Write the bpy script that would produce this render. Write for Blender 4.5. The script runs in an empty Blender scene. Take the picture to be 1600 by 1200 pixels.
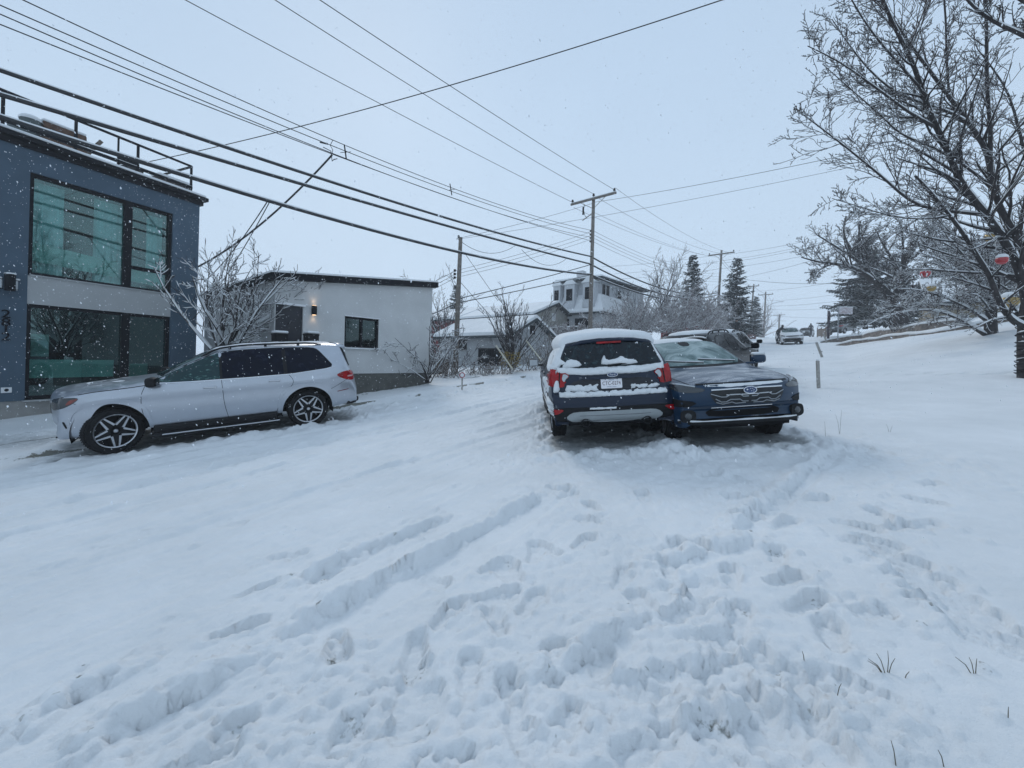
import bpy, bmesh, math, random
import numpy as np
from mathutils import Vector, Matrix, noise as mnoise
from mathutils.bvhtree import BVHTree
from mathutils.geometry import delaunay_2d_cdt

random.seed(7)
rng = np.random.default_rng(7)
scene = bpy.context.scene
COL = scene.collection
PI = math.pi

# ------------------------------------------------------------------ bookkeeping
def tag(o, label=None, cat=None, group=None, kind=None):
    if label: o['label'] = label
    if cat: o['category'] = cat
    if group: o['group'] = group
    if kind: o['kind'] = kind
    return o

def thing(name, label, cat, loc=(0, 0, 0), rotz=0.0, group=None):
    o = bpy.data.objects.new(name, None)
    o.empty_display_size = 0.2
    COL.objects.link(o)
    o.location = loc
    o.rotation_euler = (0, 0, rotz)
    return tag(o, label, cat, group)

def copy_tree(o, parent=None):
    c = o.copy()
    COL.objects.link(c)
    if parent is not None:
        c.parent = parent
        c.matrix_parent_inverse = o.matrix_parent_inverse.copy()
    for ch in list(o.children):
        copy_tree(ch, c)
    return c

class MB:
    """collects shapes and links them as one mesh object"""
    def __init__(self):
        self.v = []; self.f = []; self.m = []
        self.n = 0
    def add(self, verts, faces, mat=0):
        b = self.n
        self.v.extend([tuple(p) for p in verts]); self.n += len(verts)
        for f in faces:
            self.f.append(tuple(i + b for i in f)); self.m.append(mat)
    def box(self, c, s, rz=0.0, rx=0.0, ry=0.0, mat=0, taper=1.0):
        hx, hy, hz = s[0] / 2, s[1] / 2, s[2] / 2
        M = Matrix.Translation(c) @ Matrix.Rotation(rz, 4, 'Z') @ Matrix.Rotation(ry, 4, 'Y') @ Matrix.Rotation(rx, 4, 'X')
        vs = []
        for z, k in ((-hz, 1.0), (hz, taper)):
            for x, y in ((-hx, -hy), (hx, -hy), (hx, hy), (-hx, hy)):
                vs.append(M @ Vector((x * k, y * k, z)))
        self.add(vs, [(3, 2, 1, 0), (4, 5, 6, 7), (0, 1, 5, 4), (1, 2, 6, 5), (2, 3, 7, 6), (3, 0, 4, 7)], mat)
    def rbox(self, c, s, r=0.02, rz=0.0, rx=0.0, ry=0.0, mat=0):
        """bevelled box"""
        bm = bmesh.new()
        bmesh.ops.create_cube(bm, size=1.0)
        for v in bm.verts:
            v.co = Vector((v.co.x * s[0], v.co.y * s[1], v.co.z * s[2]))
        bmesh.ops.bevel(bm, geom=bm.edges[:], offset=min(r, min(s) * .49), segments=2, profile=.5, affect='EDGES')
        M = Matrix.Translation(c) @ Matrix.Rotation(rz, 4, 'Z') @ Matrix.Rotation(ry, 4, 'Y') @ Matrix.Rotation(rx, 4, 'X')
        bm.verts.index_update()
        self.add([M @ v.co for v in bm.verts], [[v.index for v in f.verts] for f in bm.faces], mat)
        bm.free()
    def tube(self, pts, rad, n=6, mat=0, cap=True):
        P = [Vector(p) for p in pts]
        R = rad if isinstance(rad, (list, tuple)) else [rad] * len(P)
        vs = []; fs = []
        up = Vector((0, 0, 1))
        ref = None
        for i, p in enumerate(P):
            t = (P[min(i + 1, len(P) - 1)] - P[max(i - 1, 0)])
            if t.length < 1e-9: t = Vector((0, 0, 1))
            t.normalize()
            if ref is None:
                ref = up if abs(t.z) < .9 else Vector((1, 0, 0))
            a = t.cross(ref)
            if a.length < 1e-6: a = t.cross(Vector((1, .3, .2)))
            a.normalize(); b = a.cross(t); ref = b
            for k in range(n):
                th = 2 * PI * k / n
                vs.append(p + a * (R[i] * math.cos(th)) + b * (R[i] * math.sin(th)))
        for i in range(len(P) - 1):
            for k in range(n):
                k2 = (k + 1) % n
                fs.append((i * n + k, i * n + k2, (i + 1) * n + k2, (i + 1) * n + k))
        if cap:
            fs.append(tuple(range(n - 1, -1, -1)))
            fs.append(tuple(range((len(P) - 1) * n, len(P) * n)))
        self.add(vs, fs, mat)
    def lathe(self, prof, n=24, M=None, mat=0):
        """prof: (radius, z) list, revolved round Z then moved by M"""
        M = M or Matrix.Identity(4)
        vs = []; fs = []
        for r, z in prof:
            for k in range(n):
                th = 2 * PI * k / n
                vs.append(M @ Vector((r * math.cos(th), r * math.sin(th), z)))
        for i in range(len(prof) - 1):
            for k in range(n):
                k2 = (k + 1) % n
                fs.append((i * n + k, i * n + k2, (i + 1) * n + k2, (i + 1) * n + k))
        self.add(vs, fs, mat)
    def prism(self, poly, z0, z1, M=None, mat=0):
        """2D polygon (x,y) extruded from z0 to z1, moved by M"""
        M = M or Matrix.Identity(4)
        n = len(poly)
        vs = [M @ Vector((x, y, z0)) for x, y in poly] + [M @ Vector((x, y, z1)) for x, y in poly]
        fs = [tuple(range(n - 1, -1, -1)), tuple(range(n, 2 * n))]
        for i in range(n):
            j = (i + 1) % n
            fs.append((i, j, n + j, n + i))
        self.add(vs, fs, mat)
    def build(self, name, mat, parent=None, smooth=False, fixn=False):
        me = bpy.data.meshes.new(name)
        me.from_pydata(self.v, [], self.f)
        mats = mat if isinstance(mat, (list, tuple)) else [mat]
        for m in mats: me.materials.append(m)
        if len(mats) > 1:
            me.polygons.foreach_set('material_index', self.m)
        if smooth:
            me.polygons.foreach_set('use_smooth', [True] * len(me.polygons))
        me.validate()
        me.update()
        if fixn:
            bm = bmesh.new(); bm.from_mesh(me)
            bmesh.ops.recalc_face_normals(bm, faces=bm.faces[:])
            bm.to_mesh(me); bm.free()
        o = bpy.data.objects.new(name, me)
        COL.objects.link(o)
        if parent is not None: o.parent = parent
        return o

def np_mesh(name, V, Fq, mat, parent=None, smooth=True, tri=False):
    me = bpy.data.meshes.new(name)
    V = np.asarray(V, dtype=np.float32); Fq = np.asarray(Fq, dtype=np.int32)
    k = Fq.shape[1]
    me.vertices.add(len(V)); me.vertices.foreach_set('co', V.ravel())
    me.loops.add(Fq.size); me.loops.foreach_set('vertex_index', Fq.ravel())
    me.polygons.add(len(Fq))
    me.polygons.foreach_set('loop_start', np.arange(0, Fq.size, k, dtype=np.int32))
    me.polygons.foreach_set('loop_total', np.full(len(Fq), k, dtype=np.int32))
    me.polygons.foreach_set('use_smooth', np.full(len(Fq), smooth))
    me.update(calc_edges=True)
    if mat is not None: me.materials.append(mat)
    o = bpy.data.objects.new(name, me)
    COL.objects.link(o)
    if parent is not None: o.parent = parent
    return o

# ------------------------------------------------------------------ camera
F_PX = 620.0; ROLL = math.radians(1.5); CAM_H = 1.6
cam = bpy.data.cameras.new('camera')
cam.sensor_fit = 'HORIZONTAL'; cam.sensor_width = 36.0
cam.lens = F_PX / 1600.0 * 36.0
cam.shift_y = -38.0 / 1600.0
cam.clip_start = 0.05; cam.clip_end = 3000
co = bpy.data.objects.new('camera', cam); COL.objects.link(co)
co.matrix_world = Matrix.Translation((0, 0, CAM_H)) @ Matrix.Rotation(PI / 2, 4, 'X') @ Matrix.Rotation(ROLL, 4, 'Z')
scene.camera = co

def ray(u, v):
    du = u - 800.0; dv = v - 562.0
    x = du * math.cos(ROLL) + dv * math.sin(ROLL)
    y = -du * math.sin(ROLL) + dv * math.cos(ROLL)
    return Vector((x / F_PX, 1.0, -y / F_PX))
def P(u, v, Y):
    return Vector((0, 0, CAM_H)) + ray(u, v) * Y

# ------------------------------------------------------------------ terrain
SA, CA = math.sin(math.radians(40)), math.cos(math.radians(40))
def st(x, y): return SA * x + CA * y, CA * x - SA * y
def xy(s, t): return SA * s + CA * t, CA * s - SA * t
_SX = np.array([-400, -60, -10, 0, 76, 84, 92, 102, 130, 600.])
_SZ = np.array([-12, -3.2, -.78, 0, 6.46, 7.02, 7.36, 7.5, 7.2, -22.])
_TX = np.array([-300, -60, -20, -14, -12.3, -10.85, -10.5, -9, -4, -1.2, 0, 300.])
_TZ = np.array([-6, -1.2, -.32, -.30, -.25, -.21, -.33, -.29, -.2, -.05, 0, 0.])
def ground(x, y):
    x = np.asarray(x, dtype=float); y = np.asarray(y, dtype=float)
    s = SA * x + CA * y; t = CA * x - SA * y
    z = np.interp(s, _SX, _SZ) + np.interp(t, _TX, _TZ)
    rise = np.minimum(np.maximum(t, 0), 16.0) * np.interp(s, _RS, _RV)
    return z + rise
import bisect
def _ip(x, X, Z):
    if x <= X[0]: return Z[0]
    if x >= X[-1]: return Z[-1]
    i = bisect.bisect_right(X, x) - 1
    return Z[i] + (Z[i + 1] - Z[i]) * (x - X[i]) / (X[i + 1] - X[i])
_sx, _sz, _tx, _tz = [list(map(float, a)) for a in (_SX, _SZ, _TX, _TZ)]
_RS = [0, 5, 12, 14.6, 23, 30, 45, 80, 160]; _RV = [0, .02, .05, .085, .26, .28, .28, .26, .1]
def gz(x, y):
    s = SA * x + CA * y; t = CA * x - SA * y
    z = _ip(s, _sx, _sz) + _ip(t, _tx, _tz)
    if t > 0: z += min(t, 16.0) * _ip(s, _RS, _RV)
    return z
def hit(u, v):
    r = ray(u, v); Y = 1.0
    while Y < 220:
        if CAM_H + r.z * Y < gz(r.x * Y, Y): return Vector((r.x * Y, Y, CAM_H + r.z * Y))
        Y += .004 * Y
    return None

# ------------------------------------------------------------------ materials
def new_mat(name):
    m = bpy.data.materials.new(name); m.use_nodes = True
    nt = m.node_tree; b = nt.nodes['Principled BSDF']
    return m, nt, b
def N(nt, typ, **kw):
    n = nt.nodes.new(typ)
    for k, v in kw.items(): setattr(n, k, v)
    return n
def simple(name, col, rough=.6, metal=0.0, coat=0.0, spec=.5, var=0.0, vscale=6.0, bump=0.0, bscale=60.0):
    m, nt, b = new_mat(name)
    b.inputs['Base Color'].default_value = (*col, 1); b.inputs['Roughness'].default_value = rough
    b.inputs['Metallic'].default_value = metal; b.inputs['Coat Weight'].default_value = coat
    b.inputs['Specular IOR Level'].default_value = spec
    L = nt.links
    if var > 0 or bump > 0:
        tc = N(nt, 'ShaderNodeTexCoord')
    if var > 0:
        no = N(nt, 'ShaderNodeTexNoise'); no.inputs['Scale'].default_value = vscale; no.inputs['Detail'].default_value = 6
        L.new(tc.outputs['Object'], no.inputs['Vector'])
        mr = N(nt, 'ShaderNodeMapRange'); mr.inputs['From Min'].default_value = .3; mr.inputs['From Max'].default_value = .7
        mr.inputs['To Min'].default_value = 1 - var; mr.inputs['To Max'].default_value = 1 + var
        L.new(no.outputs['Fac'], mr.inputs['Value'])
        mx = N(nt, 'ShaderNodeMix', data_type='RGBA', blend_type='MULTIPLY'); mx.inputs[0].default_value = 1
        mx.inputs[6].default_value = (*col, 1)
        L.new(mr.outputs['Result'], mx.inputs[7]); L.new(mx.outputs[2], b.inputs['Base Color'])
    if bump > 0:
        n2 = N(nt, 'ShaderNodeTexNoise'); n2.inputs['Scale'].default_value = bscale; n2.inputs['Detail'].default_value = 4
        L.new(tc.outputs['Object'], n2.inputs['Vector'])
        bp = N(nt, 'ShaderNodeBump'); bp.inputs['Strength'].default_value = bump; bp.inputs['Distance'].default_value = .02
        L.new(n2.outputs['Fac'], bp.inputs['Height']); L.new(bp.outputs['Normal'], b.inputs['Normal'])
    return m

def snow_mat(name='snow', ground_sheet=False):
    m, nt, b = new_mat(name); L = nt.links
    b.inputs['Roughness'].default_value = .75
    b.inputs['Specular IOR Level'].default_value = .25
    b.inputs['Subsurface Weight'].default_value = 0.0
    tc = N(nt, 'ShaderNodeTexCoord')
    n1 = N(nt, 'ShaderNodeTexNoise'); n1.inputs['Scale'].default_value = .9; n1.inputs['Detail'].default_value = 8; n1.inputs['Roughness'].default_value = .65
    L.new(tc.outputs['Object'], n1.inputs['Vector'])
    cr = N(nt, 'ShaderNodeValToRGB'); cr.color_ramp.elements[0].position = .3; cr.color_ramp.elements[1].position = .7
    cr.color_ramp.elements[0].color = (.69, .71, .72, 1); cr.color_ramp.elements[1].color = (.81, .825, .835, 1)
    L.new(n1.outputs['Fac'], cr.inputs['Fac'])
    out = cr.outputs['Color']
    if ground_sheet:
        at = N(nt, 'ShaderNodeAttribute', attribute_name='bare')
        n3 = N(nt, 'ShaderNodeTexNoise'); n3.inputs['Scale'].default_value = 38; n3.inputs['Detail'].default_value = 6
        L.new(tc.outputs['Object'], n3.inputs['Vector'])
        ad = N(nt, 'ShaderNodeMath', operation='ADD'); L.new(at.outputs['Fac'], ad.inputs[0]); L.new(n3.outputs['Fac'], ad.inputs[1])
        mr = N(nt, 'ShaderNodeMapRange'); mr.inputs['From Min'].default_value = .98; mr.inputs['From Max'].default_value = 1.22
        L.new(ad.outputs[0], mr.inputs['Value'])
        mx = N(nt, 'ShaderNodeMix', data_type='RGBA'); L.new(mr.outputs['Result'], mx.inputs[0]); L.new(out, mx.inputs[6])
        mx.inputs[7].default_value = (.17, .17, .145, 1)
        out = mx.outputs[2]
        # wet slush (tyre lanes, under the cars)
        a2 = N(nt, 'ShaderNodeAttribute', attribute_name='slush')
        n4 = N(nt, 'ShaderNodeTexNoise'); n4.inputs['Scale'].default_value = 7; n4.inputs['Detail'].default_value = 8; n4.inputs['Roughness'].default_value = .7
        L.new(tc.outputs['Object'], n4.inputs['Vector'])
        ad2 = N(nt, 'ShaderNodeMath', operation='ADD'); L.new(a2.outputs['Fac'], ad2.inputs[0]); L.new(n4.outputs['Fac'], ad2.inputs[1])
        mr2 = N(nt, 'ShaderNodeMapRange'); mr2.inputs['From Min'].default_value = .72; mr2.inputs['From Max'].default_value = 1.5
        L.new(ad2.outputs[0], mr2.inputs['Value'])
        mx2 = N(nt, 'ShaderNodeMix', data_type='RGBA'); L.new(mr2.outputs['Result'], mx2.inputs[0]); L.new(out, mx2.inputs[6])
        mx2.inputs[7].default_value = (.2, .215, .22, 1)
        out = mx2.outputs[2]
    L.new(out, b.inputs['Base Color'])
    nb = N(nt, 'ShaderNodeTexNoise'); nb.inputs['Scale'].default_value = 26; nb.inputs['Detail'].default_value = 9; nb.inputs['Roughness'].default_value = .7
    L.new(tc.outputs['Object'], nb.inputs['Vector'])
    nb2 = N(nt, 'ShaderNodeTexNoise'); nb2.inputs['Scale'].default_value = 240; nb2.inputs['Detail'].default_value = 3
    L.new(tc.outputs['Object'], nb2.inputs['Vector'])
    bp = N(nt, 'ShaderNodeBump'); bp.inputs['Strength'].default_value = .55; bp.inputs['Distance'].default_value = .02
    L.new(nb.outputs['Fac'], bp.inputs['Height'])
    bp2 = N(nt, 'ShaderNodeBump'); bp2.inputs['Strength'].default_value = .35; bp2.inputs['Distance'].default_value = .004
    L.new(nb2.outputs['Fac'], bp2.inputs['Height']); L.new(bp.outputs['Normal'], bp2.inputs['Normal'])
    L.new(bp2.outputs['Normal'], b.inputs['Normal'])
    return m

def paint(name, col, metal=.4, rough=.3, frost=0.0, fscale=3.0, coat=.6, fstretch=(1, 1, 1), side=0.0):
    """car paint with wind-blown snow dusting lying on what faces up"""
    m, nt, b = new_mat(name); L = nt.links
    b.inputs['Coat Weight'].default_value = coat; b.inputs['Coat Roughness'].default_value = .06; b.inputs['Specular IOR Level'].default_value = .3
    tc = N(nt, 'ShaderNodeTexCoord')
    mp = N(nt, 'ShaderNodeMapping'); mp.inputs['Scale'].default_value = fstretch
    L.new(tc.outputs['Object'], mp.inputs['Vector'])
    no = N(nt, 'ShaderNodeTexNoise'); no.inputs['Scale'].default_value = fscale; no.inputs['Detail'].default_value = 9; no.inputs['Roughness'].default_value = .62
    no.inputs['Distortion'].default_value = .6
    L.new(mp.outputs['Vector'], no.inputs['Vector'])
    ge = N(nt, 'ShaderNodeNewGeometry'); sp = N(nt, 'ShaderNodeSeparateXYZ'); L.new(ge.outputs['Normal'], sp.inputs[0])
    mz = N(nt, 'ShaderNodeMapRange'); mz.inputs['From Min'].default_value = .15; mz.inputs['From Max'].default_value = .95
    mz.inputs['To Min'].default_value = side; mz.inputs['To Max'].default_value = frost
    L.new(sp.outputs['Z'], mz.inputs['Value'])
    ad = N(nt, 'ShaderNodeMath', operation='ADD'); L.new(no.outputs['Fac'], ad.inputs[0]); L.new(mz.outputs['Result'], ad.inputs[1])
    mr = N(nt, 'ShaderNodeMapRange'); mr.inputs['From Min'].default_value = .72; mr.inputs['From Max'].default_value = 1.02
    L.new(ad.outputs[0], mr.inputs['Value'])
    # fine grains break the film up
    n2 = N(nt, 'ShaderNodeTexNoise'); n2.inputs['Scale'].default_value = 90; n2.inputs['Detail'].default_value = 4
    L.new(tc.outputs['Object'], n2.inputs['Vector'])
    m2 = N(nt, 'ShaderNodeMapRange'); m2.inputs['From Min'].default_value = .3; m2.inputs['From Max'].default_value = .6
    m2.inputs['To Min'].default_value = .25; m2.inputs['To Max'].default_value = 1
    L.new(n2.outputs['Fac'], m2.inputs['Value'])
    mu = N(nt, 'ShaderNodeMath', operation='MULTIPLY'); L.new(mr.outputs['Result'], mu.inputs[0]); L.new(m2.outputs['Result'], mu.inputs[1])
    mx = N(nt, 'ShaderNodeMix', data_type='RGBA'); L.new(mu.outputs[0], mx.inputs[0])
    # road grime low on the sides
    n5 = N(nt, 'ShaderNodeTexNoise'); n5.inputs['Scale'].default_value = 5; n5.inputs['Detail'].default_value = 6
    L.new(tc.outputs['Object'], n5.inputs['Vector'])
    sg = N(nt, 'ShaderNodeMix', data_type='RGBA'); sg.inputs[6].default_value = (*col, 1); sg.inputs[7].default_value = (col[0] * .85 + .006, col[1] * .85 + .006, col[2] * .85 + .006, 1)
    L.new(n5.outputs['Fac'], sg.inputs[0])
    L.new(sg.outputs[2], mx.inputs[6]); mx.inputs[7].default_value = (.8, .82, .85, 1)
    L.new(mx.outputs[2], b.inputs['Base Color'])
    me = N(nt, 'ShaderNodeMath', operation='MULTIPLY_ADD'); L.new(mu.outputs[0], me.inputs[0]); me.inputs[1].default_value = -metal; me.inputs[2].default_value = metal
    L.new(me.outputs[0], b.inputs['Metallic'])
    ro = N(nt, 'ShaderNodeMapRange'); ro.inputs['To Min'].default_value = rough; ro.inputs['To Max'].default_value = .8
    L.new(mu.outputs[0], ro.inputs['Value']); L.new(ro.outputs['Result'], b.inputs['Roughness'])
    co_ = N(nt, 'ShaderNodeMath', operation='MULTIPLY_ADD'); L.new(mu.outputs[0], co_.inputs[0]); co_.inputs[1].default_value = -coat; co_.inputs[2].default_value = coat
    L.new(co_.outputs[0], b.inputs['Coat Weight'])
    bp = N(nt, 'ShaderNodeBump'); bp.inputs['Strength'].default_value = .5; bp.inputs['Distance'].default_value = .006
    L.new(mu.outputs[0], bp.inputs['Height']); L.new(bp.outputs['Normal'], b.inputs['Normal'])
    return m

def frost_glass(name, dark, light, lo, hi, scale, detail=8, rough=.12, stretch=(1, 1, 1)):
    m, nt, b = new_mat(name); L = nt.links
    tc = N(nt, 'ShaderNodeTexCoord'); mp = N(nt, 'ShaderNodeMapping'); mp.inputs['Scale'].default_value = stretch
    L.new(tc.outputs['Object'], mp.inputs['Vector'])
    no = N(nt, 'ShaderNodeTexNoise'); no.inputs['Scale'].default_value = scale; no.inputs['Detail'].default_value = detail; no.inputs['Roughness'].default_value = .65
    no.inputs['Distortion'].default_value = 1.2
    L.new(mp.outputs['Vector'], no.inputs['Vector'])
    mr = N(nt, 'ShaderNodeMapRange'); mr.inputs['From Min'].default_value = lo; mr.inputs['From Max'].default_value = hi
    L.new(no.outputs['Fac'], mr.inputs['Value'])
    mx = N(nt, 'ShaderNodeMix', data_type='RGBA'); L.new(mr.outputs['Result'], mx.inputs[0])
    mx.inputs[6].default_value = (*dark, 1); mx.inputs[7].default_value = (*light, 1)
    L.new(mx.outputs[2], b.inputs['Base Color'])
    r2 = N(nt, 'ShaderNodeMapRange'); r2.inputs['To Min'].default_value = rough; r2.inputs['To Max'].default_value = .6
    L.new(mr.outputs['Result'], r2.inputs['Value']); L.new(r2.outputs['Result'], b.inputs['Roughness'])
    b.inputs['Specular IOR Level'].default_value = .35
    return m

def siding_mat(name, col, period, rough=.7, depth=.4, axis='Z', var=.12):
    m, nt, b = new_mat(name); L = nt.links
    tc = N(nt, 'ShaderNodeTexCoord'); sp = N(nt, 'ShaderNodeSeparateXYZ'); L.new(tc.outputs['Object'], sp.inputs[0])
    mo = N(nt, 'ShaderNodeMath', operation='DIVIDE'); L.new(sp.outputs[axis], mo.inputs[0]); mo.inputs[1].default_value = period
    fr = N(nt, 'ShaderNodeMath', operation='FRACT'); L.new(mo.outputs[0], fr.inputs[0])
    bp = N(nt, 'ShaderNodeBump'); bp.inputs['Strength'].default_value = depth; bp.inputs['Distance'].default_value = period * .2
    L.new(fr.outputs[0], bp.inputs['Height']); L.new(bp.outputs['Normal'], b.inputs['Normal'])
    no = N(nt, 'ShaderNodeTexNoise'); no.inputs['Scale'].default_value = 3; no.inputs['Detail'].default_value = 6
    L.new(tc.outputs['Object'], no.inputs['Vector'])
    mr = N(nt, 'ShaderNodeMapRange'); mr.inputs['From Min'].default_value = .3; mr.inputs['From Max'].default_value = .7; mr.inputs['To Min'].default_value = 1 - var; mr.inputs['To Max'].default_value = 1 + var
    L.new(no.outputs['Fac'], mr.inputs['Value'])
    mx = N(nt, 'ShaderNodeMix', data_type='RGBA', blend_type='MULTIPLY'); mx.inputs[0].default_value = 1; mx.inputs[6].default_value = (*col, 1)
    L.new(mr.outputs['Result'], mx.inputs[7]); L.new(mx.outputs[2], b.inputs['Base Color'])
    b.inputs['Roughness'].default_value = rough
    return m

M_SNOW = snow_mat('fallen_snow')
M_GSNOW = snow_mat('trodden_snow', True)
M_BLACK = simple('matte_black', (.006, .0065, .008), .8, spec=.15)
M_RUBBER = simple('tyre_rubber', (.010, .010, .011), .85, spec=.2, var=.3, vscale=30, bump=.3, bscale=80)
M_TRIM = simple('black_plastic', (.009, .0095, .011), .55, spec=.2, var=.3, vscale=12)
M_CHROME = simple('chrome', (.62, .63, .65), .22, 1.0)
M_SILVER = simple('machined_alloy', (.55, .56, .58), .3, .9)
M_DGLASS = simple('dark_glass', (.002, .0035, .006), .10, spec=.08)
M_WHITE = simple('white_paint', (.75, .76, .77), .5, var=.06)
M_RED = simple('tail_lamp_red', (.30, .004, .007), .18, coat=.2, spec=.3, var=.35, vscale=9)
M_LAMP = simple('lamp_glass', (.42, .45, .47), .12, .3, coat=.5)
M_DLAMP = simple('headlamp_dark', (.045, .05, .055), .1, .3, coat=.6)
M_WOOD = simple('weathered_wood', (.13, .105, .085), .85, var=.35, vscale=10, bump=.4, bscale=40)
M_POLE = simple('pole_wood', (.17, .15, .13), .85, var=.3, vscale=8, bump=.4, bscale=50)
M_WIRE = simple('wire_black', (.02, .021, .024), .6)
M_GALV = simple('galvanised_steel', (.33, .35, .37), .45, .6)
M_BARK = simple('dark_bark', (.035, .03, .03), .9, var=.4, vscale=14, bump=.8, bscale=30)
M_TWIG = simple('twig_bark', (.045, .036, .036), .9, var=.3, vscale=20)
M_CONC = simple('concrete', (.30, .295, .28), .85, var=.14, vscale=3, bump=.25, bscale=40)
M_STONE = simple('retaining_stone', (.16, .135, .115), .9, var=.45, vscale=5, bump=.9, bscale=14)

# ------------------------------------------------------------------ world, sun, look
w = bpy.data.worlds.new('World'); scene.world = w; w.use_nodes = True
nt = w.node_tree; bg = nt.nodes['Background']
SUN_EL, SUN_AZ = math.radians(36), math.radians(-20)      # azimuth measured from +Y toward +X
sky = nt.nodes.new('ShaderNodeTexSky'); sky.sky_type = 'NISHITA'; sky.sun_disc = False
sky.sun_elevation = SUN_EL; sky.sun_rotation = SUN_AZ
sky.air_density = 1.2; sky.dust_density = 4.0; sky.ozone_density = 1.5
# thick snow cloud spread over the clear sky: mostly even pale grey-blue, paler toward the horizon
tc = nt.nodes.new('ShaderNodeTexCoord'); sp = nt.nodes.new('ShaderNodeSeparateXYZ'); nt.links.new(tc.outputs['Generated'], sp.inputs[0])
cr = nt.nodes.new('ShaderNodeValToRGB'); cr.color_ramp.interpolation = 'EASE'
cr.color_ramp.elements[0].position = 0.0; cr.color_ramp.elements[0].color = (5.95, 7.5, 9.2, 1)
cr.color_ramp.elements[1].position = .75; cr.color_ramp.elements[1].color = (4.9, 6.4, 8.3, 1)
nt.links.new(sp.outputs['Z'], cr.inputs['Fac'])
cn = nt.nodes.new('ShaderNodeTexNoise'); cn.inputs['Scale'].default_value = 1.6; cn.inputs['Detail'].default_value = 5
nt.links.new(tc.outputs['Generated'], cn.inputs['Vector'])
cm = nt.nodes.new('ShaderNodeMapRange'); cm.inputs['From Min'].default_value = .3; cm.inputs['From Max'].default_value = .7; cm.inputs['To Min'].default_value = .96; cm.inputs['To Max'].default_value = 1.04
nt.links.new(cn.outputs['Fac'], cm.inputs['Value'])
cx = nt.nodes.new('ShaderNodeMix'); cx.data_type = 'RGBA'; cx.blend_type = 'MULTIPLY'; cx.inputs[0].default_value = 1
nt.links.new(cr.outputs['Color'], cx.inputs[6]); nt.links.new(cm.outputs['Result'], cx.inputs[7])
mx = nt.nodes.new('ShaderNodeMix'); mx.data_type = 'RGBA'; mx.inputs[0].default_value = .985
nt.links.new(sky.outputs['Color'], mx.inputs[6]); nt.links.new(cx.outputs[2], mx.inputs[7])
nt.links.new(mx.outputs[2], bg.inputs['Color']); bg.inputs['Strength'].default_value = .1

sl = bpy.data.lights.new('sun', 'SUN'); sl.energy = .95; sl.angle = math.radians(14); sl.color = (1, .97, .93)
so = bpy.data.objects.new('sun', sl); COL.objects.link(so)
sd = Vector((math.sin(SUN_AZ) * math.cos(SUN_EL), math.cos(SUN_AZ) * math.cos(SUN_EL), math.sin(SUN_EL)))
so.rotation_euler = sd.to_track_quat('Z', 'Y').to_euler(); so.location = (0, 0, 60)
scene.view_settings.view_transform = 'Standard'; scene.view_settings.look = 'None'
scene.view_settings.exposure = 0.0; scene.view_settings.gamma = 1.0
scene.render.engine = 'CYCLES'
scene.cycles.max_bounces = 6; scene.cycles.transparent_max_bounces = 8
scene.cycles.use_denoising = True
# ------------------------------------------------------------------ snow-covered ground
def _hash(ix, iy, seed):
    h = (ix.astype(np.int64) * 374761393 + iy.astype(np.int64) * 668265263 + seed * 974634777) & 0xFFFFFFFF
    h = ((h ^ (h >> 13)) * 1274126177) & 0xFFFFFFFF
    h = h ^ (h >> 16)
    return (h & 0xFFFF).astype(np.float64) / 65535.0
def vnoise(x, y, seed=0):
    ix = np.floor(x); iy = np.floor(y); fx = x - ix; fy = y - iy
    ux = fx * fx * fx * (fx * (fx * 6 - 15) + 10); uy = fy * fy * fy * (fy * (fy * 6 - 15) + 10)
    a = _hash(ix, iy, seed); b = _hash(ix + 1, iy, seed); c = _hash(ix, iy + 1, seed); d = _hash(ix + 1, iy + 1, seed)
    return (a + (b - a) * ux + (c - a) * uy + (a - b - c + d) * ux * uy) * 2 - 1
def fbm(x, y, scale, octv=4, seed=0, gain=.5):
    s = np.zeros_like(x); a = 1.0; f = 1.0 / scale
    c, sn = math.cos(.6), math.sin(.6)
    for o in range(octv):
        s += a * vnoise(x * f + 13.7 * o, y * f - 7.1 * o, seed + o * 17)
        x, y = c * x - sn * y, sn * x + c * y
        a *= gain; f *= 2.03
    return s
def sstep(a, b, x):
    t = np.clip((x - a) / (b - a), 0, 1); return t * t * (3 - 2 * t)

def axis_steps(lo, hi, f):
    out = [lo]
    while out[-1] < hi: out.append(out[-1] + f(out[-1]))
    return np.array(out)
gx = axis_steps(-340, 420, lambda x: max(.019, .014 * (abs(x - .3) - 3.3)))
gy = axis_steps(1.0, 420, lambda y: max(.016, .0085 * y))
gy = np.concatenate([axis_steps(-60, .9, lambda y: max(.06, .2 * abs(y - 1))), gy])
GX, GY = np.meshgrid(gx, gy)
GZ = ground(GX, GY)
S_, T_ = st(GX, GY)
near = (np.abs(GX) < 15) & (GY < 24) & (GY > .5)
DET = np.zeros_like(GZ); BARE = np.zeros_like(GZ); SLUSH = np.zeros_like(GZ)

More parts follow.
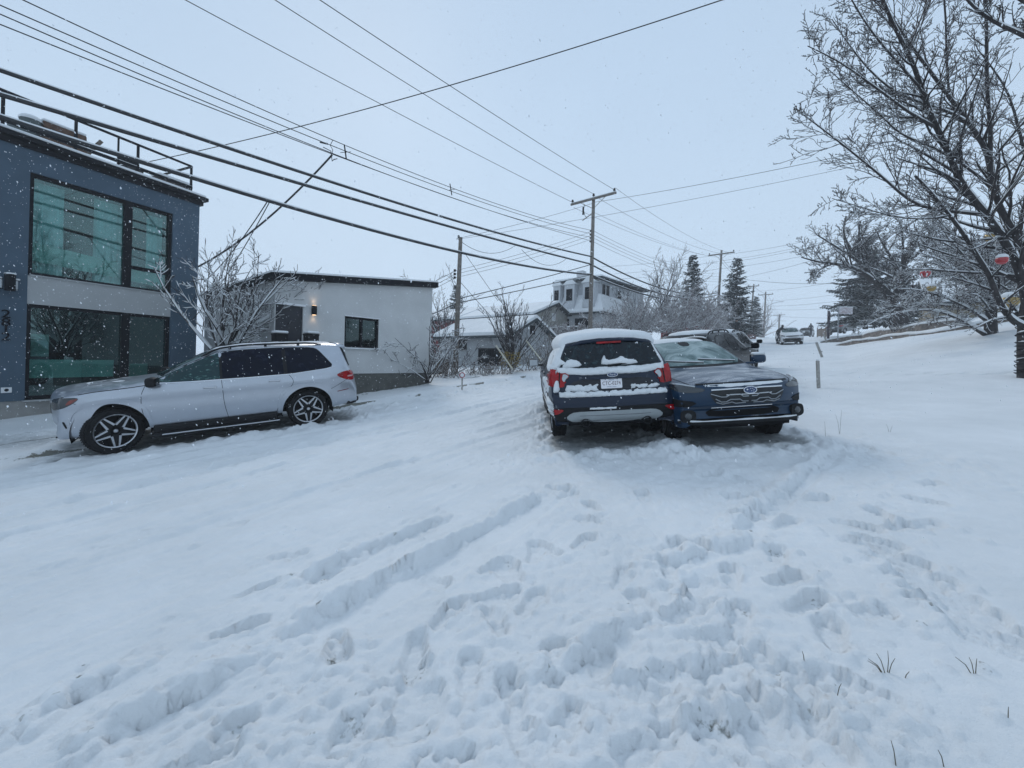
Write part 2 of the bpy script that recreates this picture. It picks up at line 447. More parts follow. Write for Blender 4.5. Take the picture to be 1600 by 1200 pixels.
# where people have trampled: blobs (pixel in the photo, radius in metres) turned into ground places
tr = np.zeros_like(GZ)
for (u, v, r) in ((1050, 1150, .55), (850, 1180, .5), (700, 1150, .5), (560, 1120, .45), (1120, 1000, .6), (980, 1000, .6), (880, 900, .6), (1180, 880, .7), (1050, 860, .8),
                  (1000, 780, .9), (1150, 790, .9), (1280, 760, .8), (1100, 720, .9), (960, 725, .8), (1300, 690, .9), (1340, 640, 1.0), (760, 950, .3), (480, 1000, .35), (430, 880, .35),
                  (1250, 930, .4), (880, 760, .6), (1480, 740, .8), (1330, 600, 1.6), (1260, 570, 2.2), (1220, 550, 3), (820, 720, .6), (390, 960, .3), (300, 1080, .35)):
    h = hit(u, v)
    tr = np.maximum(tr, np.exp(-(((GX - h.x) ** 2 + (GY - h.y) ** 2) / (r * r * 1.2))))
n_big = fbm(GX, GY, .55, 4, 3); n_mid = fbm(GX, GY, .19, 4, 11); n_sm = fbm(GX, GY, .07, 3, 29)
trm = np.clip(tr * (1.0 + .5 * n_big), 0, 1)
ridg = 1 - np.abs(fbm(GX, GY, .33, 3, 41))
DET += trm * (.004 * n_big + .007 * n_mid + .010 * n_sm + .009 * (ridg - .55) + .010 * (.55 - np.abs(fbm(GX, GY, .11, 3, 35))) + .008 * fbm(GX, GY, .035, 2, 33))
# wind-smoothed road: faint streaks along the street
streak = fbm(S_ * .13, T_, .17, 4, 51)
road = sstep(-11, -9.5, T_) * (1 - sstep(-2.2, -.6, T_))
DET += (1 - trm) * road * (.013 * streak + .008 * n_mid * sstep(-.1, .5, n_big) + .003 * n_sm) * (1 + .6 * sstep(-5, -8, T_))
DET += (1 - trm) * (.006 * fbm(GX, GY, .9, 3, 71) + .002 * n_sm)
DET += .05 * fbm(GX, GY, 3.5, 3, 81) * sstep(5, 11, GY)

# packed wheel lanes running along the street
for tl, wl_, dl in ((-8.6, .17, .034), (-7.05, .17, .036), (-6.2, .15, .024), (-5.3, .16, .028), (-4.7, .15, .022)):
    d_ = T_ - tl - .10 * fbm(S_ * .22, S_ * 0 + tl, 1.0, 2, int(-tl * 10)); m_ = sstep(wl_ * 1.25, wl_ * .8, np.abs(d_)) if False else 1 - sstep(wl_ * .8, wl_ * 1.2, np.abs(d_))
    pat = np.clip(.75 + .6 * fbm(S_ * .35, T_, 1.0, 3, int(-tl * 7)), 0, 1) * (1 - trm) * (S_ < 34)
    DET += pat * (-dl * m_ + dl * .9 * np.exp(-((np.abs(d_) - wl_ * 1.35) / .06) ** 2) * (.5 + .8 * n_mid))
    SLUSH = np.maximum(SLUSH, .22 * m_ * pat)

def seg_dist(poly):
    best = np.full(GX.shape, 1e9); sgn = np.zeros_like(GX); par = np.zeros_like(GX); acc = 0
    for a, b in zip(poly[:-1], poly[1:]):
        dx, dy = b[0] - a[0], b[1] - a[1]; L2 = dx * dx + dy * dy; L = math.sqrt(L2)
        t = np.clip(((GX - a[0]) * dx + (GY - a[1]) * dy) / L2, 0, 1)
        ex = GX - a[0] - t * dx; ey = GY - a[1] - t * dy
        d = np.hypot(ex, ey); side = np.sign(dx * ey - dy * ex)
        mk = d < best
        best = np.where(mk, d, best); sgn = np.where(mk, side, sgn); par = np.where(mk, acc + t * L, par); acc += L
    return best, sgn, par, acc
def ridge(pix, amp, wdt, trough, tdepth, seed=0):
    """pushed-up snow edge along a tyre track, smooth packed lane on its right"""
    poly = [tuple(hit(u, v)[:2]) for u, v in pix]
    d, s, par, L = seg_dist(poly)
    wob = .035 * fbm(par, par * 0 + seed, .3, 3, seed)
    sd_ = d * -s + wob * .6                                   # positive on the right of the walk
    fade = sstep(0, .25, par) * sstep(L, L - .25, par)
    h = amp * (.8 + .22 * vnoise(par / .16, par * 0 + seed, seed) + .22 * n_mid + .16 * n_sm)
    prof = np.where(sd_ < 0, np.exp(-(sd_ / (wdt * 1.5)) ** 2), np.exp(-(sd_ / (wdt * .8)) ** 2))
    global DET, trm
    lane = sstep(wdt * .4, wdt * 1.4, sd_) * (1 - sstep(trough * .8, trough, sd_)) * fade
    DET = DET * (1 - .9 * lane) - tdepth * lane + np.clip(h, 0, None) * prof * fade * (d < .6)
    DET = DET - (.016 + .012 * n_sm) * np.exp(-((sd_ - wdt * 1.15) / .02) ** 2) * fade * sstep(-.5, .2, vnoise(par / .35, par * 0 + 3, seed + 2))
RID = [((95, 1195), (150, 1150), (270, 1085), (350, 1047), (400, 1020)), ((420, 1005), (510, 950), (640, 885), (760, 815), (850, 772)), ((440, 925), (520, 880), (600, 845), (715, 798)),
       ((0, 1150), (110, 1085), (250, 1020)), ((1120, 830), (1200, 780), (1290, 700)), ((820, 1060), (900, 1010), (990, 960)), ((1010, 880), (1110, 850), (1200, 836))]
ridge(RID[0], .08, .06, .34, .026, 5); ridge(RID[1], .085, .055, .36, .03, 6); ridge(RID[2], .055, .045, .20, .022, 7); ridge(RID[3], .035, .05, .25, .018, 8)
ridge(RID[4], .045, .06, .22, .025, 9); ridge(RID[5], .05, .05, .2, .025, 10); ridge(RID[6], .045, .05, .18, .022, 12)

def local(cx, cy, r):
    i0, i1 = np.searchsorted(gx, (cx - r, cx + r)); j0, j1 = np.searchsorted(gy, (cy - r, cy + r))
    return slice(j0, j1), slice(i0, i1)
def footprint(cx, cy, ang, depth=.05, ln=.30, wd=.115, bare=0.0, seed=0):
    sl_ = local(cx, cy, ln * 1.1)
    X = GX[sl_] - cx; Y = GY[sl_] - cy
    if X.size == 0: return
    a = X * math.cos(ang) + Y * math.sin(ang); b = -X * math.sin(ang) + Y * math.cos(ang)
    wl = wd * (.5 + .09 * np.sin(a / ln * 6.0) + .05 * (a / ln))          # sole waist
    e = np.sqrt((a / (ln * .52)) ** 4 + (b / wl) ** 4 + 1e-9) ** .5
    e = e + .10 * n_mid[sl_]
    ins = 1 - sstep(.88, 1.03, e)
    rim = np.exp(-((e - 1.22) / .2) ** 2)
    tread = .0035 * np.sign(np.sin(a * 150)) * (np.abs(b) < wl * .8)
    slope = depth * (.75 + .5 * (a / ln))
    DET[sl_] = DET[sl_] * (1 - .6 * ins) - ins * (slope + tread) + rim * depth * (.16 + .25 * n_mid[sl_])
    DET[sl_] -= .010 * np.exp(-((e - .93) / .07) ** 2) * np.clip(.6 + n_mid[sl_], 0, 1.2)
    if bare > 0:
        BARE[sl_] = np.maximum(BARE[sl_], bare * ins * sstep(-.1, .35, a / ln + .15 * n_mid[sl_]))
def fp(u, v, ang, **k):
    h = hit(u, v)
    if h: footprint(h.x, h.y, math.radians(ang), **k)
for (u, v, a, d, b) in ((527, 1012, -65, .055, .55), (650, 1022, -80, .06, .45), (342, 1158, 60, .05, .5), (400, 922, 40, .04, .42), (372, 985, 25, .05, .4), (800, 1090, 100, .05, .2),
                     (1262, 942, 20, .06, .45), (1215, 868, 60, .05, .5), (1090, 1142, 20, .055, .55), (940, 1040, 70, .045, .25), (1466, 942, -20, .05, .35), (1545, 988, -35, .06, .4),
                     (535, 1165, 85, .06, .45), (620, 1140, 10, .06, .4), (775, 885, 30, .035, .45), (678, 905, -40, .04, .4), (1190, 1110, 92, .06, .25), (1195, 1165, 92, .05, 0), (1110, 740, 10, .06, .2), (1165, 805, 0, .06, .2),
                     (1230, 905, 10, .05, .3), (866, 1035, 80, .05, .3), (700, 960, 60, .035, .2), (500, 900, 20, .03, .35), (620, 900, 45, .03, .2), (450, 870, 5, .03, .3), (360, 820, 0, .02, .2), (1300, 990, 60, .05, .2), (310, 1195, 30, .05, .4)):
    fp(u, v, a, depth=d, bare=b)
for k in range(250):                                          # the rest of the trodden snow
    u = random.uniform(560, 1480); v = random.choice((random.uniform(690, 900), random.uniform(850, 1200), random.uniform(600, 720)))
    h = hit(u, v)
    if h is None or h.y > 14: continue
    j = min(np.searchsorted(gy, h.y), len(gy) - 1); i = min(np.searchsorted(gx, h.x), len(gx) - 1)
    if trm[j, i] < random.uniform(.25, .9): continue
    footprint(h.x, h.y, random.gauss(1.0, .9), depth=random.uniform(.025, .045), ln=random.uniform(.24, .33), bare=random.choice((0, 0, 0, .2, .4)))
# a line of prints wandering up the lawn on the right
for k in range(14):
    h = hit(1340 + k * 17, 830 + k * 13 + (8 if k % 2 else -8))
    footprint(h.x, h.y, -.7 + random.uniform(-.2, .2), depth=.035)
for k in range(16):
    h = hit(1120 + k * 30, 588 - (k % 2) * 3)
    if h: footprint(h.x, h.y, .2, depth=.06, ln=.34)

# crumbs and clods kicked out of the prints and off the track edges
for k in range(5200):
    u = random.uniform(30, 1560); v = 690 + 510 * random.random() ** .8
    h = hit(u, v) if k % 3 else None
    if h is None:
        q = random.choice(RID); i = random.randrange(len(q) - 1); t = random.random()
        h = hit(q[i][0] + (q[i + 1][0] - q[i][0]) * t + random.gauss(0, 12), q[i][1] + (q[i + 1][1] - q[i][1]) * t + random.gauss(0, 9))
        if h is None: continue
        dens = .9
    else:
        j = min(np.searchsorted(gy, h.y), len(gy) - 1); i = min(np.searchsorted(gx, h.x), len(gx) - 1)
        dens = float(trm[j, i]) * .9 + .06
    if random.random() > dens: continue
    r = random.choice((.008, .010, .013, .017, .024)) * random.uniform(.8, 1.3) * (1 + .08 * h.y)
    sl_ = local(h.x, h.y, r * 1.3)
    X = GX[sl_] - h.x; Y = GY[sl_] - h.y
    if X.size == 0: continue
    d2 = (X * X * random.uniform(.6, 1.4) + Y * Y) / (r * r)
    DET[sl_] = np.maximum(DET[sl_], DET[sl_].mean() + r * .6 * np.sqrt(np.clip(1 - d2, 0, 1)) - .2 * r * (d2 > 1) * 0 - r * .05) * (d2 < 1) + DET[sl_] * (d2 >= 1)
    if random.random() < .03: BARE[sl_] = np.maximum(BARE[sl_], .5 * (d2 < .8))

# bare kerb edge and pavement back edge peeping out, packed slush lanes
kn = fbm(S_, T_ * 3, .9, 3, 91)
pan = (S_ > -2) & (S_ < 26)
BARE = np.maximum(BARE, 1.05 * np.exp(-((T_ + 10.66) / .10) ** 2) * sstep(-.25, .3, kn) * pan)
BARE = np.maximum(BARE, 1.0 * np.exp(-((T_ + 12.35) / .07) ** 2) * sstep(.1, .5, kn) * pan)
DET += .05 * np.clip(n_mid + .3 * n_big, -.4, 1) * np.exp(-((T_ + 10.0) / .5) ** 2) * near * (S_ > 3)
DET += .10 * (.6 + n_mid * .8) * np.exp(-((T_ + 13.2) / .5) ** 2) * near
# driveway crossing at the far left front, scraped wet
hh = hit(45, 690)
SLUSH = np.maximum(SLUSH, .62 * np.exp(-(((GX - hh.x) / 1.5) ** 2 + ((GY - hh.y) / .8) ** 2)))
CAR_FOOT = []      # (centre, forward, half length, half width, slush strength) filled below; applied when the sheet is built
def car_trace(cx, cy, ang, hl, hw, slush=.8, lump=.05, dig=.0):
    f = (math.sin(ang), math.cos(ang)); r_ = (f[1], -f[0])
    a = (GX - cx) * f[0] + (GY - cy) * f[1]; b = (GX - cx) * r_[0] + (GY - cy) * r_[1]
    e = np.maximum(np.abs(a) / hl, np.abs(b) / hw)
    m = 1 - sstep(.85, 1.08, e + .1 * n_mid)
    global SLUSH, DET
    SLUSH = np.maximum(SLUSH, slush * m)
    berm = np.exp(-((np.maximum(np.abs(a) - hl, np.abs(b) - hw) - .12) / .2) ** 2)
    DET += lump * berm * (.45 + .9 * np.clip(n_mid + .5 * n_big, -.6, 1.2) + .3 * n_sm) - dig * m

def build_ground():
    global DET
    DET = DET * np.where(GY < 12, 1.15, 1.2)
    DET = np.where(DET > 0, .15 * np.tanh(DET / .15), .14 * np.tanh(DET / .14))
    Z = GZ + DET * np.where(near, 1, .6)
    ny, nx = Z.shape
    V = np.stack([GX.ravel(), GY.ravel(), Z.ravel()], 1)
    idx = np.arange(ny * nx).reshape(ny, nx)
    Fq = np.stack([idx[:-1, :-1].ravel(), idx[:-1, 1:].ravel(), idx[1:, 1:].ravel(), idx[1:, :-1].ravel()], 1)
    o = np_mesh('ground', V, Fq, M_GSNOW)
    for nm, A in (('bare', BARE), ('slush', SLUSH)):
        at = o.data.attributes.new(nm, 'FLOAT', 'POINT'); at.data.foreach_set('value', A.ravel().astype(np.float32))
    o['kind'] = 'structure'
    print('ground verts', len(V))
    return o
# ------------------------------------------------------------------ car building kit
def pchip(xs, ys, xq):
    xs = np.asarray(xs, float); ys = np.asarray(ys, float); xq = np.asarray(xq, float)
    h = np.diff(xs); d = np.diff(ys) / h
    m = np.zeros_like(ys); m[0] = d[0]; m[-1] = d[-1]
    for i in range(1, len(xs) - 1):
        if d[i - 1] * d[i] > 0:
            w1 = 2 * h[i] + h[i - 1]; w2 = h[i] + 2 * h[i - 1]
            m[i] = (w1 + w2) / (w1 / d[i - 1] + w2 / d[i])
    k = np.clip(np.searchsorted(xs, xq) - 1, 0, len(h) - 1)
    t = (xq - xs[k]) / h[k]; t2 = t * t; t3 = t2 * t
    return ys[k] * (2 * t3 - 3 * t2 + 1) + h[k] * m[k] * (t3 - 2 * t2 + t) + ys[k + 1] * (-2 * t3 + 3 * t2) + h[k] * m[k + 1] * (t3 - t2)

class Car:
    """car shell lofted from cross-sections; x forward, y left, z up, origin on the ground between the axles.
    keys: (x, z_bottom, z_belt, z_top, w_rocker, w_belt, w_roof, crown)"""
    def __init__(self, name, label, cat, keys, axles, wheel_r, arch_r, paint_mat, front_curve=.16, rear_curve=.10, sill=None, group=None, crease=.012):
        self.root = thing(name, label, cat, group=group)
        self.axles = axles; self.wr = wheel_r; self.ar = arch_r; self.keys = keys
        K = np.array(keys, float)
        s = np.concatenate([[0], np.cumsum(np.hypot(np.diff(K[:, 0]), np.diff(K[:, 3])) + 1e-4)])
        tq = []
        for i in range(len(s) - 1):
            n = max(2, int(math.ceil((s[i + 1] - s[i]) / .035)))
            tq += list(s[i] + (s[i + 1] - s[i]) * np.arange(n) / n)
        tq.append(s[-1])
        # exact stations at the wheel arches
        xs_of = pchip(s, K[:, 0], np.array(tq))
        extra = []
        for ax in axles:
            for c in (.9999, .99, .97, .94, .9, .84):
                for sg in (-1, 1):
                    extra.append(ax + sg * arch_r * c)
        o = np.argsort(xs_of)
        ex_t = np.interp(extra, xs_of[o], np.array(tq)[o])
        tq = np.unique(np.round(np.concatenate([tq, ex_t]), 5))
        C = np.stack([pchip(s, K[:, j], tq) for j in range(8)], 1)
        self.C = C
        xf, xr = C[:, 0].max(), C[:, 0].min()
        NL, NU = 14, 16
        rings = []
        for (x, zb, zbelt, zt, wr_, wb, wt, cr) in C:
            zb0 = zb
            for ax in axles:
                if abs(x - ax) < arch_r: zb = max(zb, wheel_r + math.sqrt(arch_r ** 2 - (x - ax) ** 2))
            zbelt = max(zbelt, zb + .02)
            zt = max(zt, zbelt + cr + .01)
            pts = []
            for k in range(NL):
                t = k / (NL - 1); z = zb + (zbelt - zb) * t
                u = min(max((z - zb0) / max(zbelt - zb0, .05), 0), 1)
                y = wr_ + (wb - wr_) * u + .035 * (1 - (2 * u - 1.1) ** 2) * min(1, (xf - x) / .5, (x - xr) / .4 if x > xr else 0)
                if u < .12: y -= .03 * (1 - u / .12) ** 2
                # shoulder crease
                y += crease * math.exp(-((u - .80) / .06) ** 2) - crease * .8 * math.exp(-((u - .62) / .1) ** 2)
                pts.append((y, z))
            A = Vector(pts[-1]); B = Vector((wt, zt - cr)); Cc = Vector((0, zt))
            AB = B - A; L = AB.length
            if L < 1e-4: AB = Vector((-1, .1)); L = .01
            rr = min(.09, L * .45)
            B1 = B - AB * (rr / max(L, 1e-4))
            for k in range(1, 5):
                t = k / 4; p = A.lerp(B1, t); bow = .012 * 4 * t * (1 - t) * min(1, L / .3)
                pts.append((p.x + bow, p.y))
            q = min(rr, wt * .3)
            B2 = Vector((wt - q, zt - cr * (1 - q / wt) ** 2))
            for k in range(1, 5):
                t = k / 4; p = B1 * (1 - t) ** 2 + B * 2 * t * (1 - t) + B2 * t * t
                pts.append((p.x, p.y))
            for k in range(1, 8):
                t = k / 7; y = B2.x * (1 - t); pts.append((y, zt - cr * (y / wt) ** 2))
            rings.append((x, pts))
        wmax = C[:, 4:7].max()
        def warp(x, y):
            if x > 0:
                k = sstep(xf - 1.0, xf, x); return x - front_curve * k * abs(y / wmax) ** 2.4
            k = sstep(-xr - .8, -xr, -x); return x + rear_curve * k * abs(y / wmax) ** 2.6
        verts = []; faces = []
        npt = len(rings[0][1]); M2 = 2 * npt - 1
        self.nr = len(rings)
        for x, pts in rings:
            full = [(y, z) for y, z in pts] + [(-y, z) for y, z in pts[-2::-1]]
            for y, z in full: verts.append((float(warp(x, y)), y, z))
        for i in range(len(rings) - 1):
            for k in range(M2 - 1):
                a = i * M2 + k
                faces.append((a, a + M2, a + M2 + 1, a + 1))
        # close both ends
        for i, flip in ((0, False), (len(rings) - 1, True)):
            b = i * M2
            for k in range(npt - 1):
                f = (b + k, b + k + 1, b + M2 - 2 - k, b + M2 - 1 - k)
                if f[1] == f[2]: f = (f[0], f[1], f[3])
                faces.append(f[::-1] if flip else f)
        mb = MB(); mb.add(verts, faces)
        self.body = mb.build('body', paint_mat, self.root, smooth=True, fixn=True)
        me = self.body.data
        self.bvh = BVHTree.FromPolygons([v.co for v in me.vertices], [tuple(p.vertices) for p in me.polygons])
        self.xf, self.xr, self.w = xf, xr, wmax
        # under-tray and arch liners
        mb = MB()
        zb = min(k[1] for k in keys)
        a0, a1 = max(axles), min(axles)
        mb.box(((a0 + a1) / 2, 0, zb + .10), (a0 - a1 - 2 * arch_r, 2 * wmax - .22, .26))
        mb.box((a0 + (xf - a0) * .45, 0, zb + .12), ((xf - a0) * .62, 2 * wmax - .62, .22))
        mb.box((a1 - (a1 - xr) * .5, 0, zb + .14), ((a1 - xr) * .7, 2 * wmax - .5, .2))
        mb.box(((a0 + a1) / 2, 0, .62), (a0 - a1 + 2 * arch_r, 2 * wmax - .95, .6))
        for ax in axles:
            for sg in (-1, 1):
                vs = []; fs = []; n = 18
                for k in range(n + 1):
                    th = PI * (k / n) * 1.16 - PI * .08
                    for y in (wmax - .045, wmax - .48):
                        vs.append((ax + (arch_r + .012) * math.cos(th), sg * y, wheel_r + (arch_r + .012) * math.sin(th)))
                for k in range(n): fs.append((2 * k, 2 * k + 1, 2 * k + 3, 2 * k + 2))
                mb.add(vs, fs)
                n2 = 16
                vs = [(ax + arch_r * math.cos(PI * k / n2), sg * (wmax - .47), wheel_r + arch_r * math.sin(PI * k / n2)) for k in range(n2 + 1)]
                vs += [(ax - arch_r, sg * (wmax - .47), zb), (ax + arch_r, sg * (wmax - .47), zb)]
                mb.add(vs, [tuple(range(len(vs)))])
        mb.build('underbody', M_BLACK, self.root)

    # ---- cast a point on to the shell
    def cast(self, a, b, axis):
        if axis == 'L': o, d = Vector((a, 3, b)), Vector((0, -1, 0))
        elif axis == 'R': o, d = Vector((a, -3, b)), Vector((0, 1, 0))
        elif axis == 'F': o, d = Vector((5, a, b)), Vector((-1, 0, 0))
        elif axis == 'B': o, d = Vector((-5, a, b)), Vector((1, 0, 0))
        else: o, d = Vector((a, b, 4)), Vector((0, 0, -1))
        h = self.bvh.ray_cast(o, d)
        if h[0] is None:
            q = {'L': Vector((a, 1.0, b)), 'R': Vector((a, -1.0, b)), 'F': Vector((self.xf, a, b)), 'B': Vector((self.xr, a, b)), 'T': Vector((a, b, 1.6))}[axis]
            h = self.bvh.find_nearest(q)
        n = h[1].copy()
        if n.dot(d) > 0: n = -n
        return h[0], n

    def panel(self, name, poly, axis, mat, off=.004, parent=None, step=.06, skirt=.02, hfun=None, smooth=True, mirror=False):
        """a patch with the given outline laid on the shell (off = how far it stands proud)"""
        if mirror:
            a = self.panel(name, poly, 'L', mat, off, parent, step, skirt, hfun, smooth)
            b = self.panel(name, poly, 'R', mat, off, parent, step, skirt, hfun, smooth)
            return a, b
        pts = []
        n = len(poly)
        for i in range(n):
            p, q = Vector(poly[i]), Vector(poly[(i + 1) % n]); m = max(1, int((q - p).length / step))
            for k in range(m): pts.append(p.lerp(q, k / m))
        nb = len(pts)
        edges = [(i, (i + 1) % nb) for i in range(nb)]
        x0 = min(p.x for p in pts); x1 = max(p.x for p in pts); y0 = min(p.y for p in pts); y1 = max(p.y for p in pts)
        gxn = int((x1 - x0) / step); gyn = int((y1 - y0) / step)
        for i in range(1, gxn + 1):
            for j in range(1, gyn + 1):
                pts.append(Vector((x0 + i * step - step * .37 + (.5 * step if j % 2 else 0), y0 + j * step - step * .41)))
        vc, _, fc, *_ = delaunay_2d_cdt([Vector((p[0], p[1])) for p in pts], edges, [], 1, 1e-6)
        V = []; Nn = []; hs = []
        for p in vc:
            c, nn = self.cast(p.x, p.y, axis)
            h = off if hfun is None else off + hfun(p.x, p.y)
            V.append(c + nn * h); Nn.append(nn); hs.append(h)
        fc = [tuple(f) for f in fc]
        # boundary skirt
        cnt = {}
        for f in fc:
            for i in range(len(f)):
                a, b = f[i], f[(i + 1) % len(f)]
                cnt[(a, b)] = 1
        border = [(a, b) for (a, b) in cnt if (b, a) not in cnt]
        if skirt > 0:
            low = {}
            for a, b in border:
                for q in (a, b):
                    if q not in low:
                        low[q] = len(V); V.append(V[q] - Nn[q] * (skirt + max(hs[q], 0)))
                        Nn.append(Nn[q]); hs.append(0)
                fc.append((b, a, low[a], low[b]))
        mb = MB(); mb.add(V, fc)
        o = mb.build(name, mat, parent or self.root, smooth=False, fixn=False)
        bm = bmesh.new(); bm.from_mesh(o.data)
        bmesh.ops.recalc_face_normals(bm, faces=bm.faces[:])
        bm.to_mesh(o.data); bm.free()
        # orientation: make the big faces look outward
        me = o.data; acc = 0
        cdir = {'L': Vector((0, 1, 0)), 'R': Vector((0, -1, 0)), 'F': Vector((1, 0, 0)), 'B': Vector((-1, 0, 0)), 'T': Vector((0, 0, 1))}[axis]
        for p in me.polygons: acc += p.normal.dot(cdir) * p.area
        if acc < 0: me.flip_normals()
        if smooth and hfun is not None:
            me.polygons.foreach_set('use_smooth', [True] * len(me.polygons))
        elif smooth:
            me.polygons.foreach_set('use_smooth', [True] * len(me.polygons))
            me.set_sharp_from_angle(angle=math.radians(40))
        return o

    def strip(self, name, line, axis, mat, width=.008, off=.0015, parent=None, closed=False, skirt=.004):
        """a thin line (door gap, chrome strip) following the shell"""
        pts = [Vector(p) for p in line]
        res = []
        for i in range(len(pts) - 1):
            m = max(1, int((pts[i + 1] - pts[i]).length / .03))
            for k in range(m): res.append(pts[i].lerp(pts[i + 1], k / m))
        res.append(pts[-1])
        V = []; fs = []
        for i, p in enumerate(res):
            t = res[min(i + 1, len(res) - 1)] - res[max(i - 1, 0)]
            t.normalize(); nrm = Vector((-t.y, t.x)) * width / 2
            for q, o_ in ((p + nrm, -skirt), (p + nrm, off), (p - nrm, off), (p - nrm, -skirt)):
                c, nn = self.cast(q.x, q.y, axis); V.append(c + nn * o_)
        for i in range(len(res) - 1):
            for k in range(3): fs.append((4 * i + k, 4 * i + 4 + k, 4 * i + 5 + k, 4 * i + 1 + k))
        mb = MB(); mb.add(V, fs)
        return mb.build(name, mat, parent or self.root, fixn=True)

    def snow(self, name, poly, axis, T, thr=.0, fs=.12, edge=.08, seed=0, step=.03, off=-.006, bias=0.0):
        """a lump of lying snow: thickness T, broken up by noise (thr raises = patchier)"""
        P2 = [Vector(p) for p in poly]
        def dist(x, y):
            p = Vector((x, y)); best = 9
            for i in range(len(P2)):
                a, b = P2[i], P2[(i + 1) % len(P2)]; ab = b - a
                t = max(0, min(1, (p - a).dot(ab) / max(ab.dot(ab), 1e-9)))
                best = min(best, (p - a - ab * t).length)
            return best
        def hf(x, y):
            e = min(1, dist(x, y) / edge); e = math.sqrt(max(0, 1 - (1 - e) ** 2))
            nz = mnoise.fractal(Vector((x / fs + seed * 7.3, y / fs, seed * 3.1)), 1.0, 2.0, 4) * .5
            v = e * (1 + .5 * nz) - thr * (1 - nz * 2.2) + bias
            return T * max(-.6, min(v, 1.3))
        return self.panel(name, poly, axis, M_SNOW, off=off, step=step, skirt=.0, hfun=hf)

    def windows(self, sides, mats, rub=.02):
        """side glass: list of (polygon, material index); black gasket under each"""
        for sd in ('L', 'R'):
            for poly, m in sides:
                self.panel('window_seal', grow(poly, rub), sd, M_TRIM, off=.003, step=.08)
                self.panel('side_window', poly, sd, m, off=.006, step=.08, skirt=.004)

    def wheel(self, ax, sg, style, steer=0.0, tyre_w=.25, rim_r=None):
        rim_r = rim_r or self.wr * .72
        y = sg * (self.w - .03 - tyre_w / 2)
        R = self.wr
        # wheel axis along local z of the lathe -> outward
        base = Matrix.Translation((ax, y, R)) @ Matrix.Rotation(steer, 4, 'Z') @ Matrix.Rotation(-sg * PI / 2, 4, 'X')
        h = tyre_w / 2
        prof = [(rim_r * .9, -h * .9), (rim_r, -h * .95), (R * .86, -h), (R * .96, -h * .9), (R, -h * .62), (R * .998, -h * .3), (R, 0), (R * .998, h * .3), (R, h * .62), (R * .96, h * .9), (R * .87, h), (rim_r + .006, h * .95), (rim_r, h * .8), (rim_r * .96, h * .45), (rim_r * .93, -h * .9)]
        mb = MB(); mb.lathe(prof, 44, base)
        # tread blocks
        for k in range(60):
            th = 2 * PI * k / 60
            for zz in (-h * .55, 0, h * .55):
                c = base @ Matrix.Rotation(th + (zz * 1.2), 4, 'Z') @ Vector((R + .002, 0, zz))
                M = base @ Matrix.Rotation(th + zz * 1.2, 4, 'Z') @ Matrix.Translation((R + .001, 0, zz)) @ Matrix.Rotation(.35, 4, 'X')
                vs = [M @ Vector((a, b, c2)) for a in (-.006, .006) for b in (-.011, .011) for c2 in (-h * .22, h * .22)]
                mb.add(vs, [(0, 1, 3, 2), (4, 6, 7, 5), (0, 4, 5, 1), (2, 3, 7, 6), (0, 2, 6, 4), (1, 5, 7, 3)])
        wo = mb.build('wheel', M_RUBBER, self.root, smooth=True, fixn=True)
        wo.data.set_sharp_from_angle(angle=math.radians(35))
        # dark barrel, disc
        mb = MB()
        mb.lathe([(0.0, h * .05), (rim_r * .93, h * .05), (rim_r * .94, h * .3)], 32, base)
        mb.build('brake_disc', M_BLACK, wo, fixn=True)
        mb = MB(); z0 = h * .66
        mb.lathe([(rim_r * .985, z0 - .03), (rim_r * 1.0, z0 + .02), (rim_r * .985, z0 + .028), (rim_r * .935, z0 + .02), (rim_r * .92, z0 - .02)], 44, base)
        if style == 'five':
            for k in range(5):
                th = 2 * PI * k / 5 + PI / 2 + PI / 5
                for s2 in (-1, 1):
                    p0 = Vector((math.cos(th), math.sin(th))) * rim_r * .40
                    a1 = th + s2 * (PI / 5 - .13)
                    p1 = Vector((math.cos(a1), math.sin(a1))) * rim_r * .95
                    d = (p1 - p0).normalized(); nn = Vector((-d.y, d.x)) * s2
                    w0, w1 = .030, .020
                    q = [p0 - nn * .004, p0 + nn * w0, p1 + nn * w1 * .9, p1 - nn * .004]
                    vs = [base @ Vector((a.x, a.y, z)) for z in (z0 - .045, z0 + .012) for a in q]
                    mb.add(vs, [(3, 2, 1, 0), (4, 5, 6, 7), (0, 1, 5, 4), (1, 2, 6, 5), (2, 3, 7, 6), (3, 0, 4, 7)])
            mb.lathe([(0.0, z0 + .014), (rim_r * .085, z0 + .012), (rim_r * .11, z0)], 20, base)
        else:
            ns = 10 if style == 'ten' else 5
            for k in range(ns):
                th = 2 * PI * k / ns + .3
                M = base @ Matrix.Rotation(th, 4, 'Z')
                wd = .022 if ns == 10 else .045
                vs = [M @ Vector((a, b, z)) for z, kk in ((z0 - .05, 1.2), (z0 + .008, 1.0)) for a, b in ((rim_r * .1, -wd * kk), (rim_r * .95, -wd * .8 * kk), (rim_r * .95, wd * .8 * kk), (rim_r * .1, wd * kk))]
                mb.add(vs, [(3, 2, 1, 0), (4, 5, 6, 7), (0, 1, 5, 4), (1, 2, 6, 5), (2, 3, 7, 6), (3, 0, 4, 7)])
            mb.lathe([(0.0, z0 + .014), (rim_r * .16, z0 + .012), (rim_r * .2, z0 - .02)], 20, base)
        ro = mb.build('rim', M_SILVER, wo, fixn=True)
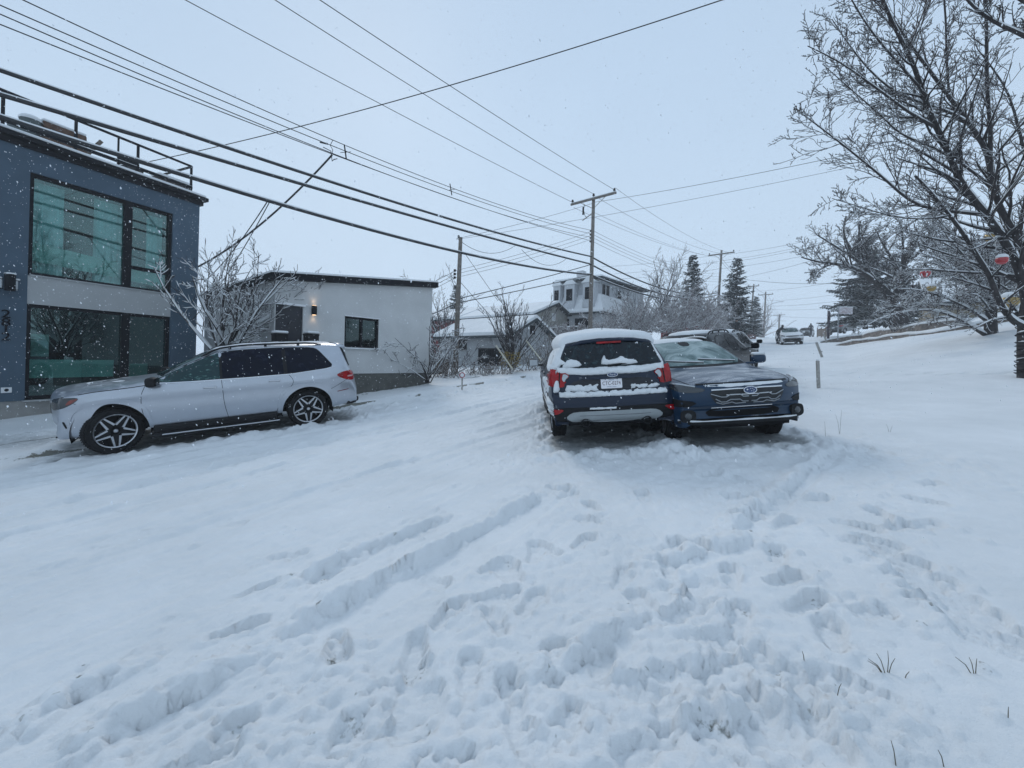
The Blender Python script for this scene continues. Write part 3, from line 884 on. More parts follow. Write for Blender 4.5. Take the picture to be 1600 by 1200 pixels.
        if style == 'five':
            mb = MB()
            for k in range(5):
                th = 2 * PI * k / 5 + PI / 2
                M = base @ Matrix.Rotation(th, 4, 'Z')
                vs = [M @ Vector((a, b, z)) for z in (z0 - .05, z0 - .004) for a, b in ((rim_r * .05, -rim_r * .22), (rim_r * .42, -rim_r * .20), (rim_r * .95, -rim_r * .15), (rim_r * .95, rim_r * .15), (rim_r * .42, rim_r * .20), (rim_r * .05, rim_r * .22))]
                mb.add(vs, [(5, 4, 3, 2, 1, 0), (6, 7, 8, 9, 10, 11)] + [(i, (i + 1) % 6, 6 + (i + 1) % 6, 6 + i) for i in range(6)])
            mb.build('spoke', M_TRIM, wo, fixn=True)
            # three-pointed mark on the hub
            mb = MB()
            for k in range(3):
                th = PI / 2 + 2 * PI * k / 3
                p = [(math.cos(th) * rim_r * .1, math.sin(th) * rim_r * .1), (math.cos(th + 1.05) * rim_r * .02, math.sin(th + 1.05) * rim_r * .02), (0, 0), (math.cos(th - 1.05) * rim_r * .02, math.sin(th - 1.05) * rim_r * .02)]
                mb.prism(p, z0 + .015, z0 + .019, base)
            mb.lathe([(rim_r * .1, z0 + .012), (rim_r * .115, z0 + .019), (rim_r * .13, z0 + .012)], 24, base)
            mb.build('hub_emblem', M_CHROME, wo, fixn=True)
        return wo

    def arch_trim(self, mat, wdt=.06, off=.012):
        for ax in self.axles:
            for sd in ('L', 'R'):
                V = []; fs = []; n = 26
                r0, r1 = self.ar - .004, self.ar + wdt
                for k in range(n + 1):
                    th = PI * (k / n) * 1.1 - PI * .05
                    for r, o_ in ((r0, -.03), (r0 + .002, off), (r1, off), (r1 + .004, -.006)):
                        c, nn = self.cast(ax + r * math.cos(th), max(self.wr + r * math.sin(th), .3), sd)
                        if r == r0 or r == r0 + .002:
                            c2, nn = self.cast(ax + (r1) * math.cos(th), max(self.wr + r1 * math.sin(th), .3), sd)
                            c = Vector((ax + r * math.cos(th), c2.y, max(self.wr + r * math.sin(th), .3)))
                        V.append(c + nn * o_)
                for k in range(n):
                    for j in range(3): fs.append((4 * k + j, 4 * k + 4 + j, 4 * k + 5 + j, 4 * k + 1 + j))
                mb = MB(); mb.add(V, fs)
                mb.build('wheel_arch_trim', mat, self.root, smooth=True, fixn=True)

    def mirror(self, x, z, sg, mat, snow=False, size=(.12, .21, .16), glass=False):
        c, nn = self.cast(x, z, 'L' if sg > 0 else 'R')
        mb = MB()
        y = c.y + sg * .20
        mb.rbox((x + .02, y, z + .06), size, .05, rz=-sg * .15)
        mb.box((x + .02, c.y + sg * .05, z + .0), (.06, .16, .035))
        o = mb.build('side_mirror', mat, self.root, smooth=True, fixn=True)
        o.data.set_sharp_from_angle(angle=math.radians(50))
        mb = MB(); mb.rbox((x + .02 - size[0] * .5 - .002, y, z + .06), (.012, size[1] * .86, size[2] * .8), .005, rz=-sg * .15)
        mb.build('mirror_glass', M_LAMP if glass else M_DGLASS, o)
        if snow:
            mb = MB(); mb.rbox((x + .02, y, z + .06 + size[2] * .5 + .01), (size[0] * .9, size[1] * .9, .05), .024, rz=-sg * .15)
            mb.build('snow_cap', M_SNOW, o, smooth=True)
        return o

    def handle(self, x, z, mat, tilt=0.05):
        for sd, sg in (('L', 1), ('R', -1)):
            c, nn = self.cast(x, z, sd)
            mb = MB(); mb.rbox((x, c.y + sg * .02, z), (.2, .03, .032), .013, ry=-tilt)
            mb.rbox((x + .085, c.y + sg * .006, z - .005), (.035, .03, .03), .008); mb.rbox((x - .085, c.y + sg * .006, z + .005), (.035, .03, .03), .008)
            mb.build('door_handle', mat, self.root, smooth=True)

    def rails(self, x0, x1, yy, mat, h=.05, r=.016, snow=False):
        for sd in (1, -1):
            pts = []
            for k in range(15):
                x = x0 + (x1 - x0) * k / 14; c, nn = self.cast(x, sd * yy, 'T')
                e = min(k, 14 - k)
                pts.append(c + Vector((0, 0, [-.005, h * .75, h][min(e, 2)])))
            mb = MB(); mb.tube(pts, r, 8)
            for k in (3, 7, 11):
                c = pts[k]; mb.box((c.x, c.y, c.z - h * .5), (.05, .02, h))
            o = mb.build('roof_rail', mat, self.root, smooth=False)
            if snow:
                mb = MB(); mb.tube([p + Vector((0, 0, r * 1.1)) for p in pts[1:-1]], [r * .9] * 13, 6)
                mb.build('snow_cover', M_SNOW, o, smooth=True)

    def place(self, x, y, ang, sink=0.0, extra_roll=0.0):
        """put the car on the snow: forward = compass angle ang (0 = away from camera, + to the right); tilted to the slope"""
        f2 = Vector((math.sin(ang), math.cos(ang))); l2 = Vector((-f2.y, f2.x))
        tw = self.w - .12
        def w_(a, b): q = Vector((x, y)) + f2 * a + l2 * b; return Vector((q.x, q.y, gz(q.x, q.y)))
        a0, a1 = max(self.axles), min(self.axles)
        fl, fr, rl, rr = w_(a0, tw), w_(a0, -tw), w_(a1, tw), w_(a1, -tw)
        fwd = ((fl + fr) - (rl + rr)).normalized(); lft = ((fl + rl) - (fr + rr)).normalized()
        up = fwd.cross(lft).normalized(); lft = up.cross(fwd).normalized()
        org = (fl + fr + rl + rr) / 4
        M = Matrix((fwd, lft, up)).transposed().to_4x4(); M.translation = org - up * sink
        self.root.matrix_world = M @ Matrix.Rotation(extra_roll, 4, 'X')
        car_trace(x + f2.x * (self.xf + self.xr) / 2, y + f2.y * (self.xf + self.xr) / 2, ang, (self.xf - self.xr) / 2, self.w)

def grow(poly, d):
    P2 = [Vector(p) for p in poly]; n = len(P2); out = []
    area = sum(P2[i].x * P2[(i + 1) % n].y - P2[(i + 1) % n].x * P2[i].y for i in range(n))
    sg = 1 if area > 0 else -1
    for i in range(n):
        a, b, c = P2[i - 1], P2[i], P2[(i + 1) % n]
        e1 = (b - a).normalized(); e2 = (c - b).normalized()
        n1 = Vector((e1.y, -e1.x)) * sg; n2 = Vector((e2.y, -e2.x)) * sg
        m = (n1 + n2); k = max(m.length_squared, .8)
        out.append(b + m * (2 * d / k))
    return [tuple(p) for p in out]
def smooth_poly(poly, n=3, closed=True):
    """corner cutting"""
    P2 = [Vector(p) for p in poly]
    for _ in range(n):
        q = []
        m = len(P2)
        for i in range(m if closed else m - 1):
            a, b = P2[i], P2[(i + 1) % m]
            q += [a.lerp(b, .22), a.lerp(b, .78)]
        if not closed: q = [P2[0]] + q + [P2[-1]]
        P2 = q
    return [tuple(p) for p in P2]
def mir(poly): return [(-a, b) for a, b in poly]
def ellipse(cx, cy, rx, ry, n=28): return [(cx + rx * math.cos(2 * PI * k / n), cy + ry * math.sin(2 * PI * k / n)) for k in range(n)]

def text_mesh(name, body, size, mat, M, parent, depth=.002, align='CENTER', sx=1.0):
    cu = bpy.data.curves.new(name, 'FONT'); cu.body = body; cu.size = size; cu.extrude = depth
    cu.align_x = align; cu.align_y = 'CENTER'; cu.resolution_u = 3
    t = bpy.data.objects.new('tmp_text', cu); COL.objects.link(t)
    dg = bpy.context.evaluated_depsgraph_get(); dg.update()
    me = bpy.data.meshes.new_from_object(t.evaluated_get(dg))
    bpy.data.objects.remove(t); bpy.data.curves.remove(cu)
    me.transform(Matrix.Diagonal((sx, 1, 1, 1)))
    me.transform(M); me.materials.clear(); me.materials.append(mat); me.name = name
    o = bpy.data.objects.new(name, me); COL.objects.link(o); o.parent = parent
    return o
def on_shell(car, y, z, axis, lift=.01):
    """frame on the shell: local x to the viewer's right, local y up, local z outward"""
    c, n = car.cast(y, z, axis)
    zz = n.normalized(); up = Vector((0, 0, 1)); xx = up.cross(zz).normalized(); yy = zz.cross(xx)
    M = Matrix((xx, yy, zz)).transposed().to_4x4(); M.translation = c + n * lift
    return M
# ------------------------------------------------------------------ silver SUV, nose downhill, seen from its left side
P_SILVER = paint('silver_paint', (.49, .52, .57), metal=.8, rough=.30, frost=.22, fscale=7, coat=.5, side=.05)
G_TEAL = frost_glass('teal_window', (.004, .03, .033), (.12, .30, .27), .55, .75, 7, stretch=(1, 1, 2.5))
G_DARK = frost_glass('tinted_window', (.002, .004, .012), (.006, .010, .03), .5, .8, 5)
G_DARK.node_tree.nodes['Principled BSDF'].inputs['Specular IOR Level'].default_value = .12
gl = Car('silver_suv', 'long silver SUV with black roof rails, nose downhill at the left kerb, front wheels turned', 'car',
  [(2.36, .44, .58, .62, .66, .72, .66, .03), (2.37, .36, .74, .80, .76, .80, .70, .03), (2.365, .34, .94, 1.0, .82, .86, .74, .04), (2.31, .34, 1.05, 1.12, .86, .89, .76, .05),
   (2.0, .36, 1.08, 1.175, .90, .92, .78, .05), (1.6, .38, 1.11, 1.21, .925, .945, .80, .05), (1.2, .38, 1.14, 1.25, .93, .95, .81, .05), (.98, .38, 1.155, 1.28, .93, .95, .81, .06),
   (.6, .38, 1.16, 1.48, .93, .95, .76, .06), (.2, .38, 1.17, 1.68, .93, .95, .71, .07), (-.05, .38, 1.175, 1.775, .93, .95, .69, .07), (-.6, .38, 1.18, 1.83, .93, .95, .68, .07),
   (-1.3, .38, 1.19, 1.84, .93, .95, .675, .07), (-1.9, .38, 1.205, 1.835, .93, .945, .665, .07), (-2.2, .40, 1.21, 1.81, .92, .93, .655, .06), (-2.36, .42, 1.20, 1.75, .91, .92, .65, .06),
   (-2.53, .44, 1.16, 1.32, .90, .90, .70, .05), (-2.62, .46, 1.02, 1.10, .88, .89, .74, .04), (-2.66, .46, .84, .90, .87, .88, .76, .03), (-2.69, .48, .70, .75, .84, .85, .74, .03), (-2.67, .50, .60, .63, .82, .83, .72, .02)],
  (1.5375, -1.5375), .395, .495, P_SILVER, front_curve=.30, rear_curve=.16)
win_f = smooth_poly([(1.0, 1.19), (.97, 1.215), (.55, 1.43), (.14, 1.62), (-.0, 1.675), (-.02, 1.67), (-.02, 1.20), (-.02, 1.19), (.4, 1.185)], 1)
win_r = smooth_poly([(-.06, 1.19), (-.06, 1.20), (-.06, 1.67), (-.08, 1.685), (-.5, 1.715), (-1.2, 1.73), (-1.70, 1.71), (-1.80, 1.66), (-1.95, 1.46), (-2.06, 1.31), (-1.9, 1.275), (-1.2, 1.21)], 1)
gl.windows([(win_f, G_TEAL), (win_r, G_DARK)], None)
for sd in 'LR':
    gl.strip('window_trim', [(1.02, 1.18), (.4, 1.172), (-.5, 1.175), (-1.25, 1.19), (-1.9, 1.25), (-2.09, 1.29)], sd, M_CHROME, .016, .010)
    gl.panel('quarter_post', [(-1.10, 1.205), (-1.10, 1.69), (-1.17, 1.69), (-1.17, 1.21)], sd, M_TRIM, .008, step=.1)
    gl.strip('door_gap', smooth_poly([(1.06, 1.15), (1.12, 1.0), (1.13, .75), (1.06, .39)], 2, False), sd, M_BLACK, .008)
    gl.strip('door_gap', smooth_poly([(-.04, 1.17), (-.05, 1.0), (-.06, .7), (-.12, .39)], 2, False), sd, M_BLACK, .008)
    gl.strip('door_gap', smooth_poly([(-1.18, 1.2), (-1.28, 1.05), (-1.22, .92), (-1.02, .72), (-.93, .39)], 2, False), sd, M_BLACK, .008)
    gl.strip('bonnet_gap', [(2.1, 1.045), (1.7, 1.105), (1.2, 1.145), (1.02, 1.165)], sd, M_BLACK, .010)
    gl.strip('bumper_gap', [(-2.0, .80), (-2.2, .90), (-2.38, 1.0)], sd, M_BLACK, .007)
    gl.strip('bumper_gap', [(1.93, .92), (2.05, 1.0)], sd, M_BLACK, .007)
    gl.panel('headlamp', smooth_poly([(2.26, 1.0), (2.1, 1.045), (1.86, 1.03), (2.0, .90), (2.22, .82), (2.29, .86)], 2), sd, M_DLAMP, .008, step=.03)
    gl.panel('headlamp_lens', smooth_poly([(2.0, 1.0), (1.88, 1.02), (1.98, .935), (2.06, .91)], 2), sd, simple('amber_lens_' + sd, (.20, .035, .025), .2, coat=.4, var=.3, vscale=20), .013, step=.03)
    gl.panel('fog_vent', smooth_poly([(2.12, .64), (2.09, .64), (2.06, .53), (2.08, .52)], 2), sd, M_TRIM, .005, step=.03)
    gl.panel('tail_lamp', smooth_poly([(-2.12, 1.105), (-2.25, 1.165), (-2.45, 1.19), (-2.55, 1.10), (-2.5, .95), (-2.34, .98), (-2.2, 1.04)], 2), sd, M_RED, .012, step=.03)
    gl.panel('tail_lamp_stripe', smooth_poly([(-2.36, 1.07), (-2.47, 1.08), (-2.48, 1.045), (-2.36, 1.04)], 1), sd, simple('clear_red_lens_' + sd, (.55, .32, .33), .2), .016, step=.03)
    gl.strip('reflector', [(-2.13, .73), (-2.38, .76)], sd, simple('dull_red_reflector_' + sd, (.16, .02, .025), .3), .016, .006)
    gl.strip('wheel_arch_crease', smooth_poly([(-.97, .5), (-1.02, .78), (-1.25, .93), (-1.54, .955), (-1.8, .92), (-2.0, .78), (-2.06, .6)], 2, False), sd, P_SILVER, .05, .014, skirt=.01)
    gl.strip('wheel_arch_crease', smooth_poly([(2.05, .6), (2.0, .78), (1.8, .92), (1.54, .955), (1.28, .93), (1.08, .78), (1.02, .5)], 2, False), sd, P_SILVER, .05, .014, skirt=.01)
    sg = 1 if sd == 'L' else -1
    mb = MB(); mb.rbox((0.02, sg * .90, .34), (1.95, .10, .17), .03); mb.rbox((0.02, sg * .96, .245), (2.0, .16, .07), .03)
    rb = mb.build('running_board', M_TRIM, gl.root, smooth=True)
    mb = MB(); mb.rbox((-.05, sg * 1.045, .262), (1.85, .012, .02), .004); mb.build('step_strip', M_CHROME, rb)
gl.panel('windscreen', [(-.60, 1.36), (-.54, 1.70), (.54, 1.70), (.60, 1.36), (.66, 1.28), (-.66, 1.28)], 'F', frost_glass('suv_windscreen', (.006, .02, .024), (.1, .2, .2), .5, .75, 4), .006, step=.07)
gl.panel('rear_window', smooth_poly([(-.72, 1.27), (-.62, 1.6), (.62, 1.6), (.72, 1.27)], 1), 'B', M_DGLASS, .006, step=.07)
for sd in 'LR':
    gl.panel('rear_window_corner', [(-2.29, 1.70), (-2.34, 1.68), (-2.50, 1.36), (-2.50, 1.28), (-2.44, 1.28), (-2.37, 1.44)], sd, M_DGLASS, .010, step=.04)
# roof spoiler with its lip
mb = MB()
prof = [(-.62, 0), (-.64, -.02), (.64, -.02), (.62, 0)]
vs = []
for y, k in ((-.62, .9), (-.3, 1.0), (0, 1.03), (.3, 1.0), (.62, .9)):
    c, nn = gl.cast(-2.14, y, 'T')
    vs += [(c.x, y, c.z + .004), (-2.14 - .30 * k, y, c.z - .035), (-2.14 - .29 * k, y, c.z - .08), (c.x - .08, y, c.z - .06)]
mb.add(vs, [(4 * i + j, 4 * i + (j + 1) % 4, 4 * i + 4 + (j + 1) % 4, 4 * i + 4 + j) for i in range(4) for j in range(4)] + [(0, 1, 2, 3), (19, 18, 17, 16)])
mb.build('roof_spoiler', P_SILVER, gl.root, smooth=True, fixn=True)
gl.panel('grille', smooth_poly([(-.42, .98), (.42, .98), (.36, .66), (-.36, .66)], 2), 'F', M_TRIM, .006)
gl.panel('bumper_intake', smooth_poly([(-.6, .56), (.6, .56), (.5, .42), (-.5, .42)], 2), 'F', M_TRIM, .005)
mb = MB()
for sg in (-1, 1):
    mb.rbox((2.04, sg * .74, .345), (.30, .14, .025), .01, rz=-sg * .5)
mb.rbox((2.2, 0, .345), (.14, 1.2, .025), .01); mb.build('front_lip', M_TRIM, gl.root)
mb = MB(); mb.rbox((-2.58, 0, .47), (.16, 1.4, .12), .04)
for sg in (-1, 1): mb.rbox((-2.44, sg * .78, .46), (.26, .14, .13), .03, rz=sg * .5)
mb.build('rear_diffuser', M_TRIM, gl.root, smooth=True)
gl.handle(.14, 1.04, M_SILVER); gl.handle(-.92, 1.075, M_SILVER)
gl.rails(.25, -1.9, .60, M_TRIM, h=.045, r=.018)
gl.mirror(.93, 1.17, 1, M_TRIM, size=(.15, .24, .17)); gl.mirror(.93, 1.17, -1, M_TRIM, size=(.15, .24, .17))
for ax in gl.axles:
    for sg in (1, -1):
        gl.wheel(ax, sg, 'five', steer=math.radians(26) if ax > 0 else 0, tyre_w=.275, rim_r=.295)
gl.snow('snow_dusting', smooth_poly([(.1, -.55), (.1, .55), (-2.0, .5), (-2.0, -.5)], 2), 'T', .014, thr=.3, fs=.25, edge=.1, seed=3, step=.06)
gl.snow('snow_dusting', smooth_poly([(1.1, -.6), (1.1, .5), (2.0, .45), (2.0, -.55)], 2), 'T', .010, thr=.62, fs=.2, edge=.1, seed=4, step=.05)
gl.place(-6.18, 8.54, math.radians(54 + 180), sink=.0)

# ------------------------------------------------------------------ dark blue SUV, tail toward us, snow on the roof
P_NAVY = paint('navy_paint', (.002, .011, .032), metal=.0, rough=.35, frost=.3, fscale=6, coat=.22, side=.10)
es = Car('navy_suv', 'dark blue SUV seen from behind, thick snow on its roof, white number plate', 'car',
  [(2.20, .44, .60, .64, .6, .66, .6, .03), (2.19, .36, .72, .78, .72, .78, .68, .03), (2.12, .30, .86, .93, .80, .84, .72, .04), (1.9, .28, .95, 1.04, .85, .88, .76, .05),
   (1.35, .28, 1.0, 1.10, .87, .89, .77, .05), (.95, .28, 1.03, 1.14, .87, .90, .77, .05), (.55, .28, 1.04, 1.34, .87, .90, .71, .06), (.12, .28, 1.05, 1.56, .87, .90, .66, .06),
   (-.1, .28, 1.06, 1.62, .87, .90, .65, .06), (-.7, .28, 1.08, 1.655, .87, .90, .645, .06), (-1.4, .30, 1.10, 1.645, .87, .895, .64, .06), (-1.83, .33, 1.12, 1.61, .87, .885, .64, .05),
   (-1.98, .35, 1.13, 1.57, .87, .88, .645, .05), (-2.07, .36, 1.13, 1.38, .865, .875, .69, .05), (-2.15, .37, 1.09, 1.16, .86, .87, .75, .04), (-2.185, .38, 1.02, 1.08, .86, .865, .78, .03),
   (-2.20, .39, .93, .98, .86, .865, .79, .03), (-2.225, .36, .80, .84, .86, .865, .80, .02), (-2.27, .35, .755, .79, .86, .865, .80, .02), (-2.295, .34, .66, .70, .86, .865, .80, .02),
   (-2.30, .33, .54, .57, .85, .86, .79, .02), (-2.28, .33, .42, .44, .83, .84, .77, .02), (-2.24, .34, .38, .39, .8, .81, .75, .015)],
  (1.345, -1.345), .355, .405, P_NAVY, front_curve=.22, rear_curve=.13, crease=.014)
es.windows([(smooth_poly([(.82, 1.08), (.4, 1.32), (.08, 1.49), (-.1, 1.52), (-.1, 1.08)], 1), M_DGLASS), (smooth_poly([(-.16, 1.08), (-.16, 1.525), (-.9, 1.53), (-.95, 1.1)], 1), M_DGLASS), (smooth_poly([(-1.01, 1.11), (-1.0, 1.53), (-1.5, 1.50), (-1.86, 1.26), (-1.7, 1.19)], 1), M_DGLASS)], None)
es.panel('rear_window', smooth_poly([(-.70, 1.17), (-.735, 1.24), (-.60, 1.53), (-.3, 1.545), (.3, 1.545), (.60, 1.53), (.735, 1.24), (.70, 1.17), (.3, 1.15), (-.3, 1.15)], 2), 'B', frost_glass('navy_rear_window', (.002, .007, .012), (.03, .07, .08), .5, .8, 6), .005, step=.05)
# spoiler over the glass
mb = MB(); vs = []
for y in (-.64, -.4, -.15, .15, .4, .64):
    c, nn = es.cast(-1.80, y, 'T'); k = 1 - .35 * abs(y / .64) ** 3
    vs += [(c.x, y, c.z + .003), (-1.80 - .27 * k, y, c.z - .05), (-1.80 - .25 * k, y, c.z - .085), (-1.88, y, c.z - .07)]
mb.add(vs, [(4 * i + j, 4 * i + (j + 1) % 4, 4 * i + 4 + (j + 1) % 4, 4 * i + 4 + j) for i in range(5) for j in range(4)] + [(0, 1, 2, 3), (23, 22, 21, 20)])
sp_ = mb.build('roof_spoiler', P_NAVY, es.root, smooth=True, fixn=True)
mb = MB(); mb.rbox((-2.055, 0, 1.515), (.02, .36, .03), .006); mb.build('brake_light', M_RED, sp_)
lamp = smooth_poly([(.60, 1.045), (.66, 1.095), (.85, 1.16), (.98, 1.15), (.985, .93), (.86, .90), (.74, .885), (.68, .90), (.70, .98)], 2)
for ax_, pl in (('B', lamp), ('B', mir(lamp))):
    o = es.panel('tail_lamp', pl, ax_, M_RED, .016, step=.03)
    clear = [(.615, 1.045), (.66, 1.075), (.70, 1.07), (.72, 1.0), (.685, .96), (.66, 1.01)]
    es.panel('reversing_lens', smooth_poly(clear if pl is lamp else mir(clear), 1), ax_, M_LAMP, .021, step=.02, parent=o)
    es.panel('lamp_divider', [(p[0] * (1 if pl is lamp else -1), p[1]) for p in ((.735, 1.11), (.75, 1.115), (.775, .9), (.76, .89))], ax_, M_TRIM, .019, step=.03, parent=o)
for sd in 'LR':
    es.panel('tail_lamp_side', smooth_poly([(-2.05, 1.13), (-1.86, 1.1), (-1.92, 1.0), (-2.1, .92), (-2.16, .95)], 2), sd, M_RED, .012, step=.04)
es.panel('plate_recess', smooth_poly([(-.62, 1.0), (.62, 1.0), (.56, .815), (-.56, .815)], 2), 'B', simple('dark_recess', (.004, .006, .012), .4), .004, step=.04)
tg = es.panel('tailgate_pull', smooth_poly([(-.42, 1.02), (.42, 1.02), (.42, .985), (-.42, .985)], 1), 'B', P_NAVY, .03, step=.04)
Mp = on_shell(es, 0.02, .925, 'B', .012)
mb = MB()
pl = []
for cx, cy, a0 in ((.137, .062, 0), (-.137, .062, 90), (-.137, -.062, 180), (.137, -.062, 270)):
    for k in range(5):
        a = math.radians(a0 + 22.5 * k); pl.append((cx + .014 * math.cos(a), cy + .014 * math.sin(a)))
mb.prism(pl, 0, .004, Mp)
plate = mb.build('number_plate', simple('plate_white', (.80, .78, .80), .5), es.root, fixn=True)
text_mesh('plate_number', 'CTC-0274', .076, simple('plate_red', (.06, .004, .008), .6), Mp @ Matrix.Translation((0, -.004, .004)), plate, .001, sx=.80)
text_mesh('plate_heading', 'Alberta', .026, simple('plate_blue', (.03, .08, .2), .5), Mp @ Matrix.Translation((0, .046, .004)), plate, .001)
text_mesh('plate_slogan', 'Wild Rose Country', .017, bpy.data.materials['plate_blue'], Mp @ Matrix.Translation((0, -.052, .004)), plate, .001)
mb = MB()
for x in (-.085, .085): mb.lathe([(0, .008), (.006, .008), (.006, .003)], 10, Mp @ Matrix.Translation((x, .056, 0)))
mb.build('plate_bolt', M_TRIM, plate)
Mo = on_shell(es, 0, 1.045, 'B', .026)
mb = MB(); mb.prism(ellipse(0, 0, .078, .034), 0, .008, Mo); bd = mb.build('badge', M_CHROME, es.root, fixn=True)
mb = MB(); mb.prism(ellipse(0, 0, .070, .028), .006, .0105, Mo); mb.build('badge_field', simple('badge_blue', (.01, .03, .10), .25, coat=.5), bd, fixn=True)
text_mesh('badge_script', 'Ford', .042, M_CHROME, Mo @ Matrix.Translation((0, .001, .0105)) @ Matrix.Shear('XZ', 4, (0, 0)), bd, .001)
# bumper
es.strip('bumper_step', [(-.84, .805), (.84, .805)], 'B', P_NAVY, .02, .012)
for sd in 'LR':
    es.strip('door_gap', [(-.13, 1.06), (-.14, .6), (-.16, .32)], sd, M_BLACK, .01)
    es.strip('door_gap', smooth_poly([(-1.0, 1.08), (-1.04, .9), (-.95, .7), (-.86, .4)], 2, False), sd, M_BLACK, .01)
    es.strip('door_gap', smooth_poly([(.88, 1.02), (.93, .7), (.88, .32)], 2, False), sd, M_BLACK, .01)
es.panel('bumper_cladding', smooth_poly([(-.90, .585), (-.62, .60), (.62, .60), (.90, .585), (.86, .36), (-.86, .36)], 1), 'B', M_TRIM, .010, step=.05)
es.panel('skid_plate', smooth_poly([(-.70, .45), (-.62, .525), (-.47, .545), (.47, .545), (.62, .525), (.70, .45), (.58, .385), (.2, .365), (-.2, .365), (-.58, .385)], 1), 'B', simple('dull_silver_plastic', (.33, .355, .36), .45, .2, var=.08), .020, step=.04)
es.strip('skid_groove', [(-.5, .485), (.5, .485)], 'B', simple('groove_grey', (.16, .17, .175), .6), .008, .023)
for sg in (-1, 1):
    es.panel('bumper_reflector', smooth_poly([(sg * .70, .575), (sg * .90, .575), (sg * .88, .50), (sg * .80, .505)], 1), 'B', M_RED, .018, step=.03)
    mb = MB(); mb.lathe([(.058, -.02), (.060, .10), (.052, .105), (.046, .09), (.044, .02), (0, .015)], 20, Matrix.Translation((-2.18, sg * .44 - .02, .375)) @ Matrix.Rotation(-PI / 2, 4, 'Y'))
    mb.build('exhaust_pipe', M_TRIM, es.root, smooth=True, fixn=True)
es.arch_trim(M_TRIM, .05)
for sd, sg in (('L', 1), ('R', -1)):
    mb = MB(); mb.rbox((0, sg * .885, .36), (1.86, .06, .15), .03); mb.build('sill_cladding', M_TRIM, es.root, smooth=True)
es.handle(.0, 1.0, P_NAVY); es.handle(-.95, 1.03, P_NAVY)
es.mirror(.72, 1.07, 1, M_TRIM, snow=False, glass=True); es.mirror(.72, 1.07, -1, M_TRIM, snow=True)
for ax in es.axles:
    for sg in (1, -1): es.wheel(ax, sg, 'ten', tyre_w=.235, rim_r=.235)
# rear wiper
mb = MB(); a, n1 = es.cast(.05, 1.165, 'B'); b, n2 = es.cast(-.32, 1.20, 'B')
mb.tube([a + n1 * .03, a.lerp(b, .5) + n1 * .035, b + n2 * .025], [.016, .012, .007], 6); mb.build('rear_wiper', M_TRIM, es.root)
# antenna stub
mb = MB(); c, nn = es.cast(-1.55, 0, 'T'); mb.tube([c, c + Vector((-.06, 0, .16))], [.006, .003], 6); mb.build('aerial', M_TRIM, es.root)
# snow on it
es.snow('roof_snow', smooth_poly([(.05, -.70), (.05, .70), (-.9, .74), (-1.8, .72), (-1.95, .68), (-1.97, 0), (-1.95, -.68), (-1.8, -.72), (-.9, -.74)], 1), 'T', .09, thr=0, fs=.6, edge=.13, seed=1, step=.035, off=0)
es.snow('window_snow', smooth_poly([(-.80, 1.22), (-.72, 1.165), (.72, 1.165), (.80, 1.22), (.78, 1.05), (-.78, 1.05)], 1), 'B', .045, thr=.30, fs=.10, edge=.06, seed=2, step=.016, off=.002)
es.snow('window_snow', smooth_poly([(-.36, 1.245), (-.22, 1.26), (-.16, 1.31), (-.1, 1.27), (.06, 1.25), (.08, 1.34), (.13, 1.26), (.14, 1.18), (-.4, 1.18)], 1), 'B', .05, thr=.08, fs=.07, edge=.04, seed=5, step=.014, off=.008)
es.snow('window_snow', smooth_poly([(.4, 1.18), (.46, 1.27), (.60, 1.30), (.70, 1.2), (.7, 1.16)], 1), 'B', .04, thr=.15, fs=.09, edge=.05, seed=9, step=.016, off=.004)
es.snow('pillar_snow', smooth_poly([(.92, 1.17), (.84, 1.30), (.68, 1.53), (.61, 1.54), (.70, 1.36), (.74, 1.2)], 1), 'B', .03, thr=.0, fs=.1, edge=.05, seed=12, step=.025, off=.004)
es.snow('pillar_snow', smooth_poly([(-.79, 1.2), (-.73, 1.32), (-.65, 1.48), (-.635, 1.48), (-.70, 1.3), (-.76, 1.18)], 1), 'B', .018, thr=.05, fs=.08, edge=.025, seed=13, step=.018, off=.004)
es.snow('bumper_snow', [(-.78, .825), (.78, .825), (.78, .745), (-.78, .745)], 'B', .05, thr=.36, fs=.07, edge=.035, seed=3, step=.014, off=.0)
es.snow('bumper_snow', [(-.02, .60), (.36, .60), (.36, .565), (-.02, .565)], 'B', .03, thr=.34, fs=.06, edge=.02, seed=6, step=.012, off=.012)
es.snow('tailgate_snow', [(-.66, .90), (-.25, .90), (-.25, .83), (-.66, .83)], 'B', .03, thr=.58, fs=.06, edge=.035, seed=7, step=.012, off=.004)
es.snow('tailgate_snow', [(.2, .93), (.66, .92), (.70, .82), (.2, .82)], 'B', .03, thr=.55, fs=.07, edge=.04, seed=8, step=.012, off=.004)
es.snow('lamp_snow', smooth_poly([(.76, .98), (.80, 1.0), (.84, .92), (.86, .80), (.76, .82)], 1), 'B', .04, thr=.25, fs=.07, edge=.035, seed=15, step=.014, off=.018)
es.snow('lamp_snow', smooth_poly([(-.70, .86), (-.62, .90), (-.56, .86), (-.6, .83)], 1), 'B', .035, thr=.15, fs=.07, edge=.03, seed=14, step=.014, off=.008)
es.snow('lamp_snow', smooth_poly([(.86, .66), (.92, .72), (.93, .5), (.9, .42), (.86, .46)], 1), 'B', .04, thr=.35, fs=.08, edge=.035, seed=16, step=.014, off=.018)
es.snow('flank_snow', smooth_poly([(-2.1, 1.28), (-1.6, 1.5), (-.9, 1.45), (-1.0, 1.14), (-2.0, 1.1)], 1), 'L', .028, thr=.25, fs=.14, edge=.08, seed=17, step=.03, off=.004)
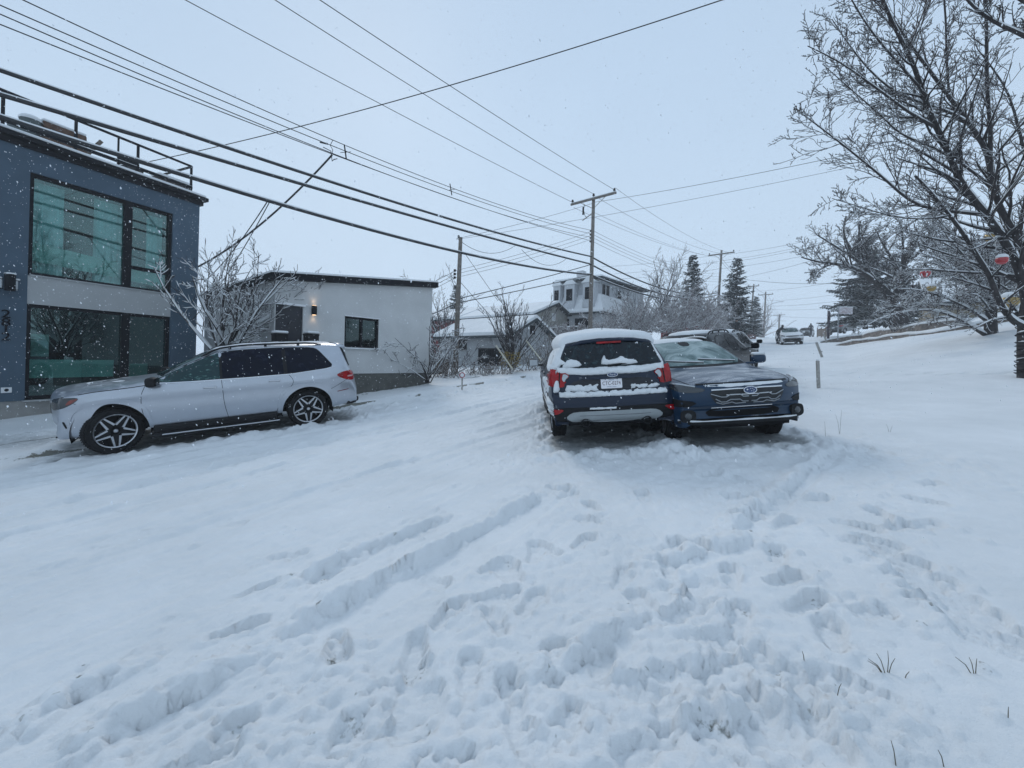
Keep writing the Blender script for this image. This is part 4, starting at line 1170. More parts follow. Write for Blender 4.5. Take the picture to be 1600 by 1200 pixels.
es.snow('flank_snow', smooth_poly([(-2.1, 1.0), (-1.4, 1.02), (-.2, .9), (-.9, .5), (-1.9, .85)], 1), 'L', .022, thr=.5, fs=.12, edge=.1, seed=18, step=.03, off=.002)
es.place(1.62, 7.98, math.radians(2.0), sink=-.05)

# ------------------------------------------------------------------ blue-green crossover facing us, pushed against it
P_TEAL = paint('teal_paint', (.003, .028, .068), metal=.0, rough=.32, frost=.315, fscale=2.4, coat=.3, fstretch=(1.8, .7, 1), side=.02)
cr_ = Car('teal_crossover', 'dark blue-green crossover facing downhill with a frosted windscreen, wedged against the navy SUV', 'car',
  [(2.22, .46, .62, .66, .68, .74, .66, .03), (2.25, .38, .72, .77, .76, .80, .70, .03), (2.235, .34, .82, .88, .80, .83, .72, .03), (2.18, .32, .895, .955, .83, .85, .74, .04),
   (2.05, .31, .93, 1.0, .85, .87, .76, .05), (1.75, .30, .95, 1.04, .86, .88, .77, .05), (1.3, .30, .98, 1.08, .865, .885, .77, .05), (1.0, .30, .995, 1.11, .87, .89, .77, .05),
   (.62, .30, 1.0, 1.29, .87, .89, .72, .06), (.2, .30, 1.01, 1.47, .87, .89, .67, .06), (.0, .30, 1.015, 1.53, .87, .89, .655, .06), (-.6, .30, 1.02, 1.57, .87, .89, .64, .06),
   (-1.3, .31, 1.04, 1.55, .87, .885, .63, .06), (-1.8, .34, 1.06, 1.49, .86, .87, .61, .05), (-2.0, .37, 1.05, 1.36, .855, .865, .64, .05), (-2.12, .40, 1.0, 1.1, .85, .86, .72, .04),
   (-2.2, .44, .85, .90, .84, .85, .75, .03), (-2.22, .5, .68, .72, .82, .83, .74, .02)],
  (1.335, -1.335), .35, .40, P_TEAL, front_curve=.30, rear_curve=.12, crease=.012)
cr_.windows([(smooth_poly([(.88, 1.05), (.45, 1.25), (.1, 1.40), (-.08, 1.43), (-.08, 1.05)], 1), M_DGLASS), (smooth_poly([(-.14, 1.05), (-.14, 1.44), (-.9, 1.45), (-.95, 1.08)], 1), M_DGLASS), (smooth_poly([(-1.01, 1.09), (-1.0, 1.45), (-1.45, 1.40), (-1.8, 1.2)], 1), M_DGLASS)], None)
G_FROST = frost_glass('frosted_windscreen', (.015, .07, .07), (.36, .44, .44), .36, .60, 2.2, detail=10, rough=.35)
ws = cr_.panel('windscreen', smooth_poly([(-.70, 1.125), (-.62, 1.34), (-.565, 1.485), (-.3, 1.51), (.3, 1.51), (.565, 1.485), (.62, 1.34), (.70, 1.125), (.3, 1.12), (-.3, 1.12)], 1), 'F', G_FROST, .006, step=.06)
cr_.panel('screen_surround', grow([(-.70, 1.125), (-.62, 1.34), (-.565, 1.485), (-.3, 1.51), (.3, 1.51), (.565, 1.485), (.62, 1.34), (.70, 1.125), (.3, 1.12), (-.3, 1.12)], .022), 'F', M_TRIM, .002, step=.06)
cr_.panel('sensor_housing', smooth_poly([(-.10, 1.505), (.10, 1.505), (.08, 1.43), (-.08, 1.43)], 1), 'F', M_TRIM, .008, step=.04, parent=ws)
# wipers with snow along them
mb = MB(); mb2 = MB()
for y0, y1 in ((.56, -.02), (.02, -.60)):
    pts = []
    for k in range(6):
        y = y0 + (y1 - y0) * k / 5; c, nn = cr_.cast(y, 1.135 + .012 * k * (1 if y0 > .3 else 1), 'F'); pts.append(c + nn * .022)
    mb.tube(pts, .010, 6); mb2.tube([p + Vector((.006, 0, .012)) for p in pts], .010, 6)
wp = mb.build('wiper', M_TRIM, cr_.root); mb2.build('snow_cover', M_SNOW, wp, smooth=True)
# bonnet shut-lines and ridge
for sg in (-1, 1):
    cr_.strip('bonnet_gap', smooth_poly([(1.02, sg * .80), (1.6, sg * .78), (2.0, sg * .70), (2.12, sg * .60)], 2, False), 'T', M_BLACK, .010)
cr_.strip('bonnet_lip', smooth_poly([(-.62, .935), (-.4, .945), (0, .95), (.4, .945), (.62, .935)], 1, False), 'F', M_TRIM, .014, .006)
# grille: dark mesh with chrome wings
gr = cr_.panel('grille', smooth_poly([(-.50, .80), (-.46, .855), (-.25, .88), (.25, .88), (.46, .855), (.50, .80), (.42, .675), (.33, .655), (-.33, .655), (-.42, .675)], 1), 'F', simple('grille_mesh', (.006, .007, .009), .5, var=.5, vscale=60), .006, step=.04)
cr_.strip('grille_bar', [(-.47, .862), (-.2, .872), (.2, .872), (.47, .862)], 'F', M_CHROME, .014, .014, parent=gr)
for sg in (-1, 1):
    for zz, x1, w_ in ((.80, .48, .5), (.735, .43, .45)):
        cr_.strip('grille_bar', [(sg * .02, zz - .03), (sg * .09, zz - .03), (sg * .13, zz), (sg * .25, zz), (sg * .30, zz - .03), (sg * .36, zz - .03), (sg * x1, zz + .012)], 'F', M_GALV, .010, .016, parent=gr)
    cr_.strip('grille_bar', [(sg * .05, .685), (sg * .18, .68), (sg * .23, .70), (sg * .34, .675), (sg * .42, .70)], 'F', M_GALV, .010, .016, parent=gr)
cr_.strip('grille_bar', [(-.3, .795), (.3, .795)], 'F', M_CHROME, .008, .012, parent=gr)
Mo = on_shell(cr_, 0, .845, 'F', .02)
mb = MB(); mb.prism(ellipse(0, 0, .088, .050), 0, .010, Mo); bd = mb.build('badge', M_CHROME, cr_.root, fixn=True)
mb = MB(); mb.prism(ellipse(0, 0, .078, .041), .008, .0125, Mo); mb.build('badge_field', simple('badge_dark_blue', (.015, .04, .12), .25, coat=.5), bd, fixn=True)
mb = MB()
for x, y, r in ((-.04, .006, .019), (.005, .018, .011), (.03, .016, .010), (.045, -.002, .010), (.012, -.014, .010), (.035, -.020, .009)):
    mb.prism([(x + (r if k % 2 == 0 else r * .35) * math.cos(PI * k / 4), y + (r * .8 if k % 2 == 0 else r * .3) * math.sin(PI * k / 4)) for k in range(8)], .0125, .0145, Mo)
mb.build('badge_stars', M_CHROME, bd, fixn=True)
for sg in (-1, 1):
    hl = [(sg * .53, .875), (sg * .70, .912), (sg * .90, .93), (sg * .92, .89), (sg * .80, .825), (sg * .58, .835)]
    o = cr_.panel('headlamp', smooth_poly(hl, 1), 'F', M_DLAMP, .010, step=.03)
    cr_.strip('lamp_strip', [(sg * .64, .905), (sg * .76, .925), (sg * .88, .94)], 'F', M_LAMP, .014, .016, parent=o)
    sd = 'L' if sg > 0 else 'R'
    cr_.panel('headlamp_side', smooth_poly([(2.0, .93), (1.72, .935), (1.85, .87), (2.05, .84)], 1), sd, M_DLAMP, .010, step=.03)
    cl = [(sg * .66, .74), (sg * .92, .70), (sg * .93, .44), (sg * .80, .38), (sg * .70, .40), (sg * .62, .53), (sg * .60, .62)]
    clo = cr_.panel('corner_cladding', smooth_poly([(sg * .62, .70), (sg * .93, .74), (sg * .93, .62), (sg * .74, .62)], 1), 'F', M_TRIM, .010, step=.04)
    Mf = on_shell(cr_, sg * .745, .50, 'F', .004)
    mb = MB(); mb.prism(smooth_poly([(-.10, -.07), (-.10, .06), (-.04, .085), (.06, .085), (.10, .05), (.10, -.05), (.04, -.085), (-.06, -.085)], 1), -.02, .016, Mf)
    fg = mb.build('fog_lamp_bezel', M_TRIM, cr_.root, fixn=True)
    mb = MB(); mb.lathe([(.048, .014), (.048, .020), (.03, .026), (0, .028)], 24, Mf @ Matrix.Translation((-sg * .0, 0, 0))); mb.build('fog_lamp', M_DLAMP, fg, smooth=True, fixn=True)
cr_.panel('lower_intake', smooth_poly([(-.52, .545), (-.4, .585), (.4, .585), (.52, .545), (.46, .47), (-.46, .47)], 1), 'F', M_BLACK, .006, step=.04)
cr_.strip('intake_trim', [(-.42, .596), (.42, .596)], 'F', M_CHROME, .012, .012)
mb = MB(); vs = []; q = 0
for k in range(13):
    y = -.84 + 1.68 * k / 12; c, nn = cr_.cast(y, .45, 'F'); e = .03 + .05 * (1 - abs(y / .84) ** 4)
    vs += [(c.x - .10, y, .445), (c.x + e, y, .425), (c.x + e, y, .385), (c.x - .10, y, .36)]
mb.add(vs, [(4 * i + j, 4 * i + (j + 1) % 4, 4 * i + 4 + (j + 1) % 4, 4 * i + 4 + j) for i in range(12) for j in range(4)] + [(0, 1, 2, 3), (51, 50, 49, 48)])
lip = mb.build('front_lip', M_TRIM, cr_.root, fixn=True)
mb = MB(); mb.tube([(vs[4 * k + 1][0] - .025, vs[4 * k + 1][1], .43) for k in range(13)], [.010 + .012 * random.random() for _ in range(13)], 6); mb.build('snow_cover', M_SNOW, lip, smooth=True)
cr_.arch_trim(M_TRIM, .065)
for sd, sg in (('L', 1), ('R', -1)):
    mb = MB(); mb.rbox((0, sg * .885, .37), (1.86, .06, .15), .03); mb.build('sill_cladding', M_TRIM, cr_.root, smooth=True)
    cr_.strip('door_gap', [(-.11, 1.03), (-.12, .6), (-.14, .34)], sd, M_BLACK, .01)
    cr_.strip('door_gap', smooth_poly([(.90, .98), (.95, .7), (.9, .34)], 2, False), sd, M_BLACK, .01)
cr_.rails(.0, -1.6, .56, M_TRIM, h=.045, r=.017, snow=True)
cr_.mirror(.80, 1.10, 1, P_TEAL, snow=True, size=(.14, .22, .15)); cr_.mirror(.80, 1.10, -1, P_TEAL, snow=True, size=(.14, .22, .15))
cr_.handle(.0, .93, P_TEAL); cr_.handle(-.95, .95, P_TEAL)
for ax in cr_.axles:
    for sg in (1, -1): cr_.wheel(ax, sg, 'ten', steer=math.radians(-8) if ax > 0 else 0, tyre_w=.225, rim_r=.23)
cr_.snow('roof_snow', smooth_poly([(.02, -.58), (.05, 0), (.02, .58), (-1.7, .56), (-1.7, -.56)], 2), 'T', .018, thr=.1, fs=.3, edge=.1, seed=21, step=.05, off=.002)
cr_.snow('grille_snow', smooth_poly([(-.56, .95), (.56, .95), (.52, .895), (-.52, .895)], 1), 'F', .010, thr=.48, fs=.2, edge=.04, seed=23, step=.025, off=.002)
cr_.place(3.30, 7.58, math.radians(181.0), sink=.05)

# ------------------------------------------------------------------ other cars up the street
SUV_KEYS = [(2.24, .44, .62, .68, .62, .70, .62, .03), (2.23, .36, .76, .83, .74, .80, .70, .03), (2.15, .30, .92, 1.0, .82, .86, .74, .04), (1.9, .28, 1.0, 1.09, .87, .90, .78, .05),
   (1.35, .28, 1.05, 1.15, .89, .91, .79, .05), (.98, .28, 1.07, 1.19, .89, .92, .79, .05), (.55, .28, 1.08, 1.42, .89, .92, .73, .06), (.15, .28, 1.09, 1.62, .89, .92, .68, .06),
   (-.1, .28, 1.10, 1.68, .89, .92, .67, .06), (-.7, .28, 1.11, 1.71, .89, .92, .66, .06), (-1.4, .30, 1.13, 1.70, .89, .915, .65, .06), (-1.9, .33, 1.15, 1.66, .89, .905, .64, .05),
   (-2.05, .35, 1.15, 1.58, .88, .89, .65, .05), (-2.18, .38, 1.10, 1.20, .87, .88, .74, .04), (-2.26, .41, .95, 1.0, .86, .87, .77, .03), (-2.31, .44, .78, .82, .85, .86, .77, .02), (-2.28, .5, .6, .63, .82, .83, .74, .02)]
def generic_suv(name, label, pm, glass, screen, group=None, box=False, rails=True, roof=.03, front='plain', lamps=True):
    c = Car(name, label, 'car', SUV_KEYS, (1.345, -1.345), .36, .41, pm, front_curve=.24, rear_curve=.12, group=group)
    c.windows([(smooth_poly([(.86, 1.13), (.4, 1.38), (.08, 1.55), (-.1, 1.58), (-.1, 1.13)], 1), glass), (smooth_poly([(-.16, 1.13), (-.16, 1.585), (-.9, 1.59), (-.95, 1.15)], 1), glass), (smooth_poly([(-1.01, 1.16), (-1.0, 1.59), (-1.6, 1.55), (-1.95, 1.28), (-1.8, 1.22)], 1), glass)], None)
    c.panel('windscreen', smooth_poly([(-.72, 1.21), (-.64, 1.42), (-.58, 1.62), (.58, 1.62), (.64, 1.42), (.72, 1.21)], 1), 'F', screen, .006, step=.08)
    c.panel('rear_window', smooth_poly([(-.74, 1.22), (-.60, 1.57), (.60, 1.57), (.74, 1.22)], 1), 'B', M_DGLASS, .006, step=.08)
    for sg in (-1, 1):
        c.panel('headlamp', smooth_poly([(sg * .56, .90), (sg * .88, .97), (sg * .90, .88), (sg * .62, .82)], 1), 'F', M_DLAMP, .010, step=.04)
        c.panel('tail_lamp', smooth_poly([(sg * .56, 1.12), (sg * .92, 1.16), (sg * .93, 1.0), (sg * .7, .98)], 1), 'B', M_RED, .012, step=.04)
        sd = 'L' if sg > 0 else 'R'
        c.panel('tail_lamp_side', smooth_poly([(-2.2, 1.12), (-1.95, 1.13), (-2.0, 1.02), (-2.22, 1.0)], 1), sd, M_RED, .012, step=.04)
        c.strip('door_gap', [(-.13, 1.1), (-.14, .6), (-.16, .32)], sd, M_BLACK, .012)
        c.mirror(.74, 1.12, sg, pm if front == 'white' else M_TRIM, snow=(front == 'white'))
    c.panel('grille', smooth_poly([(-.58, .90), (.58, .90), (.5, .80), (-.5, .80)], 1), 'F', M_TRIM, .008, step=.05)
    c.panel('bumper_intake', smooth_poly([(-.50, .72), (.50, .72), (.80, .48), (.74, .42), (-.74, .42), (-.80, .48)], 1), 'F', M_TRIM, .008, step=.05)
    for sg in (-1, 1): c.panel('fog_lamp', ellipse(sg * .74, .6, .05, .05, 12), 'F', M_DLAMP, .012, step=.04)
    c.panel('rear_cladding', [(-.85, .62), (.85, .62), (.82, .44), (-.82, .44)], 'B', M_TRIM, .008, step=.06)
    c.panel('number_plate', [(-.15, .99), (.15, .99), (.15, .85), (-.15, .85)], 'B', M_WHITE, .012, step=.1)
    c.arch_trim(M_TRIM, .05)
    for ax in c.axles:
        for sg in (1, -1): c.wheel(ax, sg, 'ten', tyre_w=.23, rim_r=.24)
    if rails: c.rails(.0, -1.8, .6, M_TRIM, h=.06, r=.02)
    c.snow('roof_snow', smooth_poly([(.05, -.6), (.05, .6), (-1.95, .58), (-1.95, -.58)], 2), 'T', roof, thr=.05, fs=.4, edge=.12, seed=hash(len(name)) % 17, step=.06, off=.002)
    return c
P_CHAR = paint('charcoal_paint', (.006, .008, .010), metal=.0, rough=.35, frost=.18, fscale=5, side=-.1, coat=.05)
ds = generic_suv('charcoal_suv', 'charcoal SUV just behind the blue-green crossover, only roof and right windows showing', P_CHAR, M_DGLASS, M_DGLASS, roof=.05)
ds.place(6.05, 12.1, math.radians(44), sink=.05)
P_GREY = paint('grey_paint', (.10, .115, .12), metal=.3, rough=.35, frost=.35, fscale=5, side=.1)
gs = generic_suv('grey_suv', 'grey SUV half hidden behind the charcoal one, a curved snowy roof', P_GREY, M_DGLASS, M_DGLASS, roof=.05)
gs.place(9.0, 16.6, math.radians(40), sink=.05)
P_WHITE = paint('white_car_paint', (.82, .83, .84), metal=.05, rough=.4, frost=.3, fscale=4, side=.05)
rv = generic_suv('white_suv', 'white SUV coming down the middle of the snowy street in the distance', P_WHITE, M_DGLASS, frost_glass('white_suv_screen', (.02, .05, .05), (.2, .27, .26), .45, .7, 3), roof=.03, front='white', rails=False)
rv.place(27.6, 39.6, math.radians(180 + 27), sink=.04)
rv.snow('bonnet_snow', smooth_poly([(1.0, -.6), (1.0, .6), (2.0, .6), (2.0, -.6)], 2), 'T', .03, thr=.1, fs=.3, edge=.15, seed=31, step=.06, off=.002)
pc = generic_suv('snowed_in_car', 'grey car parked on the right up the hill with a red tail lamp showing', P_GREY, frost_glass('snowy_side_window', (.05, .065, .07), (.25, .29, .3), .4, .65, 3), M_DGLASS, roof=.12, rails=False)
hp = hit(1318, 526)
pc.place(44.5, 53.5, math.radians(62), sink=-.35)
P_DGREEN = paint('dark_car_paint', (.015, .022, .02), metal=.2, rough=.3, frost=.2, fscale=4)
dc = generic_suv('dark_far_car', 'small dark car at the top of the street behind the white SUV', P_DGREEN, M_DGLASS, M_DGLASS, rails=False)
dc.place(49.5, 67.0, math.radians(225), sink=.1)
# ------------------------------------------------------------------ buildings
def frame_at(p, az):
    """local x runs along compass direction az, local y to its left (away from the street), z up"""
    M = Matrix.Rotation(PI / 2 - az, 4, 'Z'); M.translation = p
    return M
def on_plane(u, v, p0, az):
    d = Vector((math.sin(az), math.cos(az))); n = Vector((d.y, -d.x)); r = ray(u, v); r2 = Vector((r.x, r.y))
    Y = n.dot(Vector((p0[0], p0[1]))) / n.dot(r2); q = r2 * Y
    return (q - Vector((p0[0], p0[1]))).dot(d), CAM_H + r.z * Y

def pane_mat(name, tint, refl=.10, rough=.02):
    m, nt, b = new_mat(name); L = nt.links
    nt.nodes.remove(b); out = nt.nodes['Material Output']
    tr = N(nt, 'ShaderNodeBsdfTransparent'); tr.inputs['Color'].default_value = (*tint, 1)
    gl_ = N(nt, 'ShaderNodeBsdfGlossy'); gl_.inputs['Roughness'].default_value = rough; gl_.inputs['Color'].default_value = (.75, .95, .92, 1)
    lw = N(nt, 'ShaderNodeLayerWeight'); lw.inputs['Blend'].default_value = .25
    mr = N(nt, 'ShaderNodeMapRange'); mr.inputs['To Min'].default_value = refl; mr.inputs['To Max'].default_value = .8
    L.new(lw.outputs['Fresnel'], mr.inputs['Value'])
    ms = N(nt, 'ShaderNodeMixShader'); L.new(mr.outputs['Result'], ms.inputs[0]); L.new(tr.outputs[0], ms.inputs[1]); L.new(gl_.outputs[0], ms.inputs[2])
    L.new(ms.outputs[0], out.inputs['Surface'])
    return m
M_PANE = pane_mat('green_tinted_glass', (.58, .78, .77), .10)
M_PANE2 = pane_mat('grey_window_glass', (.30, .38, .40), .07)
M_BLUE = simple('blue_stucco', (.064, .102, .142), .85, var=.10, vscale=2.2, bump=.35, bscale=160)
M_GPANEL = simple('grey_panel', (.40, .41, .41), .7, var=.05, vscale=2)
M_FRAME = simple('black_frame', (.006, .007, .010), .55, spec=.12)
M_CURT = simple('pale_curtain', (.72, .80, .80), .9, var=.15, vscale=3)
M_DARKROOM = simple('dim_room', (.05, .055, .06), .9)
M_GREENBAND = simple('pale_green_band', (.62, .76, .68), .5, var=.22, vscale=1.6)
M_STUCCO = simple('pale_stucco', (.55, .555, .55), .9, var=.08, vscale=1.2, bump=.3, bscale=150)

# ---- two-storey blue house on the left
AZ1 = math.radians(23)
o1 = P(0, 600, 10.2); o1 = Vector((o1.x, o1.y, 0)); g0 = gz(o1.x, o1.y)
B1 = thing('blue_house', 'two-storey blue stucco house with big black-framed windows and a roof deck', 'house')
B1.matrix_world = frame_at(o1, AZ1)
pl1 = lambda u, v: on_plane(u, v, o1, AZ1)
aL, aR = pl1(47.5, 271)[0], pl1(271, 332)[0]
zT = (pl1(47.5, 271)[1] + pl1(271, 332)[1]) / 2; zB1 = (pl1(40, 429)[1] + pl1(265, 460)[1]) / 2; zB2 = (pl1(40, 472.5)[1] + pl1(265, 496)[1]) / 2
zW = pl1(38, 626)[1]; zR = (pl1(0, 200)[1] + pl1(312, 310)[1]) / 2; aC = (pl1(312, 310)[0] + pl1(309, 450)[0]) / 2
print('B1', aL, aR, zT, zB1, zB2, zW, zR, aC, g0)
D1 = 9.0; TH = .28; A0 = -5.5
mb = MB()
mb.box(((A0 + aL) / 2, TH / 2, (zR + zW) / 2), (aL - A0, TH, zR - zW))                       # left pier
mb.box(((aR + aC) / 2, TH / 2, (zR - .9) / 2), (aC - aR, TH, zR + .9))                       # right pier
mb.box(((aL + aR) / 2, TH / 2, (zT + zR) / 2), (aR - aL, TH, zR - zT))
mb.box((aC - TH / 2, TH + (D1 - TH) / 2, (zR - .9) / 2), (TH, D1 - TH, zR + .9))             # right side wall
mb.box((A0 + TH / 2, TH + (D1 - TH) / 2, (zR - .9) / 2), (TH, D1 - TH, zR + .9))
mb.box(((A0 + aC) / 2, D1 + TH / 2, (zR - .9) / 2), (aC - A0, TH, zR + .9))
mb.build('wall', M_BLUE, B1)
mb = MB(); mb.box(((aL + aR) / 2, TH / 2 + .02, (zB1 + zB2) / 2), (aR - aL, TH, zB1 - zB2)); mb.box(((aL + aR) / 2 + .03, .03, zB1 + .012), (aR - aL, .10, .03)); mb.build('spandrel_panel', M_GPANEL, B1)
mb = MB(); mb.box(((A0 + aR) / 2, TH / 2 + .03, (zW - 1.2) / 2), (aR - A0, TH, zW + 1.2)); mb.build('foundation', M_CONC, B1)
mb = MB(); mb.box(((A0 + aC) / 2 + .06, D1 / 2 - .05, zR - .05), (aC - A0 + .24, D1 + .3, .12)); mb.box(((A0 + aC) / 2 + .04, D1 / 2, zR - .2), (aC - A0 + .1, D1 + .12, .14)); mb.build('roof_edge', M_FRAME, B1)
mb = MB(); mb.rbox(((A0 + aC) / 2 + .06, D1 / 2 - .03, zR + .06), (aC - A0 + .2, D1 + .22, .12), .05); mb.build('roof_snow', M_SNOW, B1, smooth=False)
# inside: floors, back walls (so the panes have rooms behind them)
mb = MB(); mb.box(((A0 + aC) / 2, D1 / 2, (zB1 + zB2) / 2 - .05), (aC - A0 - .6, D1 - .6, .35)); mb.box(((A0 + aC) / 2, 4.2, 3.2), (aC - A0 - .6, .1, 6.6)); mb.box(((A0 + aC) / 2, D1 / 2, zW - .15), (aC - A0 - .6, D1 - .6, .2)); mb.box(((A0 + aC) / 2, D1 / 2, zR - .35), (aC - A0 - .6, D1 - .6, .1))
mb.box((aL - .4, 2.3, 3.2), (.1, 3.8, 6.6)); mb.build('interior', M_DARKROOM, B1)
def big_window(z0, z1, mull, tr=None):
    y = .12
    fr = MB(); w = .09
    for a in (aL, aR): fr.box((a + (w / 2 if a == aL else -w / 2), y, (z0 + z1) / 2), (w, .12, z1 - z0))
    for z in (z0 + w / 2, z1 - w / 2): fr.box(((aL + aR) / 2, y, z), (aR - aL - 2 * w, .118, w))
    fr.box((mull, y + .001, (z0 + z1) / 2), (.2, .114, z1 - z0 - 2 * w))
    if tr: fr.box(((mull + .1 + aR - w) / 2, y + .002, tr), (aR - w - mull - .1, .11, .10))
    f = fr.build('window_frame', M_FRAME, B1)
    for x0, x1 in ((aL + w, mull - .1), (mull + .1, aR - w)):
        p = MB(); p.box(((x0 + x1) / 2, y + .02, (z0 + z1) / 2), (x1 - x0, .012, z1 - z0 - 2 * w)); p.build('pane', M_PANE, f)
    return f
mull = pl1(203, 330)[0]
f1 = big_window(zB1, zT, mull, pl1(230, 421)[1]); f2 = big_window(zW + .02, zB2, mull)
def curtain(x0, x1, z0, z1, y, parent, amp=.075, per=.15):
    n = max(6, int((x1 - x0) / .02)); mb = MB(); vs = []
    for i in range(n + 1):
        x = x0 + (x1 - x0) * i / n; yy = y + amp * math.sin(2 * PI * x / per) * (.6 + .4 * math.sin(x * 5))
        vs += [(x, yy, z0), (x, yy * 1.0, z1)]
    mb.add(vs, [(2 * i, 2 * i + 2, 2 * i + 3, 2 * i + 1) for i in range(n)]); return mb.build('curtain', M_CURT, parent, smooth=True)
W1 = aR - aL
curtain(aL + .1, aL + W1 * .24, zB1 + .15, zT - .12, .42, f1); curtain(aL + W1 * .44, aL + W1 * .64, zB1 + .15, zT - .12, .42, f1); curtain(aR - .55, aR - .1, zB1 + .3, zT - .15, .45, f1)
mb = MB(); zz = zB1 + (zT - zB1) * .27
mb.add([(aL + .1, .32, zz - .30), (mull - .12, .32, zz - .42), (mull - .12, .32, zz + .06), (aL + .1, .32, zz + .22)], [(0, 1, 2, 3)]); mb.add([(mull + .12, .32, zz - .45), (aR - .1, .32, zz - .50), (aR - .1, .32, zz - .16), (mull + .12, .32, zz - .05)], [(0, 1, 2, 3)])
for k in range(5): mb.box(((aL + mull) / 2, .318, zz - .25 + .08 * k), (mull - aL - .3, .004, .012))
mb.build('window_band', M_GREENBAND, f1)  # slanted pale green bands set just behind the upper panes
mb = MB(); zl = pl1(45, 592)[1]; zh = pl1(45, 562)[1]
mb.box(((aL + mull) / 2, .34, (zl + zh) / 2), (mull - aL - .32, .02, zh - zl)); mb.box(((mull + aR) / 2, .9, (zl + zh) / 2 - .1), (aR - mull - .4, .02, (zh - zl) * .9)); mb.build('window_band', M_GREENBAND, f2)  # level pale green bands set behind the lower panes
mb = MB(); mb.box((pl1(75, 540)[0], .5, pl1(75, 540)[1]), (.34, .03, .62)); mb.box((pl1(43, 540)[0] + .06, .42, pl1(43, 540)[1]), (.05, .03, .62)); mb.build('notice_board', simple('pale_board', (.5, .56, .5), .8, var=.2, vscale=8), f2)
mb = MB(); mb.box((aL + W1 * .5, 1.6, zl + .1), (W1 * .8, .7, .08)); mb.box((aL + W1 * .35, 2.2, zl + .45), (W1 * .5, .2, .5)); mb.build('sideboard', M_BLACK, f2)
mb = MB(); mb.box(((aL + aR) / 2, -.03, zW - .01), (aR - aL + .1, .16, .03)); mb.build('window_sill', M_GPANEL, B1)
# house number, wall lamp, door bell
M_NUM = simple('number_black', (.003, .003, .006), .6, spec=.1)
nb = MB(); nb.box((0, 0, 0), (.001, .001, .001))
for ch, v in (('2', 491), ('8', 504), ('1', 516), ('2', 526.5)):
    a, z = pl1(9, v)
    text_mesh('house_number', ch, .30, M_NUM, Matrix.Translation((a, -.012, z)) @ Matrix.Rotation(PI / 2, 4, 'X'), B1, .012, sx=1.15)
a, z = pl1(10.5, 442)
mb = MB(); mb.lathe([(0, -.21), (.095, -.21), (.095, .21), (0, .21)], 20, Matrix.Translation((a, -.20, z))); mb.box((a, -.06, z), (.08, .12, .1))
for s in (-1, 1): mb.box((a + s * .14, -.10, z + .08), (.09, .06, .02)); mb.box((a + s * .13, -.10, z - .16), (.07, .06, .02))
wl = mb.build('wall_lamp', M_FRAME, B1, fixn=True)
for s in (-1, 1):
    mb = MB(); mb.box((a + s * .13, -.10, z - .04), (.05, .05, .22)); mb.build('lamp_glass', M_LAMP, wl)
mb = MB(); mb.rbox((a, -.20, z + .225), (.18, .18, .05), .024); mb.rbox((a + .15, -.10, z + .105), (.09, .08, .05), .02); mb.rbox((a - .15, -.10, z + .105), (.09, .08, .05), .02); mb.build('snow_cap', M_SNOW, wl, smooth=True)
a, z = pl1(9.5, 609.5)
mb = MB(); mb.rbox((a, -.012, z), (.18, .03, .14), .006); db = mb.build('outlet_cover', M_WHITE, B1)
mb = MB(); mb.lathe([(0, .012), (.035, .01), (.04, 0)], 16, Matrix.Translation((a, -.028, z)) @ Matrix.Rotation(PI / 2, 4, 'X')); mb.build('outlet_cap', M_TRIM, db, fixn=True)

# ---- roof deck railing and what stands behind it
RL = thing('roof_railing', 'black metal railing round the roof deck of the blue house', 'railing')
RL.matrix_world = frame_at(o1 + Vector((0, 0, zR + .1)), AZ1)
sb = .35
ofs = o1 + Vector((-math.cos(AZ1), math.sin(AZ1), 0)) * sb
plr = lambda u, v: on_plane(u, v, ofs, AZ1)
zt_ = (plr(300, 258)[1] + plr(118, 190)[1]) / 2 - zR - .1; ac_ = plr(300, 258)[0]; zl_ = (plr(0, 194)[1] + plr(300, 287)[1]) / 2 - zR - .1
print('rail', zt_, zl_, ac_)
for z, r in ((zt_, .035), (zl_, .05)):
    mb = MB(); mb.box(((A0 + ac_) / 2, sb, z), (ac_ - A0, r * 1.6, r * 1.6)); mb.box((ac_, sb + 1.2, z - .0), (r * 1.6, 2.4, r * 1.55)); mb.build('rail', M_FRAME, RL)
for u in (3, 60, 118, 185, 216, 262, 300):
    a = plr(u, 230)[0]
    if u in (60, 262): continue
    mb = MB(); mb.box((a, sb, zt_ / 2 - .05), (.06 if u != 185 else .035, .05, zt_ + .05)); mb.build('post', M_FRAME, RL)
mb = MB(); mb.box((ac_, sb + 2.4, zt_ / 2 - .05), (.06, .05, zt_ + .05)); mb.build('post', M_FRAME, RL)
mb = MB(); mb.box(((A0 + ac_) / 2, sb, zl_ + .05), (ac_ - A0, .05, .022)); mb.box(((A0 + ac_) / 2, sb, zt_ + .034), (ac_ - A0, .04, .016)); mb.build('snow_cover', M_SNOW, RL)
def deck_pt(u, v, back):
    q = o1 + Vector((-math.cos(AZ1), math.sin(AZ1), 0)) * back
    a, z = on_plane(u, v, q, AZ1); return a, z
a0_, _ = deck_pt(62, 205, 1.3); a1_, _ = deck_pt(128, 220, 1.3)
PB = thing('planter_box', 'brown slatted wooden planter box behind the roof railing, snow on its lid', 'planter')
PB.matrix_world = frame_at(o1 + Vector((0, 0, zR + .12)), AZ1)
hz_ = deck_pt(95, 203, 1.3)[1] - zR - .12
mb = MB(); mb.box(((a0_ + a1_) / 2, 1.3, hz_ / 2), (a1_ - a0_, .5, hz_)); 
for k in range(5): mb.box(((a0_ + a1_) / 2, 1.04, .08 + k * hz_ / 5), (a1_ - a0_ + .02, .03, hz_ / 5 * .8))
